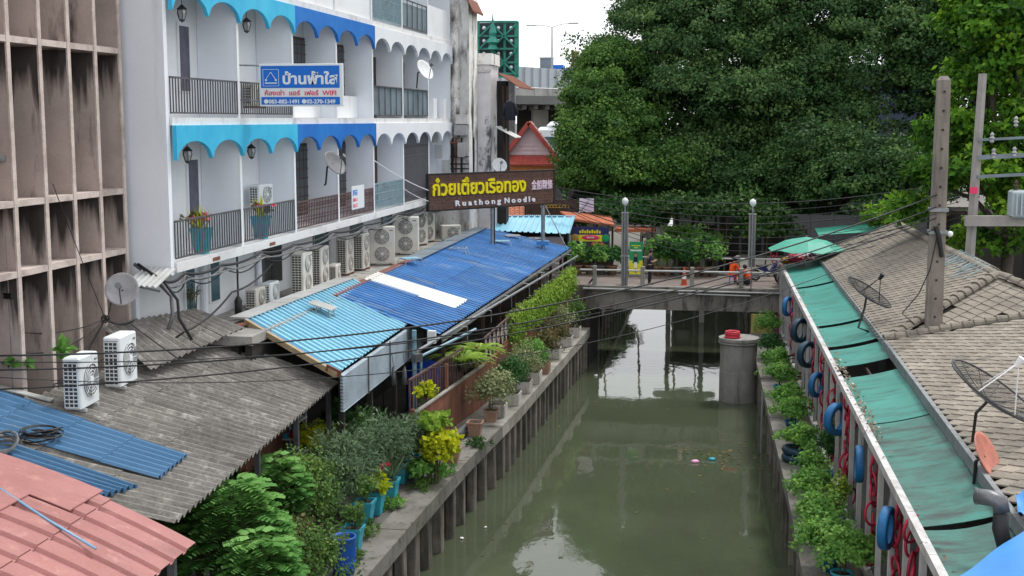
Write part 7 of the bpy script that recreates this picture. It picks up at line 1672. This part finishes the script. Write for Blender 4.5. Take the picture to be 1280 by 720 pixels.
# viaduct
t = thing('viaduct', 'elevated road with a pale noise barrier crossing behind the annex', 'viaduct', (-22, 150, 2))
def vp(px, py, Y): return YP(px, py, Y)
P0, P1 = (600, 145.), (770, 165.)
def vquad(nm, pyT0, pyB0, pyT1, pyB1, m, y_off, th=.4, n=1):
    for k in range(n):
        u0, u1 = k / n, (k + .985) / n if n > 1 else 1; f = lambda a, b, u: a + (b - a) * u
        px0, px1 = f(600, 770, u0), f(600, 770, u1); Y0_, Y1_ = f(P0[1], P1[1], u0) + y_off, f(P0[1], P1[1], u1) + y_off
        a, b = vp(px0, f(pyB0, pyB1, u0), Y0_), vp(px1, f(pyB0, pyB1, u1), Y1_); c_, d_ = vp(px1, f(pyT0, pyT1, u1), Y1_), vp(px0, f(pyT0, pyT1, u0), Y0_)
        D = Vector((0, th, 0)); part(nm, G().hexa([a, b, b + D, a + D, d_, c_, c_ + D, d_ + D]), m, t)
vquad('barrier_panel', 80, 107, 91, 113, 'barrier', -.1, .25, 16); vquad('parapet', 107.5, 129.5, 113.5, 131.5, 'flyc', 0, .6, 5)
for k in range(5): f = k / 5; vquad
for px in range(606, 770, 10):
    u = (px - 600) / 170; Y_ = 145 + 20 * u - .35; a, b = vp(px, 107 + 6 * u, Y_), vp(px, 80 + 11 * u, Y_); part('barrier_post', G().beam(a, b, .12, .12), 'steel', t)
a, b = vp(600, 129.5, 145), vp(770, 131.5, 165); D = Vector((-6, 34, 0)); part('soffit', G().hexa([a + Vector((0, .1, 0)), b + Vector((0, .1, 0)), b + D, a + D] + [p + Vector((0, 0, 1)) for p in (a + Vector((0, .1, 0)), b + Vector((0, .1, 0)), b + D, a + D)]), 'flyd', t)
for k in range(12): u = (k + .5) / 12; p = a.lerp(b, u); part('girder', G().beam(p + Vector((0, 1.2, -.3)), p + D * .95 + Vector((0, 0, -.3)), .5, .55), 'flyd', t)
part('dark_abutment', G().bb((a.x, 172, 1.8), (b.x - 3, 174, a.z - .1)), 'void', t)
for px in (668, 716): p = vp(px, 150, 160); part('pier', G().cyl((p.x, 165, 1.8), (p.x, 165, a.z - .6), 1.1, n=12), 'flyc', t)
for px, top, x0_, x1_, Y_, lab in ((690, 31, 664, 717, 158, 'tall double armed road lamp standing on the viaduct against the sky'), (742, 48, 713, 760, 185, 'farther double armed road lamp half hidden by the tree')):
    t = thing('road_lamp', lab, 'street lamp', tuple(vp(px, 90, Y_)), group='double armed lamps on the viaduct'); a, b = vp(px, 100, Y_), vp(px, top + 3, Y_)
    part('pole', G().tube([a, b], [.14, .08], 8), 'flash', t)
    for xe in (x0_, x1_): e = vp(xe, top - 2 + (3 if xe == x0_ else 0), Y_); part('arm', G().tube([b, b.lerp(e, .5) + Vector((0, 0, .15)), e], .055, 5), 'flash', t); part('lamp_head', G().cbox(tuple(e), (1.2, .4, .16), .05), 'flash', t)
p, q = vp(675, 85, 162), vp(690, 73, 162); 
t = thing('roadside_cabinet', 'grey blue block standing on the viaduct left of the lamp', 'cabinet', tuple(p)); part('body', G().bb((p.x, 162, p.z - .5), (q.x, 163.5, q.z)), 'flashb', t); part('lid', G().bb((p.x - .1, 161.9, q.z + .01), (q.x + .1, 163.6, q.z + .15)), 'flash', t)
p, q = vp(690.5, 87, 160), vp(704, 81, 160); t = thing('blue_truck', 'bright blue truck top passing on the viaduct right of the lamp', 'truck', tuple(p)); part('cargo_box', G().bb((p.x, 160, p.z - 1.5), (q.x, 162, q.z)), 'signblue', t); part('cab', G().cbox((q.x + .55, 161, p.z - .6), (1.0, 1.9, 1.6), .2), 'signblue', t)
p, q = vp(714, 90, 190), vp(722, 64, 190); t = thing('brick_tower', 'thin brown tower top just left of the tree beyond the viaduct', 'tower', (p.x, 190, 2)); part('shaft', G().bb((p.x, 190, 1.8), (q.x, 192, q.z)), 'redroof', t); 
for k in range(6): part('band', G().bb((p.x - .05, 189.9, q.z - .6 - k * .6), (q.x + .05, 189.97, q.z - .45 - k * .6)), 'flash', t)

# ---- roofs just beyond the blue shed
t = thing('lean_to', 'pale blue ribbed roof behind the poles of the brown sign', 'shed', (-11, 68.5, 3.95))
a, b, c_, d_ = YP(552, 271.5, 69.8), YP(719, 271.5, 69.8), YP(712, 293, 67.3), YP(541, 281, 67.3)
c_.z = (c_.z + d_.z * 0 + c_.z) / 2; d_ = Vector((d_.x, 67.3, YP(541, 286, 67.3).z))
C3 = (tuple(a), tuple(b), tuple(d_), tuple(c_)); roof(t, C3, 8, 1, .38, .05, 'trap', 'skyroof', nv=1)
part('ridge_flashing', G().beam(a + Vector((0, .1, .06)), b + Vector((0, .1, .06)), .25, .04), 'skyroof', t)
for px in (712, 640, 560): p = YP(px, 300, 67.6); part('post', G().cyl((p.x, 67.7, 3.9), (p.x, 67.7, 5.9), .06, n=6), 'steel', t)
part('inner_wall', G().bb((a.x, 69.6, 3.9), (b.x - .4, 69.8, a.z - .1)), 'void', t)
part('side_panel', G().bb((b.x - 3.5, 68.5, 3.9), (b.x - .5, 68.6, 5.7)), 'gable', t)
def tiled_strip(label, px0, px1, py0, py1, Y0_, dY, m, nu, nv_):
    t = thing('tiled_roof', label, 'roof', tuple(YP((px0 + px1) / 2, py1, Y0_)))
    a, b = YP(px0, py1, Y0_), YP(px1, py1, Y0_); c_, d_ = YP(px1, py0, Y0_ + dY), YP(px0, py0, Y0_ + dY)
    for i in range(nu):
        for j in range(nv_):
            u0, u1, v0, v1 = i / nu, (i + .93) / nu, j / nv_, (j + 1.12) / nv_
            f = lambda u, v: a.lerp(b, u).lerp(d_.lerp(c_, u), v)
            q = [f(u0, v0), f(u1, v0), f(u1, v1), f(u0, v1)]; l0, l1 = Vector((0, 0, .09)), Vector((0, 0, .03)); m1, m2 = q[0].lerp(q[1], .5), q[3].lerp(q[2], .5)
            part('tile', G().add([q[0], q[1], q[2], q[3], q[0] + l1, m1 + l0 * 1.6, q[1] + l1, q[2] + l1 * .5, m2 + l0, q[3] + l1 * .5], [(0, 3, 2, 1), (4, 5, 8, 9), (5, 6, 7, 8), (0, 1, 6, 5, 4), (1, 2, 7, 6), (3, 0, 4, 9)]), m, t)
    part('support_wall', G().bb((a.x + .1, Y0_ + .1, 1.84), (b.x - .1, Y0_ + dY - .1, a.z - .02)), 'void', t); return t
tiled_strip('salmon clay tiled roof under the left half of the brown sign', 572, 656, 259, 271, 75, 3, 'orangeroof', 14, 4)
t = thing('porch_canopy', 'orange brown canopy above the yellow banner stall', 'canopy', tuple(YP(742, 280, 70)))
a, b, c_, d_ = YP(714, 276, 69.6), YP(768, 283, 69.6), YP(764, 272, 73), YP(700, 266, 73)
for k in range(6): f0, f1 = k / 6, (k + .97) / 6; D = Vector((0, 0, .1)); q = [a.lerp(b, f0), a.lerp(b, f1), d_.lerp(c_, f1), d_.lerp(c_, f0)]; part('canopy_board', G().hexa(q + [x + D for x in q]), 'orangeawn', t)
part('second_canopy', G().bb((YP(768, 285, 71).x, 71, YP(770, 290, 71).z), (YP(818, 285, 71).x, 73, YP(770, 286, 71).z)), 'orangeawn', t)
for px in (720, 765, 815): p = YP(px, 300, 70.5); part('post', G().cyl((p.x, 70.8, 3.9), (p.x, 70.8, YP(px, 284, 70.5).z), .06, n=6), 'darkwood', t)
t = thing('gold_letter_sign', 'dark sign board with gold lettering and dotted border behind the lean to', 'sign', tuple(YP(690, 270, 74)))
a, b = YP(657, 271, 74), YP(722, 250, 74); part('board', G().bb((a.x, 74, a.z), (b.x, 74.15, b.z)), 'brownwood', t)
for k in range(9):
    x = a.x + (b.x - a.x) * (.32 + .06 * k); g = G(); z = a.z + (b.z - a.z) * .62; g.torus((x, 73.96, z), .09, .025, Matrix.Rotation(R(90), 3, 'X'), 8, 4); g.beam((x + .09, 73.96, z - .1), (x + .12, 73.96, z + .14 + .05 * (k % 2)), .02, .035, (0, 1, 0)); part('gold_mark', g, 'gold', t)
for k in range(26): x = a.x + (b.x - a.x) * (k + .5) / 26; part('dot', G().sph((x, 73.97, a.z + .1), .035, 6), 'whitel', t)
t = thing('stall_banner', 'navy and yellow banner with a red oval hung on the stall by the bridge', 'banner', tuple(YP(738, 295, 69.2)))
a, b = YP(716, 303, 69.2), YP(761, 284, 69.2); W2, H2 = b.x - a.x, b.z - a.z; bx = lambda u0, u1, v0, v1, o=0: G().bb((a.x + W2 * u0, 69.2 - o, a.z + H2 * v0), (a.x + W2 * u1, 69.22 - o, a.z + H2 * v1))
part('navy_field', bx(0, 1, 0, 1), 'bannavy', t); part('yellow_field', bx(.16, .82, .08, .50, .02), 'banyellow', t)
part('red_oval', G().sph((a.x + W2 * .5, 69.17, a.z + H2 * .33), .5, 12, (1, .06, .28)), 'redl', t)
for k in range(9): part('yellow_mark', bx(.18 + k * .068, .18 + k * .068 + .05, .60, .76 + .06 * (k % 2), .03), 'yellow', t)
for k in range(6): part('white_mark', G().bb((a.x + W2 * (.40 + .035 * k), 69.12, a.z + H2 * .29), (a.x + W2 * (.42 + .035 * k), 69.135, a.z + H2 * .38)), 'whitel', t)
for u, m in ((.04, 'gold'), (.9, 'lf_m')): part('printed_dish', G().sph((a.x + W2 * (u + .02), 69.17, a.z + H2 * .3), .22, 8, (1, .1, 1)), 'gold' if m == 'gold' else 'bangreen', t)
p = YP(748, 308, 69); t = thing('orange_fruit_bowl', 'heap of orange fruit on the stall below the yellow banner', 'fruit', tuple(p))
for k in range(9): part('fruit', G().sph((p.x + random.uniform(-.3, .3), p.y + random.uniform(-.2, .2), p.z + random.uniform(-.1, .12)), .13, 8), 'ochre', t)
part('table', G().bb((p.x - .8, 68.6, 3.95), (p.x + .8, 69.4, p.z - .18)), 'darkwood', t)
p, q = YP(722, 268, 70), YP(738, 248, 70); t = thing('flag_pole', 'slanted pole with a pink and white flag near the lean to corner', 'flag', tuple(p)); part('pole', G().cyl(p, q, .04, n=6), 'flash', t)
g = G(); v = YP(731, 256, 70)
for k in range(5):
    for j in range(3):
        z0 = v.z + .35 - j * .25; x0_ = v.x - .3 + k * .16; g.hexa([(x0_, 70 + .05 * math.sin(k), z0 - .25), (x0_ + .16, 70 + .05 * math.sin(k + 1), z0 - .25), (x0_ + .16, 70.02 + .05 * math.sin(k + 1), z0 - .25), (x0_, 70.02 + .05 * math.sin(k), z0 - .25), (x0_, 70 + .05 * math.sin(k), z0), (x0_ + .16, 70 + .05 * math.sin(k + 1), z0), (x0_ + .16, 70.02 + .05 * math.sin(k + 1), z0), (x0_, 70.02 + .05 * math.sin(k), z0)])
part('flag_cloth', g, 'pinkl', t, kind=None)
# sloping concrete stair behind the plants
t = thing('concrete_stair', 'sloping concrete stair slab behind the potted plants beyond the bridge', 'stair', tuple(YP(860, 300, 78)))
a, b = YP(832, 288, 80), YP(884, 312, 76); part('stair_slab', G().beam(a, b, 1.4, .45), 'flyc', t)
for k in range(9): p = a.lerp(b, (k + .5) / 9); part('step', G().box((p.x, p.y, p.z + .26), (.34, 1.3, .12)), 'flyc', t)
for u in (.1, .9): p = a.lerp(b, u); part('support', G().bb((p.x - .15, p.y - .15, .0), (p.x + .15, p.y + .15, p.z - .2)), 'flyc', t)
# low grey wall and dark building behind the trees, right
def wallthing(nm, lab, cat, px0, px1, pyt, Y, d, m, z0=1.84, pnl=6):
    a, b = YP(px0, pyt, Y), YP(px1, pyt, Y); t = thing(nm, lab, cat, ((a.x + b.x) / 2, Y, z0))
    for k in range(pnl): x0_, x1_ = a.x + (b.x - a.x) * k / pnl, a.x + (b.x - a.x) * (k + .985) / pnl; part('wall_panel', G().bb((x0_, Y, z0), (x1_, Y + d, a.z)), m, t)
    return t, a, b
wallthing('grey_wall', 'long grey panel wall in the shade behind the umbrella', 'wall', 985, 1160, 268, 72, .2, 'greywall')
t, a, b = wallthing('dark_building', 'tall dark blue clad building glimpsed through the trees on the right', 'building', 1010, 1178, 82, 110, 12, 'bluebld', pnl=5)
for px, py0, py1 in ((1128, 152, 166), (1150, 176, 196), (1108, 158, 176), (1140, 120, 132)):
    p, q = YP(px, py1, 109.9), YP(px + 16, py0, 109.9); f_ = part('window', G().bb((p.x, 109.85, p.z), (q.x, 109.97, q.z)), 'dkglass', t); part('sill', G().bb((p.x - .2, 109.6, p.z - .25), (q.x + .2, 109.84, p.z - .05)), 'flash', f_)
wallthing('shade_wall', 'wall added as a dark backdrop under the tree left of the canal beyond the bridge', 'wall', 690, 762, 292, 84, .4, 'greywall')  # added wall, fills in the darkness under the trees
t, a, b = wallthing('back_house', 'dark house front under the trees at the right border', 'house', 1200, 1310, 268, 70, 6, 'void', pnl=4)

t, a, b = wallthing('waterside_house', 'dim brown waterside house closing the canal under the big tree', 'house', 842, 990, 236, 98, 7, 'void', -.5, 9)
for k in range(5):
    x0_ = a.x + (b.x - a.x) * (k + .2) / 5; f_ = part('window', G().bb((x0_, 97.9, 4.0), (x0_ + 1.1, 97.98, 5.6)), 'darkwood', t); part('pane', G().bb((x0_ + .08, 97.87, 4.08), (x0_ + 1.02, 97.895, 5.52)), 'dkglass', f_)
for k in range(6): x0_ = a.x + (b.x - a.x) * (k + .05) / 5.3; part('stilt', G().cyl((x0_, 97.6, -1), (x0_, 97.6, a.z - 1), .09, n=6), 'railgrey', t)
part('eave', G().bb((a.x - .4, 97.3, a.z), (b.x + .4, 105.3, a.z + .15)), 'darkwood', t)
# ================================================================== TREES
def tree(label, base, trunk_r, lobes, m, n_cl, per, cl_r, leaf, h_split, wd=.42, nm='broadleaf_tree', inner=.72, lean=(0, 0), bias=0.):
    t = thing(nm, label, 'tree', base); b = Vector(base); s = Vector((b.x + lean[0], b.y + lean[1], b.z + h_split)); g = G()
    g.tube([b, b.lerp(s, .3) + Vector((.1, .1, 0)), b.lerp(s, .7) + Vector((-.12, 0, 0)), s], [trunk_r * 1.3, trunk_r, trunk_r * .85, trunk_r * .7], 10)
    part('trunk', g, 'bark', t, True)
    for (c, r_) in lobes:
        c = Vector(c); mid = s.lerp(c, .5) + Vector((random.uniform(-.5, .5), random.uniform(-.5, .5), .4))
        lg = part('limb', G().tube([s - Vector((0, 0, .3)), mid, c, c + Vector((random.uniform(-1, 1), random.uniform(-1, 1), r_[2] * .6))], [trunk_r * .55, trunk_r * .33, trunk_r * .16, .03], 7), 'bark', t, True)
        g = G()
        for k in range(5): a = unit(1)[0]; e = c + Vector((a[0] * r_[0], a[1] * r_[1], abs(a[2]) * r_[2])) * .85; g.tube([mid.lerp(c, random.random()), (c + e) / 2 + Vector((0, 0, .2)), e], [trunk_r * .12, .05, .02], 5)
        part('branches', g, 'bark', lg, kind=None)
    lb = [((c[0] - b.x, c[1] - b.y, c[2] - b.z), r_) for c, r_ in lobes]
    part('crown', crown('crown', lb, m, n_cl, per, cl_r, leaf, wd, inner, bias=bias), m, t); return t
def LB(px, py, Y, rx, ry, rz): return (tuple(YP(px, py, Y)), (rx, ry, rz))
# the big dark tree over the far end of the canal
tree('huge dark green tree filling the top middle, overhanging the canal beyond the bridge', (YP(1028, 300, 86).x, 86, 1.84), .55,
     [LB(865, -60, 88, 4.6, 5, 4.0), LB(960, -40, 88, 6, 5.5, 5.5), LB(1080, -30, 88, 6, 5, 5.5), LB(826, 48, 86, 3.2, 4.5, 3.2), LB(880, 90, 84, 4.4, 5, 4.2), LB(960, 80, 86, 4.8, 5, 4.4), LB(1050, 90, 85, 4.6, 5, 4.2),
      LB(840, 160, 84, 3.6, 4, 2.8), LB(900, 190, 82, 3.6, 4, 2.4), LB(770, 110, 85, 3.2, 4, 3.0), LB(960, 170, 83, 4.2, 4, 3.0), LB(1120, 60, 86, 4.5, 5, 4.0), LB(1000, 20, 84, 4, 4, 3.5), LB(1150, 0, 88, 4.5, 4, 4.5), LB(812, 0, 87, 2.2, 3.5, 3.0), LB(866, 116, 81, 2.8, 3, 2.0), LB(990, 112, 82, 3, 3, 2.4), LB(930, 130, 80, 3, 3, 2.2), LB(1040, 150, 82, 3, 3, 2), LB(870, 30, 84, 3.5, 3.5, 3), LB(870, 205, 80, 3, 3, 1.8), LB(905, 222, 80, 2.6, 3, 1.5)], 'lf_big', 3600, 105, .70, .19, 6.5, .40)
tree('leafy mid green tree leaning out beside the pavilion at the left of the big tree', (YP(725, 300, 80).x, 80, 1.84), .3,
     [LB(768, 84, 82, 1.9, 2.5, 1.5), LB(752, 130, 80, 2.2, 2.5, 1.9), LB(765, 165, 79, 2.9, 3, 2.2), LB(748, 200, 78, 2.2, 2.6, 2.0), LB(780, 215, 77, 2.6, 2.8, 1.7), LB(727, 178, 78, 1.2, 2, 1.4), LB(830, 215, 78, 2.3, 2.6, 1.7), LB(732, 228, 77, 1.7, 2, 1.2)], 'lf_left', 1250, 95, .60, .17, 5.5, .42, lean=(-.6, 0), inner=.6)
tree('lower dark tree with a round crown above the umbrella', (YP(1030, 330, 76).x, 76, 1.84), .3,
     [LB(1040, 205, 76, 3.4, 3, 2.0), LB(1090, 220, 74, 3.0, 3, 2.0), LB(1000, 235, 76, 2.4, 2.6, 1.5), LB(1130, 235, 74, 2.4, 2.6, 1.8), LB(1060, 240, 73, 2.6, 2.6, 1.4), LB(960, 228, 77, 2.4, 2.6, 1.4), LB(925, 238, 77, 2.2, 2.4, 1.3), LB(985, 255, 76, 2, 2.2, 1.1)], 'lf_low', 1000, 90, .55, .18, 5.0, .42)
tree('bright yellow green tree with large drooping leaves behind the leaning pole', (YP(1262, 330, 56).x, 56, 1.84), .3,
     [LB(1235, 30, 56, 1.7, 2, 2.0), LB(1275, 90, 56, 2.2, 2, 2.4), LB(1225, 110, 57, 1.6, 2, 1.5), LB(1190, 170, 57, 1.2, 2, 1.2), LB(1255, 185, 56, 2.2, 2, 1.8), LB(1210, 220, 55, 1.6, 2, 1.4), LB(1165, 230, 56, 1.0, 1.5, 1.0), LB(1290, 250, 55, 1.7, 1.6, 1.5), LB(1260, -30, 57, 2.4, 2, 2), LB(1140, 265, 56, .8, 1.2, .7), LB(1245, 300, 57, 1.6, 1.6, 1.0)], 'lf_right', 900, 36, .42, .27, 5.5, .34, inner=.5)
tree('dark slender tree behind the concrete pole filling the gap on the right', (YP(1160, 330, 80).x, 80, 1.84), .28,
     [LB(1170, 120, 82, 2.8, 3, 3.2), LB(1200, 60, 82, 3.2, 3, 3.5), LB(1180, 200, 80, 2.8, 3, 2.4), LB(1250, 130, 82, 4.0, 3, 4.2), LB(1250, 230, 80, 3.5, 3, 2.5), LB(1290, 20, 82, 4, 3, 4)], 'lf_low', 1200, 80, .65, .20, 5.5, .42)
# a far group closing the canal
for px, Y, lab, zc, rr in ((880, 140, 'distant low tree closing the view under the big tree, right of the stair', 3.6, 4.2), (800, 128, 'distant low tree under the big tree behind the green banner', 3.2, 3.4), (940, 118, 'distant low tree behind the sitting orange figures', 4.2, 4.2), (735, 100, 'low tree behind the stall banner', 5.0, 2.6), (1010, 100, 'low dark tree behind the umbrella', 5.2, 3.6)):
    x = YP(px, 250, Y).x
    tree(lab, (x, Y, 1.84), .18, [((x, Y, zc), (rr, 3, 2.0)), ((x + rr * .6, Y + 1, zc - .3), (rr * .7, 2.5, 1.6)), ((x - rr * .6, Y, zc - .4), (rr * .7, 2.5, 1.5))], 'lf_low', 240, 50, .7, .32, 1.2)
for k, (px, py, Y, r_, m, lab) in enumerate(((845, 262, 72, (1.7, 1.5, .9), 'lf_low', 'hanging creeper mass in the shade above the stair'), (905, 262, 72, (2.2, 1.5, 1.1), 'lf_low', 'dark creeper mass behind the sitting orange person'), (955, 285, 71.5, (1.6, 1.2, 1.3), 'lf_low', 'dark creeper mass behind the motorbikes'), (800, 232, 82, (3.6, 1.6, 1.3), 'lf_low', 'dark leafy mass below the left crown of the big tree'), (740, 240, 80, (2.6, 1.6, 1.1), 'lf_low', 'dark leafy mass above the dark gold lettered sign'), (870, 240, 84, (3.0, 1.6, 1.2), 'lf_low', 'dark leafy mass in the shade over the brown waterside house'),
                                          (800, 270, 73, (1.3, 1.2, 1.1), 'lf_dark', 'creeper behind the left bridge lamp'), (757, 262, 74, (1.5, 1.2, 1.0), 'lf_dark', 'bushy creeper above the orange canopy'), (1120, 275, 68, (1.6, 1.4, 1.0), 'lf_right', 'bright weed bush peeping over the far corner of the tiled roof'),
                                          (870, 300, 74, (1.6, 1.4, .8), 'lf_green', 'green creeper in the light behind the stair'))):
    p = YP(px, py, Y); t = thing('creeper', lab, 'shrub', (p.x, Y, 1.84)); part('stem', G().tube([(p.x, Y, 1.84), (p.x + .2, Y, p.z - .4), (p.x, Y, p.z)], [.06, .04, .02], 5), 'stem', t)
    part('foliage', bushmesh('foliage', (0, 0, p.z - 1.84), r_, 2200, .24, m, .38), m, t)

# ================================================================== POLES AND WIRES
t = thing('utility_pole', 'tall concrete utility pole rising through the tiled roofs', 'utility pole', (9.0, 39.2, 1.84))
b = PL(1180, 404, (4.96, 30, EZ), (-.2, 0, 1)); yp_ = 39.2; a = YP(1180, 404, yp_); top = YP(1180, 95, yp_); X0 = top.x
g = G(); g.add([(X0 + sx * wd_, yp_ + sy * wd_, z) for z, wd_ in ((1.84, .26), (top.z - .12, .175), (top.z, .09)) for sx, sy in ((-1, -1), (1, -1), (1, 1), (-1, 1))], [(3, 2, 1, 0), (8, 9, 10, 11)] + [(k * 4 + i, k * 4 + (i + 1) % 4, k * 4 + 4 + (i + 1) % 4, k * 4 + 4 + i) for k in (0, 1) for i in range(4)])
part('shaft', g, 'polec', t)
for k in range(13): z = top.z - .45 - k * .55; part('bolt_hole', G().cyl((X0, yp_ - .24, z), (X0, yp_ - .18, z), .035, n=6), 'black', t)
for z in (YP(1180, 262, yp_).z, YP(1180, 290, yp_).z): part('band', G().box((X0, yp_, z), (.52, .52, .1)), 'steel', t)
part('cable_bracket', G().tube([(X0 - .1, yp_ - .3, 8.9), (X0, yp_ - .34, 8.6), (X0 + .12, yp_ - .3, 8.0)], .07, 6), 'cable', t)
part('hanging_cable', G().tube([(X0 - .05, yp_ - .3, 8.6), (X0 - .22, yp_ - .32, 7.6), (X0 - .5, yp_ - .33, 6.9), (X0 - .95, yp_ - .3, 6.3), (X0 - .6, yp_ - .3, 6.0)], .018, 5), 'cable', t)
part('insulator', G().sph((X0 + .35, yp_ - .1, YP(1180, 292, yp_).z), .09, 8), 'whitel', t)
Y2 = 50.; pt_, pb_ = YP(1228.5, 92, Y2), YP(1212, 322, Y2); d = (pb_ - pt_); base = pt_ + d * ((pt_.z - 1.84) / (pt_.z - pb_.z))
t = thing('utility_pole', 'pale leaning concrete pole with crossarms and a transformer', 'utility pole', tuple(base))
part('shaft', G().tube([base, pt_], [.21, .15], 4), 'polec2', t)
for py, x1_, h_ in ((175, 1300, .05), (197, 1300, .12), (221, 1300, .07)):
    p, q = YP(1222, py, Y2 - .2), YP(x1_, py - 4, Y2 - .2); part('crossarm', G().beam(p, q, .1, h_ + .04), 'flashb', t)
for px, py in ((1242, 192), (1268, 190), (1270, 152), (1240, 172)): p = YP(px, py, Y2 - .25); part('insulator', G().lathe([(.03, -.2), (.09, -.15), (.05, -.08), (.1, -.02), (.05, .05), (.08, .12), (.02, .2)], tuple(p), 8), 'dishgrey', t)
p = YP(1217, 238, Y2 - .3); part('red_plate', G().bb((p.x - .14, Y2 - .32, p.z - .12), (p.x + .14, Y2 - .28, p.z + .12)), 'redl', t)
part('beam', G().beam(YP(1206, 276, Y2 - .3), YP(1310, 276, Y2 - .3), .3, .38), 'polec2', t)
a, b = YP(1261, 271, Y2 - .3), YP(1290, 238, Y2 - .3)
tr = part('transformer', G().cbox(((a.x + b.x) / 2, Y2 - .3, (a.z + b.z) / 2), (b.x - a.x, .8, b.z - a.z), .06), 'transf', t)
for k in range(5): x = a.x + .12 + k * .17; part('cooling_fin', G().bb((x, Y2 - .85, a.z + .1), (x + .05, Y2 - .71, b.z - .1)), 'transf', tr)
for k in range(2): part('bushing', G().lathe([(.08, 0), (.05, .1), (.09, .15), (.05, .22), (.08, .28), (.02, .4)], (a.x + .2 + .4 * k, Y2 - .3, b.z), 8), 'brownwood', tr)
def wire(label, pts, r=.02, m='cable', sag=.3, n=24, group='overhead cables'):
    P = []
    for a, b in zip(pts[:-1], pts[1:]):
        a, b = Vector(a), Vector(b)
        for k in range(n + 1):
            u = k / n; v = a.lerp(b, u); v.z -= sag * 4 * u * (1 - u); P.append(v)
    return solo('overhead_cable', G().tube(P, r, 5), m, label, 'cable', tuple(P[0]), group, smooth=True)
pa = Vector((X0 - .1, yp_ - .28, 0))
def fitwire(label, px0, py0, Y0_, pxm, pym, pyr, r=.022, m='cable'):
    a = YP(px0, py0, Y0_); b = Vector((X0 - .1, yp_ - .28, YP(1178, pyr, yp_).z))
    # find sag so that the wire passes the middle point
    best = None
    for s_ in np.linspace(0, 3.5, 71):
        e = 1e9
        for k in range(41):
            u = k / 40; v = a.lerp(b, u); v.z -= s_ * 4 * u * (1 - u); w_ = np.array(v) - _C; kk = w_ @ _d; x = 640 + 1600 * (w_ @ _r) / kk; y = 360 - 1600 * (w_ @ _u) / kk
            if abs(x - pxm) < 20: e = min(e, abs(y - pym) + abs(x - pxm) * .3)
        if best is None or e < best[0]: best = (e, s_)
    return wire(label, [a, b], r, m, best[1])
fitwire('thick cable sagging from the left edge to the tall pole, uppermost of the three', -30, 445, 24, 700, 379, 243, .022)
fitwire('thick cable sagging from the left edge to the tall pole, middle of the three', -30, 463, 24, 700, 395, 258, .019)
fitwire('thick cable sagging from the left edge to the tall pole, lowest of the three', -30, 488, 24, 700, 405, 272, .019)
fitwire('thin extra cable running just under the three thick ones', -30, 452, 24, 700, 400, 266, .012)
fitwire('thin cable crossing the canal lower than the others', -30, 470, 24, 700, 436, 285, .010)
# far bundle above the bridge
for k in range(9):
    a, b = YP(695, 234 + k * 2.6 + (k % 2), 69.5), YP(1200, 226 + k * 6.5, 64 - k)
    wire(['highest', 'second', 'third', 'fourth', 'fifth', 'sixth', 'seventh', 'eighth', 'lowest'][k] + ' black cable of the far bundle crossing in front of the trees above the bridge', [a, b], .016 + .01 * (k % 3 == 0), 'cable', 1.0 + .15 * k, 20, 'far cable bundle')
wire('cable from the beige building corner past the satellite dish to the apartment ledge', [YP(60, 500, 25.3), YP(68, 480, 26.5), YP(140, 440, 29.2), YP(170, 445, 30)], .02, 'cable', .1)
g0 = [YP(205, 352, 30.8)] + [Vector((FX(y) + .12, y, 8.0 - .06 * (k % 2))) for k, y in enumerate((31.5, 34, 37, 40, 44, 48, 53, 58, 63))]
for k, (r, m, s_) in enumerate(((.04, 'cable', .10), (.025, 'greycable', .2), (.02, 'cable', .28), (.025, 'greycable', .06))):
    wire(['thickest black cable clipped under the lower balcony edge', 'grey cable looping under the lower balcony edge', 'thin black cable hanging in loops under the lower balcony', 'grey cable tight against the lower balcony edge'][k], [v + Vector((.04 * k, 0, -.05 * k)) for v in g0], r, m, s_, 8, 'cables under the lower balcony')
wire('loose black cable from the side wall to the ledge pots', [YP(160, 440, 30.5), YP(230, 415, 31), YP(290, 365, 34.5), YP(340, 330, 38)], .03, 'cable', .15)
wire('thin white rope from the teal railing to the brown sign', [XP(467, 200, -13.6), tuple(A + Vector((.1, -.2, 1.0)))], .022, 'whitel', .1)
wire('second thin white rope from the teal railing to the brown sign', [XP(505, 236, -13.5), tuple(A + Vector((.1, -.2, .5)))], .018, 'whitel', .05)

kn = YP(103, 398, 28.9) + Vector((.6, 0, 0))
for k, (q, lab, r, sg) in enumerate(((YP(20, 415, 25.9), 'thin cable from the knot on the fins to the left concrete pole', .012, .15), (YP(72, 478, 27.0), 'cable hanging from the knot on the fins down to the roof', .018, .1), (YP(55, 505, 26.6), 'second cable dropping from the knot on the fins to the roof', .014, .2),
                                      (YP(168, 400, 30.2), 'cable from the knot on the fins to the side wall pipes', .018, .12), (YP(140, 372, 28.8), 'short lead from the knot on the fins to the grey dish', .012, .1), (YP(66, 230, 26.9), 'faint cable rising from the knot on the fins to the upper ledge', .01, .05), (YP(22, 440, 25.9), 'slack cable low from the knot on the fins to the pole', .012, .3))):
    wire(lab, [kn, q], r, 'cable', sg, 12, 'loose cables on the fin building')
g = G()
for k in range(5): g.torus(tuple(kn + Vector((random.uniform(-.05, .05), 0, random.uniform(-.05, .05)))), .09, .012, Matrix.Rotation(random.uniform(0, 3), 3, 'X') @ Matrix.Rotation(random.uniform(0, 3), 3, 'Y'), 12, 4)
solo('cable_knot', g, 'cable', 'knot of black cable fixed on the fins above the white condensers', 'cable', tuple(kn))
